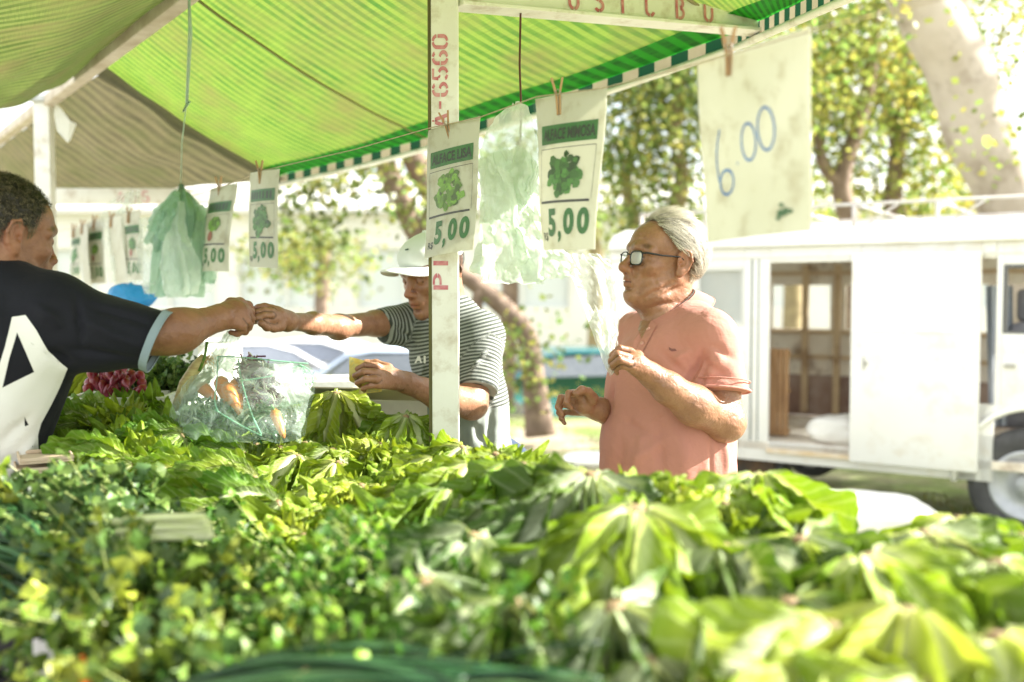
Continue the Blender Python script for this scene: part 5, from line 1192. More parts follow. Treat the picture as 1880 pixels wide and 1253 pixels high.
# near arm
eO = O(1330, 772, -.15); wO = O(1196, 690, -.26)
S.cap(O(1308, 625, -.12), eO, .056, .047, .03); S.chain([eO, O(1275, 745, -.21), O(1225, 712, -.25), wO], [.046, .047, .036, .027], .02)
S.ell(O(1332, 780, -.15), (.045, .045, .04), None, .02)
Q = lambda px, py, dd=-.28: O(px, py, dd)
hand(S, wO, Q(1168, 668), [Q(1157, 645, -.27), Q(1150, 655, -.3), Q(1152, 667, -.31), Q(1158, 677, -.3)],
     [[Q(1138, 640, -.28), Q(1124, 652, -.27), Q(1121, 664, -.25)], [Q(1134, 650, -.31), Q(1122, 663, -.29), Q(1122, 673, -.26)],
      [Q(1138, 661, -.32), Q(1125, 671, -.3), Q(1127, 681, -.27)], [Q(1143, 672, -.31), Q(1131, 679, -.29), Q(1133, 686, -.27)]],
     [Q(1170, 655, -.25), Q(1150, 648, -.23), Q(1134, 655, -.22), Q(1123, 668, -.23)], r=.0086)
# far arm
wF = O(1100, 752, -.03); S.cap(O(1172, 622, .14), O(1160, 780, .16), .05, .045, .03); S.cap(O(1160, 780, .16), wF, .045, .029, .03)
Q = lambda px, py, dd=-.06: O(px, py, dd)
hand(S, wF, Q(1072, 744), [Q(1054, 722, -.09), Q(1046, 733, -.06), Q(1045, 745, -.03), Q(1050, 757, -.01)],
     [[Q(1044, 722, -.11), Q(1040, 738, -.12), Q(1048, 750, -.11)], [Q(1030, 730, -.07), Q(1024, 748, -.09), Q(1031, 760, -.09)],
      [Q(1029, 742, -.03), Q(1026, 758, -.05), Q(1033, 770, -.06)], [Q(1036, 757, .0), Q(1030, 769, -.02), Q(1037, 778, -.03)]],
     [Q(1088, 732, -.08), Q(1080, 720, -.10), Q(1068, 716, -.12), Q(1058, 722, -.13)], r=.0086)
v, q = S.mesh(); v = relax(v, q, 2, .5); n = vnormals(v, q)
v = v + n * (.0006 * snoise(v, 150, 5))[:, None]
# creases of the neck and forehead
v = folds(v, n, [(HO.w(.03, .045, -.10), HO.w(-.03, .07, -.06), .006, -.004), (HO.w(.05, .03, -.135), HO.w(-.02, .06, -.10), .006, -.004), (HO.w(.09, -.03, .05), HO.w(.085, .045, .048), .004, -.0012), (HO.w(.088, -.03, .062), HO.w(.082, .04, .06), .004, -.0012), (HO.w(.075, .055, -.005), HO.w(.05, .07, -.012), .003, -.0014), (HO.w(-.004, .064, -.055), HO.w(.072, .034, -.112), .0075, -.0045), (HO.w(.104, .022, -.036), HO.w(.090, .034, -.082), .0042, -.0036), (HO.w(.092, .020, -.016), HO.w(.078, .048, -.022), .005, -.0022), (HO.w(.06, .058, -.04), HO.w(.045, .062, -.075), .005, -.0018), (HO.w(.086, .026, -.088), HO.w(.075, .034, -.10), .004, -.002), (HO.w(.03, .05, -.122), HO.w(-.03, .062, -.105), .006, -.004), (HO.w(.09, .018, -.012), HO.w(.075, .045, -.02), .003, -.0015)])
c = HO.paint(v, brow=(.22, .18, .17), lip=(.95, .72, .7)); v, c = crease(v, n, c)
for (a, b, z, r_) in ((.078, .050, -.026, .0028), (.035, .068, -.045, .0016), (.05, .06, .0, .0014), (.02, .07, -.07, .0018)):
    dm = np.linalg.norm(v - np.array(HO.w(a, b, z)), axis=1); c = c * (1 - .75 * np.exp(-(dm / (r_ * 1.6)) ** 4))[:, None]
skinO = skin_mat('skin_elderly', (.28, .14, .082), .40)
put('body', npmesh('body', v, q, c), skinO, om)
# eyes
for y in (-1, 1):
    mb = MB(); cc = HO.w(.0825, y * .033, .0005); mb.lathe([(0, .0128), (.004, .0121), (.0085, .0095), (.0115, .0055), (.0126, 0), (0, -.0126)], cc, HO.fr[0], 20, mi=0)
    mb.lathe([(0, .0133), (.003, .0130), (.0056, .0122)], cc, HO.fr[0], 16, mi=1); mb.build('eye', [pmat('eye_white', (.7, .66, .6), rough=.2), pmat('iris', (.05, .03, .02), rough=.1)], om)
# glasses
gl = MB()
def rim(y):
    pts = []
    for i in range(29):
        a = 2 * math.pi * i / 28; ca, sa = math.cos(a), math.sin(a)
        yy = math.copysign(abs(ca) ** .55, ca) * .0265; zz = math.copysign(abs(sa) ** .6, sa) * (.0175 if sa > 0 else .0185)
        pts.append(HO.w(.106 - abs(y * .035 + yy) * .14 + .04 * zz, y * .035 + yy, -.004 + zz))
    return pts
for y in (-1, 1): gl.tube(rim(y), .0021, 7); gl.tube([HO.w(.099, y * .062, .008), HO.w(.088, y * .072, .009), HO.w(.05, y * .082, .007), HO.w(.0, y * .086, .010), HO.w(-.018, y * .084, .0)], [.0026, .0028, .0022, .002, .0016], 6)
gl.tube([HO.w(.106, -.009, .004), HO.w(.110, 0, .007), HO.w(.106, .009, .004)], .0017, 6)
ge = gl.build('glasses', pmat('frame_black', (.012, .013, .018), rough=.25), om)
lm, t_, N_, L_n, b_ = newmat('lens'); b_.inputs['Base Color'].default_value = (.75, .85, .88, 1); b_.inputs['Roughness'].default_value = .04; b_.inputs['Specular IOR Level'].default_value = 1
tp_ = nd(t_, 'ShaderNodeBsdfTransparent'); mm_ = nd(t_, 'ShaderNodeMixShader', i_0=.38); L_n.new(tp_.outputs[0], mm_.inputs[1]); L_n.new(b_.outputs[0], mm_.inputs[2]); L_n.new(mm_.outputs[0], N_['Material Output'].inputs[0])
for y in (-1, 1):
    pts = rim(y)[:-1]; mb = MB(); cc = sum(pts, Vector()) / len(pts) + HO.fr[0] * .002; mb.add(pts + [cc], [(i, (i + 1) % 28, 28) for i in range(28)]); mb.build('lens', lm, ge)
# hair
rnd = random.Random(5); hc, hr = (-.014, 0, .036), (.100, .079, .088)
def regO(p):
    if -.046 < p.x < .022 and p.z < .034 and abs(p.y) > .04: return False
    hl = .078 - max(0, (-p.x + .03)) * .0       # hair line height at the front
    ay = abs(p.y)
    if p.x > .052: return p.z > .100 - .0 and p.x < .075 and ay < .05
    if p.x > .012: return p.z > lerp(.030, .085, (p.x - .012) / .04) if ay > .035 else p.z > .085
    if p.x > -.03: return p.z > .022
    return p.z > lerp(.022, -.075, min(1, (-.03 - p.x) / .035))
def flO(p, r_):
    return Vector((-1, math.copysign(.35, p.y) + r_.uniform(-.3, .3), -.15 - 1.1 * max(0, -p.x - .02) * 10 + r_.uniform(-.2, .2) - (.5 if abs(p.y) > .05 else 0)))
hairw = pmat('hair_white', (.66, .63, .56), (.52, .49, .42), scale=60, rough=.5, vcol=True, transl=.25)
mb = haircap('hair', HO, regO, hc, hr, .004, None, None, .008, (.5, .48, .44))
strands(mb, HO, 7500, regO, flO, hc, hr, .038, .0006, .013, [(1, 1, 1), (1.2, 1.2, 1.2), (.6, .58, .55), (.3, .29, .28), (1.25, 1.22, 1.15)], rnd, 5, .3, .006)
def regT(p): return p.x > .0 and p.z > .098 and abs(p.y) < .06
strands(mb, HO, 900, regT, lambda p, r_: Vector((-1 + r_.uniform(-.3, .5), .7, .4)), hc, hr, .05, .0007, .010, [(1.2, 1.2, 1.15), (1, 1, .95)], rnd, 6, .4, .022)
def regN(p): return p.x < -.055 and -.085 < p.z < -.03
strands(mb, HO, 900, regN, lambda p, r_: Vector((-.5, math.copysign(.3, p.y), -1)), hc, (.098, .076, .105), .035, .0006, .008, [(1.2, 1.2, 1.15), (.9, .9, .85)], rnd, 5, .35, .008)
def regB(p): return abs(p.z - .0) < 1
mb.build('hair', hairw, om)
# polo shirt
S = Sdf((O(1085, 400, 0).x, DO - .32, .9), (O(1400, 400, 0).x, DO + .34, O(1200, 535).z), .0048)
S.ell(O(1238, 690), (.148, .185, .150), frame(214, 0), .06); S.ell(O(1222, 720, -.01), (.135, .16, .13), frame(214, 0), .05)
S.ell(O(1225, 815), (.168, .185, .165), frame(214, 0), .07); S.ell(O(1226, 900), (.166, .18, .15), frame(214, 0), .06)
S.cap(O(1296, 622, -.11), O(1172, 618, .15), .062, .058, .06); S.cap(O(1262, 575, .03), O(1300, 612, -.08), .05, .055, .05); S.cap(O(1205, 596, .02), O(1170, 615, .13), .04, .05, .05)
S.cap(O(1238, 612, .02), O(1236, 650, 0), .07, .11, .05)
hemN = O(1322, 712, -.15); aD = (eO - O(1308, 622, -.12)).normalized() + Vector((-.18, 0, .05))
S.cap(O(1310, 624, -.125), O(1324, 742, -.15), .066, .071, .028, cut=(hemN + aD * .01, aD))
S.cap(O(1172, 622, .16), O(1164, 710, .18), .062, .064, .03)
fl = [(O(1296, 640, -.17), O(1262, 700, -.16), .010, -.010), (O(1270, 640, -.2), O(1235, 668, -.19), .010, .005), (O(1262, 690, -.2), O(1210, 640, -.2), .008, -.005), (O(1255, 720, -.2), O(1190, 700, -.2), .012, .005),
      (O(1300, 640, -.2), O(1285, 720, -.22), .007, -.006), (O(1330, 650, -.2), O(1300, 690, -.22), .010, .005), (O(1345, 680, -.2), O(1290, 705, -.23), .008, -.004), (O(1170, 600, -.1), O(1160, 660, -.15), .008, .004),
      (O(1120, 700, -.1), O(1112, 770, -.1), .012, -.006), (O(1205, 700, -.2), O(1265, 716, -.2), .009, -.004), (O(1290, 655, -.2), O(1248, 735, -.2), .009, -.006), (O(1160, 655, -.2), O(1215, 672, -.2), .010, -.004), (O(1285, 660, -.2), O(1345, 700, -.2), .008, -.004), (O(1300, 630, -.2), O(1350, 660, -.2), .010, -.005), (O(1130, 770, -.2), O(1200, 800, -.2), .012, -.005), (O(1230, 800, -.2), O(1160, 850, -.2), .012, .005), (O(1140, 800, -.15), O(1128, 890, -.15), .018, -.007), (O(1180, 790, -.2), O(1165, 890, -.2), .018, .006), (O(1210, 760, -.2), O(1215, 890, -.2), .016, -.007), (O(1250, 790, -.2), O(1262, 890, -.2), .02, .006), (O(1305, 800, -.1), O(1308, 895, -.1), .006, -.006), (O(1330, 800, 0), O(1335, 880, 0), .012, .006)]
salmon = cloth_mat('polo_salmon', (.42, .185, .145), (.50, .235, .19), bump=.8)
shirt = garment(S, fl, 'polo_shirt', salmon, om, seed=3, noise_amp=.0035)
mb = MB()   # sleeve hem band
e1 = aD.normalized().cross(Vector((0, 1, 0))).normalized(); e2 = aD.normalized().cross(e1)
for rr_, oo in ((.0035, .0), (.0016, -.022)):
    mb.tube([hemN + aD.normalized() * (.006 + oo) + (e1 * math.cos(a * .2618) + e2 * math.sin(a * .2618)) * (.0735 + (0 if oo == 0 else -.001)) for a in range(25)], rr_, 6)
mb.build('sleeve_hem', salmon, shirt)
# collar
cN = O(1232, 572, .015); nC = (Vector((-.50, -.22, .86))).normalized(); ca = Vector((-.86, -.3, -.5)); ca = (ca - nC * ca.dot(nC)).normalized(); cb = nC.cross(ca)
def colf(u, v, off=0):
    a = lerp(-2.72, 2.72, u) + math.pi; r_ = lerp(.070, .100, v ** .8) + off + .004 * math.sin(a * 3)
    drop = lerp(.018, -.026, v) - .018 * v * (abs(u - .5) * 2) ** 3
    return cN + (ca * math.cos(a) * (1.12) + cb * math.sin(a)) * r_ + nC * drop
mb = MB(); mb.grid(lambda u, v: colf(u, v), 50, 6); mb.grid(lambda u, v: colf(u, v, -.002), 50, 6); mb.tube([colf(i / 50, 1) for i in range(51)], .0016, 5); mb.tube([colf(i / 50, 0, -.001) for i in range(51)], .0018, 5); mb.build('collar', salmon, shirt)
mb = MB(); mb.tube([colf(i / 40, .0, -.004) + nC * .004 for i in range(2, 39)] , .0028, 6, flat=.6); mb.build('neck_cord', pmat('dark_cord', (.06, .05, .04), rough=.8), om)
decal([(1197, 590), (1207, 598), (1176, 655), (1165, 650)], [], shirt, 'placket', salmon, shirt, .003, 5)
decal([(1172, 606), (1176, 590), (1200, 584), (1192, 600), (1178, 622)], [], shirt, 'open_neck', skinO, om, .0012, 4)
for px, py in ((1192, 606), (1180, 632)):
    mb = MB(); b_v = BVHTree.FromPolygons([v_.co + shirt.location + om.location for v_ in shirt.data.vertices], [tuple(p.vertices) for p in shirt.data.polygons]); o_ = Vector((0, 0, CAM_Z)); h_ = b_v.ray_cast(o_, (P(px, py, 2) - o_).normalized())
    if h_[0]: mb.lathe([(0, .003), (.004, .003), (.0055, .002), (.0055, 0)], h_[0] + h_[1] * .003, h_[1], 12); mb.build('button', pmat('button', (.5, .25, .2), rough=.3), shirt)
tag(decal([(1228, 638), (1234, 641), (1240, 641), (1243, 645), (1234, 646), (1229, 643)], [], shirt, 'chest_emblem', pmat('emblem', (.2, .08, .07), rough=.8), shirt, .0016, 3))
fO = frame(214, 0); legs(None, Vector((O(1226, 800).x, O(1226, 800).y, .93)), fO[1], fO[0], om, denim, shoe_m)
# ================================================================ the young man in the cap
DY = 2.95
def Y(px, py, dd=0): return P(px, py, DY + dd)
ym = thing('person', Vector((Y(870, 700).x, Y(870, 700).y, 0)), 'young man in a pale cap and striped shirt reaching across with one arm', 'person')
HY = Head(Y(796, 501, -.02), frame(225, -19), .97)
S = Sdf((Y(420, 500, -.5).x, DY - .62, .98), (Y(945, 500, 0).x, DY + .22, Y(800, 430).z + .02), .0030)
HY.build(S, nose=.85)
S.cap(HY.w(-.03, 0, -.05), Y(826, 578, .0), .052, .058, .03)
S.ell(Y(832, 665, .02), (.10, .10, .12), None, .05); S.ell(Y(858, 770, .03), (.09, .09, .12), None, .05); S.cap(Y(752, 597, .06), Y(880, 616, -.06), .04, .04, .03)
# stretched right arm
eY = Y(622, 600, -.15); wY = Y(527, 590, -.40)
S.chain([Y(752, 592, .06), Y(690, 594, -.02), eY, Y(575, 594, -.27), wY], [.044, .036, .032, .028, .021], .02); S.ell(Y(622, 605, -.15), (.030, .028, .026), None, .02)
Q = lambda px, py, dd=-.44: Y(px, py, dd)
hand(S, wY, Q(507, 582), [Q(500, 566, -.46), Q(497, 572, -.48), Q(496, 580, -.49), Q(499, 588, -.48)],
     [[Q(486, 562, -.47), Q(473, 564, -.48), Q(463, 570, -.48)], [Q(484, 570, -.5), Q(472, 574, -.51), Q(462, 579, -.5)],
      [Q(484, 579, -.51), Q(471, 583, -.52), Q(461, 588, -.5)], [Q(487, 588, -.5), Q(474, 590, -.51), Q(465, 593, -.5)]],
     [Q(514, 599, -.45), Q(503, 603, -.47), Q(490, 601, -.5), Q(479, 594, -.52)], r=.0082)
# bent left arm holding the banknotes
eL = Y(866, 742, -.17); wL = Y(748, 704, -.36)
S.chain([Y(884, 612, -.07), eL], [.05, .043], .02); S.chain([eL, Y(810, 728, -.28), wL], [.042, .040, .026], .02)
Q = lambda px, py, dd=-.4: Y(px, py, dd)
hand(S, wL, Q(712, 692), [Q(692, 672, -.42), Q(688, 684, -.45), Q(689, 697, -.46), Q(695, 708, -.45)],
     [[Q(672, 670, -.43), Q(656, 678, -.41), Q(652, 688, -.38)], [Q(668, 682, -.46), Q(652, 690, -.44), Q(656, 698, -.4)],
      [Q(671, 696, -.47), Q(656, 703, -.45), Q(660, 708, -.41)], [Q(679, 709, -.46), Q(666, 714, -.45), Q(669, 718, -.41)]],
     [Q(712, 678, -.37), Q(690, 668, -.35), Q(672, 668, -.35), Q(658, 674, -.36)], r=.0086)
v, q = S.mesh(); v = relax(v, q, 2, .5); n = vnormals(v, q); v = v + n * (.0005 * snoise(v, 150, 5))[:, None]
c = HY.paint(v, brow=(.10, .07, .06), lip=(1.0, .78, .76)); v, c = crease(v, n, c)
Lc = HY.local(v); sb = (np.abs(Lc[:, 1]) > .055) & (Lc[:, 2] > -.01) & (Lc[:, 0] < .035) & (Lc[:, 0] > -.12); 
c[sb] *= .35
dm = np.linalg.norm(v - np.array(Y(750, 708, -.395)), axis=1); c *= (1 - .6 * np.exp(-(dm / .004) ** 4))[:, None]
put('body', npmesh('body', v, q, c), skin_mat('skin_young', (.29, .15, .09), .42), ym)
# cap
capm = cloth_mat('cap_cloth', (.68, .72, .70), (.74, .77, .76), bump=.08)
mb = MB(); cc_, cr_ = (-.006, 0, .062), (.110, .087, .064)
def capf(u, v):
    a = 2 * math.pi * u; b = v * math.pi * .5
    z = cc_[2] + cr_[2] * math.cos(b) * 1.0; return HY.w(cc_[0] + cr_[0] * math.sin(b) * math.cos(a), cc_[1] + cr_[1] * math.sin(b) * math.sin(a), z - .012 * v * (1 - math.cos(a)) * .5)
mb.grid(capf, 60, 16); mb.grid(lambda u, v: HY.w(cc_[0] + cr_[0] * math.cos(2 * math.pi * u) * (1 - .03 * v), cr_[1] * math.sin(2 * math.pi * u) * (1 - .03 * v), cc_[2] - .016 * v - .012 * (1 - math.cos(2 * math.pi * u)) * .5), 60, 2)
cap_o = mb.build('cap', capm, ym)
mb = MB()
def vis(u, v, off=0):
    a = lerp(-.95, .95, u); e = v * .078 * max(0, math.cos(a * 1.6)) ** .5
    bx = cc_[0] + cr_[0] * math.cos(a); by = cr_[1] * math.sin(a)
    return HY.w(bx + e, by * (1 + .04 * v), cc_[2] - .012 + .026 * v - 7.5 * by * by * (.35 + .9 * v) - .010 * v * v + off)
mb.grid(lambda u, v: vis(u, v), 30, 10); mb.grid(lambda u, v: vis(u, v, -.0045), 30, 10); mb.grid(lambda u, v: vis(u, 1, -.0045 * v), 30, 1); mb.build('visor', capm, cap_o)
mb = MB(); b = lambda u, v: HY.w(cc_[0] + (cr_[0] + .002) * math.sin(v) * math.cos(u), (cr_[1] + .002) * math.sin(v) * math.sin(u), cc_[2] + (cr_[2] + .002) * math.cos(v))
mb.add([b(.05 + a, .98 + d) for a, d in ((0, 0), (.03, -.035), (.10, -.03), (.13, -.06), (.17, -.04), (.21, .0), (.17, .02), (.12, .015), (.06, .03))], [tuple(range(9))]); mb.build('small_emblem', pmat('emblem_green', (.01, .06, .04), rough=.8), cap_o)
mb = MB(); mb.lathe([(0, .006), (.005, .005), (.008, 0)], HY.w(-.006, 0, .126), HY.fr[2], 12); mb.build('top_button', capm, cap_o)
# hair below the cap
def regY(p): return p.x < .03 and -.05 < p.z < .05 and not (abs(p.x + .005) < .02 and p.z < .015)
mb = MB(); strands(mb, HY, 1800, regY, lambda p, r_: Vector((-.5, 0, -1)), (-.014, 0, .036), (.1, .079, .088), .014, .0006, .003, [(1, 1, 1), (.6, .6, .6)], rnd, 3, .2, 0); mb.build('hair', pmat('hair_dark', (.02, .014, .01), rough=.5, vcol=True), ym)
# striped t-shirt
S = Sdf((Y(665, 500, 0).x, DY - .28, .86), (Y(950, 500, 0).x, DY + .3, Y(800, 545).z), .0048)
S.ell(Y(836, 655, .0), (.128, .150, .135), frame(225, 0), .06); S.ell(Y(856, 745, .01), (.118, .14, .14), frame(225, 0), .06); S.ell(Y(868, 850, .02), (.105, .14, .15), frame(225, 0), .06)
S.cap(Y(760, 590, .07), Y(880, 612, -.06), .056, .058, .05); S.cap(Y(830, 580, 0), Y(836, 630, 0), .072, .10, .05)
aR = (Y(690, 594, -.02) - Y(760, 592, .07)).normalized(); hR = Y(701, 596, -.01)
S.cap(Y(762, 592, .07), Y(690, 600, -.02), .058, .052, .03, cut=(hR, aR + Vector((.15, 0, -.25))))
S.cap(Y(745, 610, .04), Y(722, 612, .02), .04, .03, .03)
aL = (eL - Y(884, 612, -.07)).normalized(); hL = Y(872, 716, -.15)
S.cap(Y(886, 615, -.07), Y(874, 735, -.16), .063, .060, .03, cut=(hL, aL))
rA0, rA1, lA0, lA1 = [np.array(x) for x in (Y(762, 592, .07), Y(690, 600, -.02), Y(886, 615, -.07), Y(874, 735, -.16))]
z_grey = Y(850, 742, 0).z
def stripeuv(v):
    d1, t1 = segdist(v, rA0, rA1); d2, t2 = segdist(v, lA0, lA1); L1 = np.linalg.norm(rA1 - rA0); L2 = np.linalg.norm(lA1 - lA0)
    z = -(v[:, 2]) + .25 * (v[:, 0] - float(Y(850, 700).x)) + .006 * snoise(v, 14, 3)
    s_ = z.copy(); m1 = (d1 < .070) & (t1 > .18); m2 = (d2 < .066) & (t2 > .12)
    s_[m1] = t1[m1] * L1 * 1.0; s_[m2] = t2[m2] * L2 + .003 * snoise(v[m2], 30, 2)
    on = np.where((v[:, 2] > z_grey) | m2, 1.0, -1.0)
    return np.stack([s_, on], 1)
def colY(v):
    on = stripeuv(v)[:, 1] > 0; c_ = np.ones((len(v), 3)); c_[~on] = (4.6, 4.5, 4.8); return c_
fl = [(Y(780, 600, -.05), Y(800, 680, -.1), .010, -.007), (Y(800, 620, -.1), Y(770, 700, -.1), .012, .006), (Y(895, 640, -.12), Y(860, 690, -.2), .008, .006), (Y(905, 660, -.12), Y(870, 660, -.2), .007, -.005), (Y(880, 730, -.1), Y(860, 830, -.1), .014, .008), (Y(905, 740, -.05), Y(895, 850, -.05), .012, -.008), (Y(860, 760, -.12), Y(900, 840, -.12), .012, -.007), (Y(730, 600, 0), Y(765, 640, 0), .008, -.006)]
tee = garment(S, fl, 'striped_shirt', cloth_mat('stripe_cloth', (.055, .065, .058), (.07, .08, .07), stripe=dict(period=.0108, col=(.30, .32, .30)), bump=.3), ym, seed=11, noise_amp=.0035, uvf=stripeuv, col=colY)
# neck band and chest letters
mb = MB(); nc = Y(826, 566, .0)
mb.tube([nc + Vector((math.cos(a * .2618) * .063, math.sin(a * .2618) * .063, .012 * math.sin(a * .2618) - .012 * math.cos(a * .2618 + .6))) for a in range(25)], .006, 8); mb.build('neck_band', cloth_mat('band_grey', (.3, .34, .34), (.36, .4, .4)), tee)
lt = pmat('print_white', (.7, .7, .66), rough=.7)
decal([(762, 667), (768, 654), (772, 654), (776, 667), (773, 667), (771.5, 663), (767, 663), (765.5, 667)], [], tee, 'printed_letter', lt, tee, .002, 3)
decal([(779, 667), (779, 654), (782, 654), (782, 667)], [], tee, 'printed_letter', lt, tee, .002, 3)
fY = frame(225, 0); legs(None, Vector((Y(882, 800).x, Y(882, 800, .03).y, .9)), fY[1], fY[0], ym, denim, shoe_m)
# banknotes in his hand
mb = MB(); note = pmat('banknote', (.55, .40, .07), (.62, .55, .22), scale=45, rough=.7, dirt=(.25, .3, .15), dscale=60)
bn = thing('banknotes', Y(665, 690, -.4), 'folded yellow banknotes held in the young man\'s fingers', 'banknotes')
mb = MB()
for i in range(3):
    mb.grid(lambda u, v: Y(lerp(641, 668, u) + 3 * i, lerp(655, 700, v) + 7 * u + 1.5 * i, -.405 + .005 * i - .010 * math.sin(v * 3 + u)), 8, 10)
mb.build('note', note, bn)
mb = MB()
for i in range(2): mb.grid(lambda u, v: Y(lerp(661, 701, u) - 2 * i, lerp(700, 723, v) - 4 * u + i, -.40 + .006 * i), 8, 6)
mb.build('note', note, bn)
# ================================================================ the vendor in the dark jersey
DV = 2.15
def W(px, py, dd=0): return P(px, py, DV + dd)
vm = thing('person', Vector((W(-70, 700).x, W(-70, 700).y, 0)), 'vendor with short grey curly hair in a dark jersey, seen from behind', 'person')
HV = Head(W(6, 434), frame(50, -8), 1.0)
S = Sdf((W(-290, 600).x, DV - .33, .84), (W(520, 500, .3).x, DV + .48, W(10, 315).z), .0031)
HV.build(S, old=False, nose=.55)
S.cap(HV.w(-.02, 0, -.06), W(-30, 530, -.02), .06, .075, .03); S.cap(HV.w(-.05, 0, -.02), W(-45, 520, -.04), .055, .07, .04)
S.ell(W(-40, 660), (.15, .15, .15), None, .05); S.cap(W(85, 585, -.03), W(-150, 580, .1), .045, .045, .04)
S.chain([W(95, 590, -.03), W(235, 616, -.02), W(330, 607, .03), W(405, 583, .12)], [.045, .044, .044, .028], .03); S.ell(W(300, 618, .02), (.042, .038, .034), None, .03)
wL_ = W(-150, 850, -.02); S.chain([W(-165, 590, .12), W(-205, 735, .12), wL_], [.045, .042, .027], .03)
hand(S, wL_, W(-125, 885, -.06), [W(-115, 905, -.10), W(-108, 905, -.075), W(-104, 905, -.05), W(-102, 900, -.025)], [[W(-105, 930, -.12), W(-98, 945, -.12)], [W(-96, 932, -.09), W(-88, 948, -.09)], [W(-92, 930, -.06), W(-84, 944, -.06)], [W(-92, 920, -.03), W(-86, 932, -.03)]], [W(-140, 880, -.08), W(-122, 900, -.13), W(-110, 915, -.15)], r=.0095)
wV = W(405, 583, .12); Q = lambda px, py, dd=.2: W(px, py, dd)
hand(S, wV, Q(430, 576, .17), [Q(450, 566, .20), Q(454, 578, .175), Q(452, 590, .155), Q(444, 600, .14)],
     [[Q(461, 574, .24), Q(459, 592, .25), Q(446, 598, .23)], [Q(461, 586, .20), Q(457, 602, .21), Q(444, 605, .20)],
      [Q(457, 597, .175), Q(450, 610, .18), Q(436, 608, .18)], [Q(447, 606, .15), Q(436, 614, .15), Q(423, 611, .15)]],
     [Q(425, 560, .2), Q(440, 556, .24), Q(455, 562, .27), Q(463, 575, .29)], r=.0098)
S.ell(Q(428, 572, .16), (.034, .026, .026), None, .02)
v, q = S.mesh(); v = relax(v, q, 2, .5); n = vnormals(v, q); v = v + n * (.0006 * snoise(v, 150, 5))[:, None]
v = folds(v, n, [(W(20, 480, -.1), W(45, 520, -.1), .005, -.003), (W(30, 470, -.1), W(60, 520, -.1), .005, -.002)])
c = HV.paint(v); v, c = crease(v, n, c); Lc = HV.local(v)
bd_ = np.exp(-((Lc[:, 2] + .075) / .035) ** 2) * (Lc[:, 0] > .0) * (Lc[:, 2] > -.13) * (np.abs(Lc[:, 1]) < .09); c *= (1 - .15 * bd_)[:, None]
put('body', npmesh('body', v, q, c), skin_mat('skin_vendor', (.24, .115, .066), .45), vm)
def regV(p):
    ay = abs(p.y)
    if p.x > .05: return p.z > .075
    if p.x > .02: return p.z > lerp(.015, .07, (p.x - .02) / .03)
    if p.x > -.028: return p.z > .022
    return p.z > lerp(.022, -.055, min(1, (-.028 - p.x) / .03))
hcv, hrv = (-.014, 0, .036), (.101, .080, .088)
mb = haircap('hair', HV, regV, hcv, hrv, .007, None, None, .008, (.5, .5, .5))
strands(mb, HV, 8500, regV, lambda p, r_: Vector((r_.uniform(-1, 1), r_.uniform(-1, 1), r_.uniform(-1, .6))), hcv, hrv, .022, .0008, .010, [(1, 1, 1), (.6, .58, .5), (2.2, 2.1, 1.8), (4.5, 4.3, 3.8), (.4, .4, .35)], rnd, 5, .9, .006)
def regS(p): return .018 < p.x < .05 and -.03 < p.z < .05 and abs(p.y) > .03
strands(mb, HV, 500, regS, lambda p, r_: Vector((0, 0, -1)), hcv, hrv, .012, .0006, .002, [(3, 2.8, 2.3), (5, 4.8, 4.2)], rnd, 3, .3, 0)
mb.build('hair', pmat('hair_grey_dark', (.035, .03, .02), rough=.5, vcol=True), vm)
# jersey
S = Sdf((W(-320, 600).x, DV - .38, .78), (W(315, 500, .0).x, DV + .36, W(10, 455).z), .0048)
S.ell(W(-12, 650, .0), (.165, .19, .17), frame(40, 0), .07); S.ell(W(-45, 760, .0), (.15, .17, .17), frame(40, 0), .07); S.ell(W(-90, 860, .0), (.155, .17, .16), frame(40, 0), .07)
S.cap(W(98, 572, -.03), W(-160, 560, .12), .072, .07, .06); S.cap(W(-40, 520, -.02), W(-40, 590, 0), .085, .13, .05); S.cap(W(-20, 515, -.04), W(90, 555, -.04), .05, .055, .05)
aV = (W(290, 612, 0) - W(110, 580, -.03)).normalized(); hV = W(283, 625, -.01)
S.cap(W(-160, 585, .12), W(-200, 720, .12), .07, .064, .04); S.cap(W(105, 588, -.03), W(290, 626, .0), .083, .066, .04, cut=(hV, aV + Vector((0, 0, -.22)))); S.cap(W(60, 610, -.02), W(175, 632, -.02), .08, .055, .05)
navy = cloth_mat('jersey_dark', (.006, .007, .012), (.009, .010, .016), bump=.3, rough=.7)
fl = [(W(160, 560, -.1), W(290, 600, -.1), .010, -.005), (W(150, 590, -.1), W(270, 640, -.1), .012, .006), (W(120, 640, -.1), W(250, 660, -.1), .010, -.006), (W(140, 540, -.1), W(150, 640, -.1), .007, -.006), (W(90, 640, -.1), W(130, 670, -.1), .012, -.008), (W(60, 560, -.1), W(120, 600, -.1), .012, .006), (W(0, 820, -.1), W(60, 760, -.1), .014, -.006), (W(10, 880, -.1), W(70, 800, -.1), .012, .006)]
jer = garment(S, fl, 'jersey', navy, vm, seed=21, noise_amp=.0035)
cufd = (aV + Vector((0, 0, -.22))).normalized(); e1 = cufd.cross(Vector((0, 1, 0))).normalized(); e2 = cufd.cross(e1)
mb = MB(); mb.grid(lambda u, v: hV - cufd * (.004 - .016 * v) + (e1 * math.cos(2 * math.pi * u) * 1.0 + e2 * math.sin(2 * math.pi * u)) * (.0695 + .001 * math.sin(u * 40)), 48, 2)
mb.tube([hV + cufd * .012 + (e1 * math.cos(2 * math.pi * i / 48) + e2 * math.sin(2 * math.pi * i / 48)) * .0690 for i in range(49)], .002, 5)
mb.build('cuff', cloth_mat('cuff_grey', (.22, .29, .33), (.26, .33, .36)), jer)
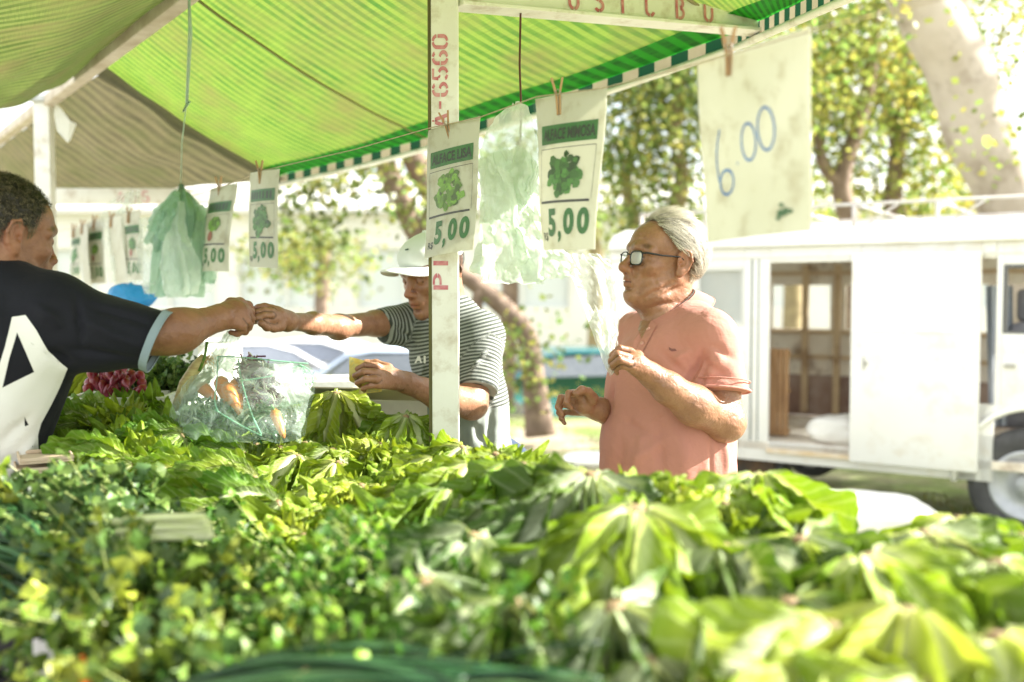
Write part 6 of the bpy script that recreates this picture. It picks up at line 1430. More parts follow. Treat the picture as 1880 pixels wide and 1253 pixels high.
whp = cloth_mat('print_panel', (.72, .74, .72), (.78, .78, .76), bump=.2, rough=.6)
decal([(22, 583), (47, 579), (66, 605), (88, 645), (108, 664), (124, 676), (108, 712), (92, 745), (74, 778), (68, 800), (70, 838), (40, 880), (-10, 910), (-140, 900), (-140, 690), (-8, 690), (8, 640)],
      [[(31, 611), (62, 683), (4, 712), (16, 660)], [(44, 764), (52, 780), (45, 783)]], jer, 'printed_panel', whp, jer, .0018, 7)
mb = MB(); nc = W(-35, 505, -.02)
mb.tube([nc + Vector((math.cos(a * .2618) * .085, math.sin(a * .2618) * .085, -.016 * math.cos(a * .2618))) for a in range(25)], .006, 8); mb.build('neck_band', cloth_mat('band_blue', (.22, .29, .33), (.26, .33, .36)), jer)
fV = frame(40, 0); legs(None, Vector((W(-110, 800).x, W(-110, 800).y, .86)), fV[1], fV[0], vm, denim, shoe_m)
# ================================================================ leaves and heads of lettuce
def leaf_mat(name, blade1, blade2, rib, tip, ribw=.12, transl=.30, rough=.52):
    m, t, N, L, b = newmat(name)
    uv = nd(t, 'ShaderNodeUVMap'); sx_ = nd(t, 'ShaderNodeSeparateXYZ'); L.new(uv.outputs[0], sx_.inputs[0])
    def math_(op, a, b_=None, c_=None):
        n = nd(t, 'ShaderNodeMath', operation=op)
        for i, q in enumerate((a, b_, c_)):
            if q is None: continue
            if isinstance(q, (int, float)): n.inputs[i].default_value = q
            else: L.new(q, n.inputs[i])
        return n.outputs[0]
    u = math_('ABSOLUTE', math_('SUBTRACT', sx_.outputs[0], .5)); v = sx_.outputs[1]
    tc = nd(t, 'ShaderNodeTexCoord'); nz = nd(t, 'ShaderNodeTexNoise', i_Scale=22, i_Detail=6); L.new(tc.outputs['Object'], nz.inputs['Vector'])
    n2 = nd(t, 'ShaderNodeTexNoise', i_Scale=9, i_Detail=3); L.new(tc.outputs['Object'], n2.inputs['Vector'])
    # midrib, wide at the base
    w0 = math_('ADD', math_('MULTIPLY', math_('POWER', math_('SUBTRACT', 1.0, v), 1.6), ribw * 2.4), math_('MULTIPLY', math_('POWER', math_('SUBTRACT', 1.0, v), 9), .28)); w0 = math_('ADD', w0, .010)
    rm = nd(t, 'ShaderNodeMapRange'); L.new(math_('DIVIDE', u, w0), rm.inputs[0]); rm.inputs[1].default_value = .45; rm.inputs[2].default_value = 1.25; rm.inputs[3].default_value = 1; rm.inputs[4].default_value = 0
    # side veins
    sv = math_('SINE', math_('MULTIPLY', math_('ADD', math_('SUBTRACT', v, math_('MULTIPLY', u, .55)), math_('MULTIPLY', nz.outputs[0], .05)), 78))
    sm = nd(t, 'ShaderNodeMapRange'); L.new(sv, sm.inputs[0]); sm.inputs[1].default_value = .45; sm.inputs[2].default_value = 1; sm.inputs[4].default_value = .13
    bl = nd(t, 'ShaderNodeMixRGB'); bl.inputs[1].default_value = rgba(blade1); bl.inputs[2].default_value = rgba(blade2)
    mr = nd(t, 'ShaderNodeMapRange'); L.new(n2.outputs[0], mr.inputs[0]); mr.inputs[1].default_value = .35; mr.inputs[2].default_value = .65; L.new(mr.outputs[0], bl.inputs[0])
    tp = nd(t, 'ShaderNodeMixRGB'); te = nd(t, 'ShaderNodeMapRange'); L.new(math_('ADD', math_('MULTIPLY', u, 1.1), math_('MULTIPLY', v, .5)), te.inputs[0]); te.inputs[1].default_value = .5; te.inputs[2].default_value = 1.05
    L.new(te.outputs[0], tp.inputs[0]); L.new(bl.outputs[0], tp.inputs[1]); tp.inputs[2].default_value = rgba(tip)
    c1 = nd(t, 'ShaderNodeMixRGB'); L.new(sm.outputs[0], c1.inputs[0]); L.new(tp.outputs[0], c1.inputs[1]); c1.inputs[2].default_value = rgba(rib)
    c2 = nd(t, 'ShaderNodeMixRGB'); L.new(rm.outputs[0], c2.inputs[0]); L.new(c1.outputs[0], c2.inputs[1]); c2.inputs[2].default_value = rgba(rib)
    at_ = nd(t, 'ShaderNodeAttribute', attribute_name='Col'); c3 = nd(t, 'ShaderNodeMixRGB', blend_type='MULTIPLY'); c3.inputs[0].default_value = 1; L.new(c2.outputs[0], c3.inputs[1]); L.new(at_.outputs['Color'], c3.inputs[2])
    oi = nd(t, 'ShaderNodeObjectInfo'); hs = nd(t, 'ShaderNodeHueSaturation'); L.new(c3.outputs[0], hs.inputs['Color'])
    mh = nd(t, 'ShaderNodeMapRange'); L.new(oi.outputs['Random'], mh.inputs[0]); mh.inputs[3].default_value = .485; mh.inputs[4].default_value = .515; L.new(mh.outputs[0], hs.inputs['Hue'])
    mv = nd(t, 'ShaderNodeMapRange'); L.new(oi.outputs['Random'], mv.inputs[0]); mv.inputs[3].default_value = 1.1; mv.inputs[4].default_value = .9; L.new(mv.outputs[0], hs.inputs['Value'])
    col = hs.outputs[0]; L.new(col, b.inputs['Base Color']); b.inputs['Roughness'].default_value = rough; b.inputs['Specular IOR Level'].default_value = .32
    ht = math_('ADD', math_('MULTIPLY', sm.outputs[0], -1.2), math_('MULTIPLY', nz.outputs[0], 2.0))
    ht = math_('ADD', ht, math_('MULTIPLY', rm.outputs[0], 2.0))
    bp = nd(t, 'ShaderNodeBump', i_Strength=.8, i_Distance=.005); L.new(ht, bp.inputs['Height']); L.new(bp.outputs[0], b.inputs['Normal'])
    tr = nd(t, 'ShaderNodeBsdfTranslucent'); ml = nd(t, 'ShaderNodeMixRGB', blend_type='MULTIPLY'); ml.inputs[0].default_value = .6; L.new(col, ml.inputs[1]); ml.inputs[2].default_value = (1.3, 1.2, .35, 1); L.new(ml.outputs[0], tr.inputs[0]); L.new(bp.outputs[0], tr.inputs['Normal'])
    ms = nd(t, 'ShaderNodeMixShader', i_0=transl); L.new(b.outputs[0], ms.inputs[1]); L.new(tr.outputs[0], ms.inputs[2]); L.new(ms.outputs[0], N['Material Output'].inputs[0])
    return m
LM = {
 'light': leaf_mat('lettuce_light', (.15, .25, .014), (.27, .36, .026), (.68, .74, .44), (.12, .25, .018)),
 'curly': leaf_mat('lettuce_curly', (.15, .25, .012), (.28, .35, .024), (.42, .52, .18), (.20, .32, .022)),
 'romaine': leaf_mat('romaine_green', (.10, .19, .014), (.21, .30, .024), (.64, .72, .40), (.10, .25, .02), ribw=.12),
 'dark':  leaf_mat('escarole_dark', (.045, .095, .008), (.11, .18, .014), (.66, .73, .48), (.03, .09, .010), ribw=.15),
 'pale':  leaf_mat('cabbage_pale', (.30, .38, .05), (.40, .46, .08), (.58, .62, .36), (.24, .36, .04), ribw=.10)}
stem_m = pmat('cut_stem', (.30, .22, .11), (.16, .09, .04), scale=40, rough=.7)
def leaf(mb, rnd, L_, Wd, th0, phi, th1, ruf, frq, cup, tone, roll=0, nu=10, nv=20, frl=.5):
    """leaf starting at the origin; polar angle from +Z runs from th0 at the base to th1 at the tip (bending), azimuth phi"""
    sd = rnd.uniform(0, 100); ns = nv; pts = []; p = Vector((0, 0, 0)); er = Vector((math.cos(phi), math.sin(phi), 0)); sw = rnd.uniform(-.25, .25)
    q = er * .012
    dirs = []
    for i in range(ns + 1):
        t = i / ns; th = th0 + (th1 - th0) * min(1, t * 1.15) ** 1.1 + .12 * mnoise.noise(Vector((t * 2, sd, 0)))
        er2 = Vector((math.cos(phi + sw * t), math.sin(phi + sw * t), 0))
        d = er2 * math.sin(th) + UP * math.cos(th); pts.append(q.copy()); dirs.append((d, er2)); q = q + d * (L_ / ns)
    vs, uv = [], []
    for j in range(ns + 1):
        t = j / ns; d, e = dirs[j]; s_ = Vector((-e.y, e.x, 0)); nrm = s_.cross(d).normalized()
        s_ = (s_ * math.cos(roll) + nrm * math.sin(roll))
        wid = Wd * (.16 + .84 * math.sin(min(1, t * 1.08) ** .85 * math.pi * .62) ** 1.1) * (1 if t < .72 else math.sqrt(max(0.03, 1 - ((t - .72) / .28) ** 2 * .97)))
        for i in range(nu + 1):
            a = i / nu * 2 - 1; e_ = abs(a)
            r_ = frl * ruf * (e_ ** 3) * (.4 + t) * mnoise.noise(Vector((t * frq * 3.2, a * 4, sd + 31))) * 2.2 + ruf * (e_ ** 2.2) * (.25 + t) * (math.sin(frq * t * 6.28 + 3 * a + sd) * .55 + 1.1 * mnoise.noise(Vector((t * frq * 1.6, a * 2.5, sd))) + .5 * mnoise.noise(Vector((t * frq * 4, a * 5, sd + 5))))
            wk = min(1, wid / (Wd * .55)) ** 1.3 * (1 if t < .85 else max(.15, 1 - (t - .85) * 5)); r_ *= wk
            tipruf = wk * ruf * .7 * max(0, t - .6) * 2.5 * mnoise.noise(Vector((a * frq * .5, t * 3, sd + 9)))
            pt_ = pts[j] + s_ * (a * wid * .5 * (1 + .08 * mnoise.noise(Vector((t * frq * 2, a, sd))))) + nrm * (cup * wid * (e_ ** 1.8) * -.5 + r_ + tipruf + .008 * (1 - t) ** .7 * max(0, 1 - e_ * 3.2) ** 1.2 + .012 * wk * min(1, t * 2.5) * mnoise.noise(Vector((t * 5, a * 1.6, sd + 60))) + .007 * wk * min(1, t * 3) * (.2 + e_) * mnoise.noise(Vector((t * 17, a * 6, sd + 70))))
            vs.append(pt_); uv.append((a * .5 + .5, t))
    fs = [(j * (nu + 1) + i, j * (nu + 1) + i + 1, (j + 1) * (nu + 1) + i + 1, (j + 1) * (nu + 1) + i) for j in range(ns) for i in range(nu)]
    mb.add(vs, fs, uv, c=(tone, tone, tone * rnd.uniform(.85, 1.05)))
def lettuce_mesh(kind, seed):
    rnd = random.Random(seed); mb = MB(); n = {'romaine': 22, 'light': 16, 'curly': 20, 'dark': 17, 'pale': 12}[kind]
    for i in range(n):
        lay = i / n; phi = i * 2.4 + rnd.uniform(-.3, .3)
        if kind == 'curly': leaf(mb, rnd, rnd.uniform(.16, .21), rnd.uniform(.11, .145), 1.9 + .5 * lay, phi, 3.25 + .1 * lay, .026, 4, .35, rnd.uniform(.75, 1.2), rnd.uniform(-.5, .5), 20, 40, 1.4)
        elif kind == 'light': leaf(mb, rnd, rnd.uniform(.22, .27), rnd.uniform(.10, .135), 1.95 + .5 * lay, phi, 3.1 + .1 * lay, .017, 3.0, .5, rnd.uniform(.75, 1.25), rnd.uniform(-.4, .4), 20, 38, 1.0)
        elif kind == 'romaine': leaf(mb, rnd, rnd.uniform(.17, .25), rnd.uniform(.06, .085), 1.85 + .5 * lay, phi, 3.3 + .12 * lay, .013, 4, .7, rnd.uniform(.75, 1.2), rnd.uniform(-.6, .6), 14, 26, .9)
        elif kind == 'dark': leaf(mb, rnd, rnd.uniform(.22, .28), rnd.uniform(.09, .12), 1.95 + .5 * lay, phi, 3.1 + .1 * lay, .018, 3.2, .5, rnd.uniform(.65, 1.25), rnd.uniform(-.5, .5), 20, 38, 1.1)
        else: leaf(mb, rnd, rnd.uniform(.2, .24), rnd.uniform(.09, .12), 2.3 + .5 * lay, phi, 3.0, .006, 3, .8, rnd.uniform(.9, 1.15), 0, 10, 18)
    lm_ = mb.mesh('leaves_' + kind); lm_.materials.append(LM[kind]); lm_.polygons.foreach_set('use_smooth', [True] * len(lm_.polygons))
    mb = MB(); mb.lathe([(0, .005), (.006, .0045), (.009, .002), (.011, -.004), (.010, -.02)], (0, 0, 0), (0, 0, 1), 14); sm_ = mb.mesh('stem'); sm_.materials.append(stem_m)
    return lm_, sm_
LV = {k: [lettuce_mesh(k, 100 + 7 * i + ord(k[0])) for i in range(4 if k != 'pale' else 2)] for k in LM}
vr = random.Random(44)
NAMES = {'romaine': ('romaine_lettuce', 'lettuce'), 'light': ('smooth_lettuce', 'lettuce'), 'curly': ('curly_lettuce', 'lettuce'), 'dark': ('escarole', 'escarole'), 'pale': ('chinese_cabbage', 'cabbage')}
def head_obj(kind, p, sc, axis, label, group, var=None):
    """axis: direction in which the cut stem points"""
    nm, cat = NAMES[kind]; r_ = bpy.data.objects.new(nm, None); COL.objects.link(r_); r_.empty_display_size = .05
    lm_, sm_ = LV[kind][vr.randrange(len(LV[kind])) if var is None else var]
    q = Vector(axis).to_track_quat('Z', 'Y').to_matrix() @ Matrix.Rotation(vr.uniform(0, 6.28), 3, 'Z')
    r_.location = p; r_.rotation_euler = q.to_euler(); r_.scale = (sc * vr.uniform(.94, 1.06),) * 3
    for n_, me in (('leaves', lm_), ('cut_stem', sm_)):
        o = bpy.data.objects.new(n_, me); COL.objects.link(o); o.parent = r_
    tag(r_, label, cat, group); return r_
# ---- the heap, described row by row in world terms: top height of the heap at each place
def dmap(px, py):
    """distance of the heap surface: the left rows lie low and far, the near right part is a steep pile"""
    dl = float(np.interp(py, [700, 780, 850, 900, 1000, 1100, 1253, 1350], [2.95, 2.6, 2.25, 2.02, 1.72, 1.52, 1.3, 1.2]))
    dr = float(np.interp(py, [780, 850, 880, 950, 1050, 1150, 1253, 1350], [2.4, 1.75, 1.6, 1.45, 1.33, 1.22, 1.12, 1.05]))
    return lerp(dl, dr, min(1, max(0, (px - 650) / 330)))
def place(px, py, zt=None):
    d = dmap(px, py) if zt is None else (CAM_Z - zt) * 1828 / (py - 540); return P(px, py, d), d
cnt = 0
def H_(kind, px, py, sc=1, ax=(0, 0, 1), zt=None, label=None, group='heads of lettuce heaped on the stall'):
    p, d = place(px, py, zt); ax = Vector(ax) + Vector((vr.uniform(-.12, .12), vr.uniform(-.12, .12), 0))
    return head_obj(kind, p, sc, ax.normalized(), label, group)
G = {'romaine': ('narrow leaved green lettuce with pale ribs in the left rows of the heap', 'narrow leaved lettuces in the left rows'), 'light': ('light green smooth lettuce with pale ribs, lying in the heap on the stall', 'smooth pale lettuces in the heap'),
     'curly': ('curly edged yellow green lettuce lying in the heap on the stall', 'curly lettuces in the heap'),
     'dark': ('dark green escarole head with white ribs in the near right heap', 'dark escarole heads in the near heap')}
def auto(kind, px, py, sc=1, ax=(0, 0, 1), zt=None): H_(kind, px, py, sc, ax, zt, G[kind][0], G[kind][1])
# landmark heads
H_('light', 617, 722, 1.0, (.05, -.1, 1), 1.19, 'tall pointed lettuce standing alone in front of the cardboard box', 'pointed lettuces standing on the heap')
H_('light', 745, 765, .85, (.25, -.1, 1), 1.14, 'rounded lettuce between the tall pointed lettuce and the stall post', 'pointed lettuces standing on the heap')
LU = (.85, -.1, .55); LU2 = (.3, .1, .9); FR = lambda: (vr.uniform(-.3, .3), vr.uniform(-.75, -.35), .85)
for px, py, k in ((850, 806, 'light'), (910, 818, 'curly'), (960, 836, 'light'), (800, 828, 'light'), (700, 800, 'curly'), (760, 815, 'curly'), (560, 798, 'light'), (515, 806, 'curly'), (440, 788, 'curly'), (390, 800, 'curly'), (470, 800, 'curly'), (610, 810, 'light'), (655, 815, 'light')):
    auto(k, px, py + 16, .85, (vr.uniform(-.1, .4), vr.uniform(-.3, .1), .9))
for px, py, k in ((548, 838, 'light'), (622, 850, 'light'), (700, 842, 'light'), (790, 856, 'curly'), (868, 858, 'light'), (930, 862, 'curly'), (580, 888, 'light'), (665, 892, 'curly'), (748, 896, 'light'), (830, 905, 'light')):
    auto(k, px, py, .9, (vr.uniform(-.2, .4), vr.uniform(-.2, .2), .9))
for px, py, k in ((310, 752, 'curly'), (262, 770, 'curly'), (205, 756, 'romaine'), (168, 775, 'romaine'), (225, 802, 'romaine'), (280, 812, 'curly'), (335, 792, 'romaine'), (185, 830, 'romaine'), (245, 846, 'romaine'), (310, 832, 'curly')):
    auto(k, px, py + 8, .74, LU, 1.13 if py < 800 else 1.09)
for px, py, k in ((372, 838, 'curly'), (450, 836, 'romaine'), (300, 862, 'romaine'), (380, 878, 'romaine'), (470, 880, 'romaine'), (340, 925, 'romaine'), (425, 930, 'romaine'), (512, 925, 'romaine')):
    auto(k, px, py, .95, LU)
for px, py, k in ((600, 935, 'curly'), (690, 940, 'light'), (775, 945, 'curly'), (560, 985, 'curly'), (650, 995, 'curly'), (735, 1000, 'curly')):
    auto(k, px, py, .92, LU2)
for px, py in ((1145, 880), (1195, 885), (1245, 900), (1295, 915), (1330, 925)): auto('curly', px, py, .8, (0, 0, 1))
near = [(1072, 864, 1.55, 'dark', 1.15), (930, 912, 1.6, 'dark', .95), (1165, 932, 1.36, 'light', 1.4), (1340, 886, 1.58, 'light', .95), (1405, 874, 1.62, 'light', .95), (1478, 925, 1.5, 'dark', .85), (1600, 948, 1.5, 'dark', .85), (1748, 925, 1.44, 'light', 1.0), (1885, 945, 1.42, 'dark', 1.0),
        (1010, 985, 1.38, 'dark', 1.1), (870, 985, 1.42, 'dark', 1.0), (1335, 1000, 1.34, 'dark', 1.1), (1480, 980, 1.36, 'light', 1.0), (1605, 1020, 1.24, 'light', 1.1), (1700, 985, 1.34, 'dark', .95), (1815, 1035, 1.22, 'light', 1.15), (1950, 1040, 1.22, 'light', 1.1),
        (790, 1060, 1.26, 'dark', 1.1), (955, 1110, 1.2, 'dark', 1.1), (1130, 1120, 1.16, 'dark', 1.1), (1290, 1115, 1.16, 'dark', 1.05), (1440, 1095, 1.18, 'light', 1.05), (1665, 1110, 1.08, 'pale', 1.15), (1830, 1150, 1.06, 'light', 1.1), (1540, 1150, 1.08, 'light', 1.0),
        (860, 1215, 1.12, 'dark', .95), (1030, 1235, 1.1, 'dark', .95), (1200, 1215, 1.08, 'dark', 1.0), (1370, 1225, 1.05, 'light', 1.0), (1500, 1265, 1.0, 'light', .95), (1690, 1250, .98, 'light', 1.0), (1880, 1260, .98, 'light', 1.0), (1120, 1330, 1.0, 'dark', .9), (1290, 1330, 1.0, 'light', .9)]
G['pale'] = ('round pale yellow green lettuce head in the near right corner', None)
for px, py, d, k, s_ in near:
    big = py > 960; px += vr.uniform(-14, 14); py += vr.uniform(-14, 14) + (34 if px > 1430 and not big else 8)
    head_obj(k, P(px, py, d), s_ * (1.12 if big else 1.05), Vector((vr.uniform(-.3, .3), vr.uniform(-.15, .25), .95)).normalized(), G[k][0], G[k][1])
# lower layer that fills the heap under the visible heads (real heads, one step down)
for i in range(6):
    for j in range(8):
        y = 1.2 + i * .2; x = lerp(-.12 - .3 * y, .85 - .3 * (y - 1.2), j / 7)
        if x > .95 - .8 * (y - 1.2): continue
        zt = lerp(.97, 1.05, min(1, max(0, x / .3)))
        auto_k = 'dark' if x > -.05 and y < 1.7 else 'romaine'
        head_obj(auto_k, Vector((x + vr.uniform(-.03, .03), y + vr.uniform(-.03, .03) + (.14 if y < 1.5 else 0), zt - (.15 if y < 1.5 else .06))), .95, Vector((vr.uniform(-.3, .3), vr.uniform(-.3, .3), 1)).normalized(), G[auto_k][0], G[auto_k][1])
H_('pale', 176, 676, .8, (.2, -.3, 1), 1.235, 'pale yellow chinese cabbage beside the red radishes', None)
H_('pale', 140, 684, .75, (.0, -.3, 1), 1.22, 'pale chinese cabbage touching the white jersey print', None)
# ================================================================ leafy herb bunches
def herb_mesh(seed, tones, L_=.26, nst=46, leafs=.02, spread=.5):
    rnd = random.Random(seed); mb = MB(); sb_ = MB()
    for i in range(nst):
        a = rnd.uniform(0, 6.28); e = spread * math.sqrt(rnd.random()); d = Vector((1, e * math.cos(a), e * math.sin(a))).normalized(); ln = L_ * rnd.uniform(.7, 1.1)
        bend = Vector((0, rnd.uniform(-.3, .3), rnd.uniform(-.4, .2)))
        pts = [d * ln * t + bend * ln * t * t * .5 for t in (0, .25, .5, .75, 1)]
        sb_.tube(pts, [.0022, .002, .0017, .0013, .0008], 5, cap=False, col=(1, 1, 1))
        tn = rnd.uniform(.5, 1.5); ty = rnd.random()
        for k in range(10):
            t = .3 + .7 * (k / 9); q = t * 4; kk = min(int(q), 3); p = pts[kk].lerp(pts[kk + 1], q - kk)
            n = Vector((rnd.gauss(0, 1), rnd.gauss(0, 1), rnd.gauss(0, 1))).normalized(); u_ = (n.cross(Vector((rnd.gauss(0, 1), rnd.gauss(0, 1), rnd.gauss(0, 1))))).normalized(); w_ = n.cross(u_)
            s_ = leafs * rnd.uniform(.6, 1.35); c0 = p + u_ * s_ * 1.1
            c = tones[0] if ty < .4 else tones[1] if ty < .75 else tones[2]; g_ = tn * rnd.uniform(.8, 1.2); c = (c[0] * g_, c[1] * g_, c[2] * g_)
            ring = [c0 + (u_ * math.cos(an) * 1.1 + w_ * .85 * math.sin(an)) * s_ * (1 + .28 * math.cos(an * 3 + .4)) + n * s_ * .28 * (math.sin(an * 2 + k) + .6 * math.cos(an * 3)) for an in [j * .698 for j in range(9)]]
            mb.add(ring + [c0 - n * s_ * .22], [(j, (j + 1) % 9, 9) for j in range(9)], c=c)
    return mb, sb_
herb_m = pmat('herb_leaf', (1.7, 1.6, 1.3), (1.25, 1.25, 1.0), scale=40, rough=.45, vcol=True, transl=.3, bump=.2); hstem = pmat('herb_stem', (.35, .45, .1), (.45, .5, .2), rough=.5)
HERBS = []
for i, (tones, lf, ns, sp) in enumerate([(((.05, .10, .025), (.11, .18, .025), (.25, .30, .045)), .0145, 60, .7), (((.05, .095, .028), (.15, .22, .03), (.28, .32, .05)), .015, 60, .75), (((.04, .085, .028), (.065, .125, .036), (.11, .18, .05)), .015, 60, .7), (((.03, .085, .010), (.06, .14, .014), (.12, .21, .022)), .010, 90, .8)]):
    a_, b_ = herb_mesh(60 + i, tones, leafs=lf, nst=ns, spread=sp); m1 = a_.mesh('herb'); m1.materials.append(herb_m); m1.polygons.foreach_set('use_smooth', [True] * len(m1.polygons)); m2 = b_.mesh('hstem'); m2.materials.append(hstem); HERBS.append((m1, m2))
def herb(v_, px, py, zt, dr, sc, name, label, group, d=None):
    p = P(px, py, d) if d else place(px, py, zt)[0]
    r_ = bpy.data.objects.new(name, None); COL.objects.link(r_); r_.location = p; r_.scale = (sc,) * 3; r_.empty_display_size = .05
    r_.rotation_euler = (Vector(dr).normalized().to_track_quat('X', 'Z').to_matrix() @ Matrix.Rotation(vr.uniform(0, 6.28), 3, 'X')).to_euler()
    for n_, me in (('leaves', HERBS[v_][0]), ('stems', HERBS[v_][1])):
        o = bpy.data.objects.new(n_, me); COL.objects.link(o); o.parent = r_
    tag(r_, label, 'herb bunch', group); return r_
g1 = ('watercress_bunch', 'bunch of watercress with round dark and yellow green leaves at the left front', 'watercress bunches at the left front')
for row, (py0, n, x0, x1, zt) in enumerate(((960, 4, 110, 250, 1.0), (995, 6, 20, 260, 1.0), (1040, 7, 110, 430, 1.0), (1095, 8, 150, 560, 1.0), (1150, 8, 200, 640, 1.0), (1210, 9, 235, 720, 1.0), (1275, 8, 280, 740, 1.0), (1345, 7, 300, 700, 1.0))):
    for i in range(n):
        px = lerp(x0, x1, i / (n - 1)) + vr.uniform(-15, 15); v_ = 2 if row < 1 else vr.choice((0, 1, 1, 0, 2))
        if row >= 3 and px > 520: v_ = 3
        herb(v_, px + 30, py0 + vr.uniform(-10, 10), None, (vr.uniform(-1, .2), vr.uniform(-1.0, -.2), vr.uniform(-.3, .35)), vr.uniform(.62, .78), *g1, d=dmap(px, py0) + .04)
g2 = ('parsley_bunch', 'dense fine leaved dark green parsley bunch in the middle front', 'parsley bunches in the middle front')
for px, py in ((560, 1060), (640, 1060), (720, 1065), (790, 1080), (600, 1120), (680, 1130), (760, 1140), (840, 1170), (900, 1190), (540, 1010)):
    herb(3, px, py + 20, None, (vr.uniform(-.8, .8), vr.uniform(-1, -.3), vr.uniform(.0, .35)), .72, *g2, d=dmap(px, py) + .03)
for px, py, dr in ((285, 712, (.2, -.4, 1)), (262, 735, (-.3, -.4, .8)), (308, 728, (.5, -.2, .8))):
    herb(2, px, py + 24, 1.10, dr, .62, 'spinach_bunch', 'dark leafy bunch just right of the radishes', 'dark leafy bunches by the radishes', d=2.95)
# ================================================================ spring onions
lk = pmat('leek_leaf', (.015, .06, .025), (.05, .13, .04), scale=5, rough=.4, stretch=(1, 1, 1), bump=.1, vcol=True, transl=.15)
def leek(name, starts, ends, mid, n, label, r=.0052, seed=0, white=None, tie=None):
    rnd = random.Random(seed); A_, B_, C_ = P(*starts), P(*mid), P(*ends); t = thing(name, (A_ + C_) / 2, label, 'spring onions')
    mb = MB()
    for i in range(n):
        o1 = Vector((rnd.gauss(0, .012), rnd.gauss(0, .022), rnd.gauss(0, .008))); o2 = Vector((rnd.gauss(0, .03), rnd.gauss(0, .045), rnd.gauss(0, .016))); o3 = Vector((rnd.gauss(0, .06), rnd.gauss(0, .06), rnd.gauss(-.01, .02)))
        pts = []
        for k in range(13):
            s_ = k / 12; a, b, c = A_ + o1, B_ + o2, C_ + o3; pts.append(a * (1 - s_) ** 2 + b * 2 * s_ * (1 - s_) + c * s_ ** 2)
        g_ = rnd.uniform(.5, 1.6); y_ = 1.6 if rnd.random() < .2 else 1
        mb.tube(pts, [r * rnd.uniform(.8, 1.2) * (1 - .6 * (k / 12) ** 3) for k in range(13)], 7, flat=.6, col=(g_ * y_, g_, g_ * .9))
    mb.build('green_tops', lk, t)
    if white:
        mb = MB()
        for i in range(14):
            o1 = Vector((rnd.gauss(0, .012), rnd.gauss(0, .022), rnd.gauss(0, .008))); mb.tube([A_ + o1, A_ + o1 + (A_ - B_).normalized() * white], [.005, .008], 8)
        mb.build('white_shanks', pmat('leek_white', (.7, .72, .55), (.6, .66, .42), rough=.4), t)
    if tie:
        c = A_ * .3 + B_ * .5 + C_ * .2; dr = (C_ - A_).normalized(); e1 = dr.cross(UP).normalized(); e2 = dr.cross(e1)
        mb = MB(); mb.tube([c + e1 * math.cos(a * .4189) * .045 + e2 * math.sin(a * .4189) * .02 - UP * .012 for a in range(16)], .0016, 6); mb.build('straw_tie', pmat('straw', (.36, .3, .12), (.3, .22, .1), rough=.7), t)
leek('spring_onion_bunch', (230, 1330, 1.15), (1080, 1360, 1.0), (600, 1130, 1.08), 80, 'dark green spring onion tops sweeping across the very front', seed=1, tie=True)
leek('spring_onion_bunch', (640, 1345, 1.06), (1040, 1290, 1.0), (820, 1210, 1.04), 30, 'bright green spring onion tops under the front bunch', seed=2)
leek('spring_onion_bunch', (-60, 900, 1.75), (75, 1075, 1.5), (60, 960, 1.6), 36, 'green spring onions with pale shanks at the left edge', seed=3, white=.1)
leek('spring_onion_bunch', (-90, 1010, 1.5), (70, 1110, 1.38), (10, 1020, 1.45), 30, 'lower spring onions with pale shanks at the left edge', seed=4, white=.1)
# celery cut ends
ct = thing('celery_bunch', P(330, 975, 1.62), 'pale cut celery stalks poking out between the cress and the lettuce', 'celery')
for i, (x0, x1, y) in enumerate(((272, 372, 950), (278, 384, 968), (282, 388, 986), (300, 378, 958), (290, 386, 978))):
    mb = MB(); a, b = P(x0 - 60, y + 8, 1.52), P(x1, y - 1, 1.44); r_ = .0078
    prof = [(math.cos(k * .45) * r_, math.sin(k * .45) * r_ * .75) for k in range(8)]
    mb.tube([a, a.lerp(b, .5) + UP * .002, b], [r_ * 1.05, r_, r_ * .95], 9, flat=.8, col=(1, 1, 1)); mb.build('stalk', pmat('celery_pale', (.62, .7, .3), (.72, .76, .46), scale=20, rough=.4, transl=.2, stretch=(1, 1, 9)), ct)
# ================================================================ radishes
rad_m = pmat('radish_red', (.16, .006, .015), (.26, .015, .03), scale=12, rough=.3, vcol=True)
for b_i, (bx, by, lab) in enumerate(((185, 700, 'bunch of red radishes nearest the vendor in the white tray'), (215, 695, 'middle bunch of red radishes in the white tray'), (240, 690, 'bunch of red radishes next to the dark leaves'))):
    t = thing('radish_bunch', P(bx, by, 2.72), lab, 'radish bunch', 'radish bunches in the tray'); rnd = random.Random(b_i)
    for i in range(12):
        c = P(bx + rnd.uniform(-24, 22), by + rnd.uniform(-26, 30), 2.7 + rnd.uniform(-.03, .05)); ax = Vector((rnd.uniform(-.7, .7), -.6 + rnd.uniform(-.3, .3), -1 + rnd.uniform(-.3, .6))).normalized(); r_ = rnd.uniform(.011, .017)
        mb = MB(); prof = [(0, -r_ * 1.15), (r_ * .45, -r_ * 1.05), (r_ * .9, -r_ * .55), (r_, 0), (r_ * .85, r_ * .7), (r_ * .45, r_ * 1.3), (r_ * .15, r_ * 1.8), (.0008, r_ * 3)]
        mb.lathe(prof, c, ax, 16); 
        mb.c = [(1, 1, 1)] * (16 * 5) + [(1.6, 6, 5)] * (16 * 3); mb.build('radish', rad_m, t)
    mb = MB()
    for i in range(10): a = P(bx + rnd.uniform(-20, 20), by - 20, 2.75); mb.tube([a, a + Vector((rnd.uniform(-.03, .03), .06, rnd.uniform(.0, .04)))], .002, 5)
    mb.build('stalks', hstem, t)
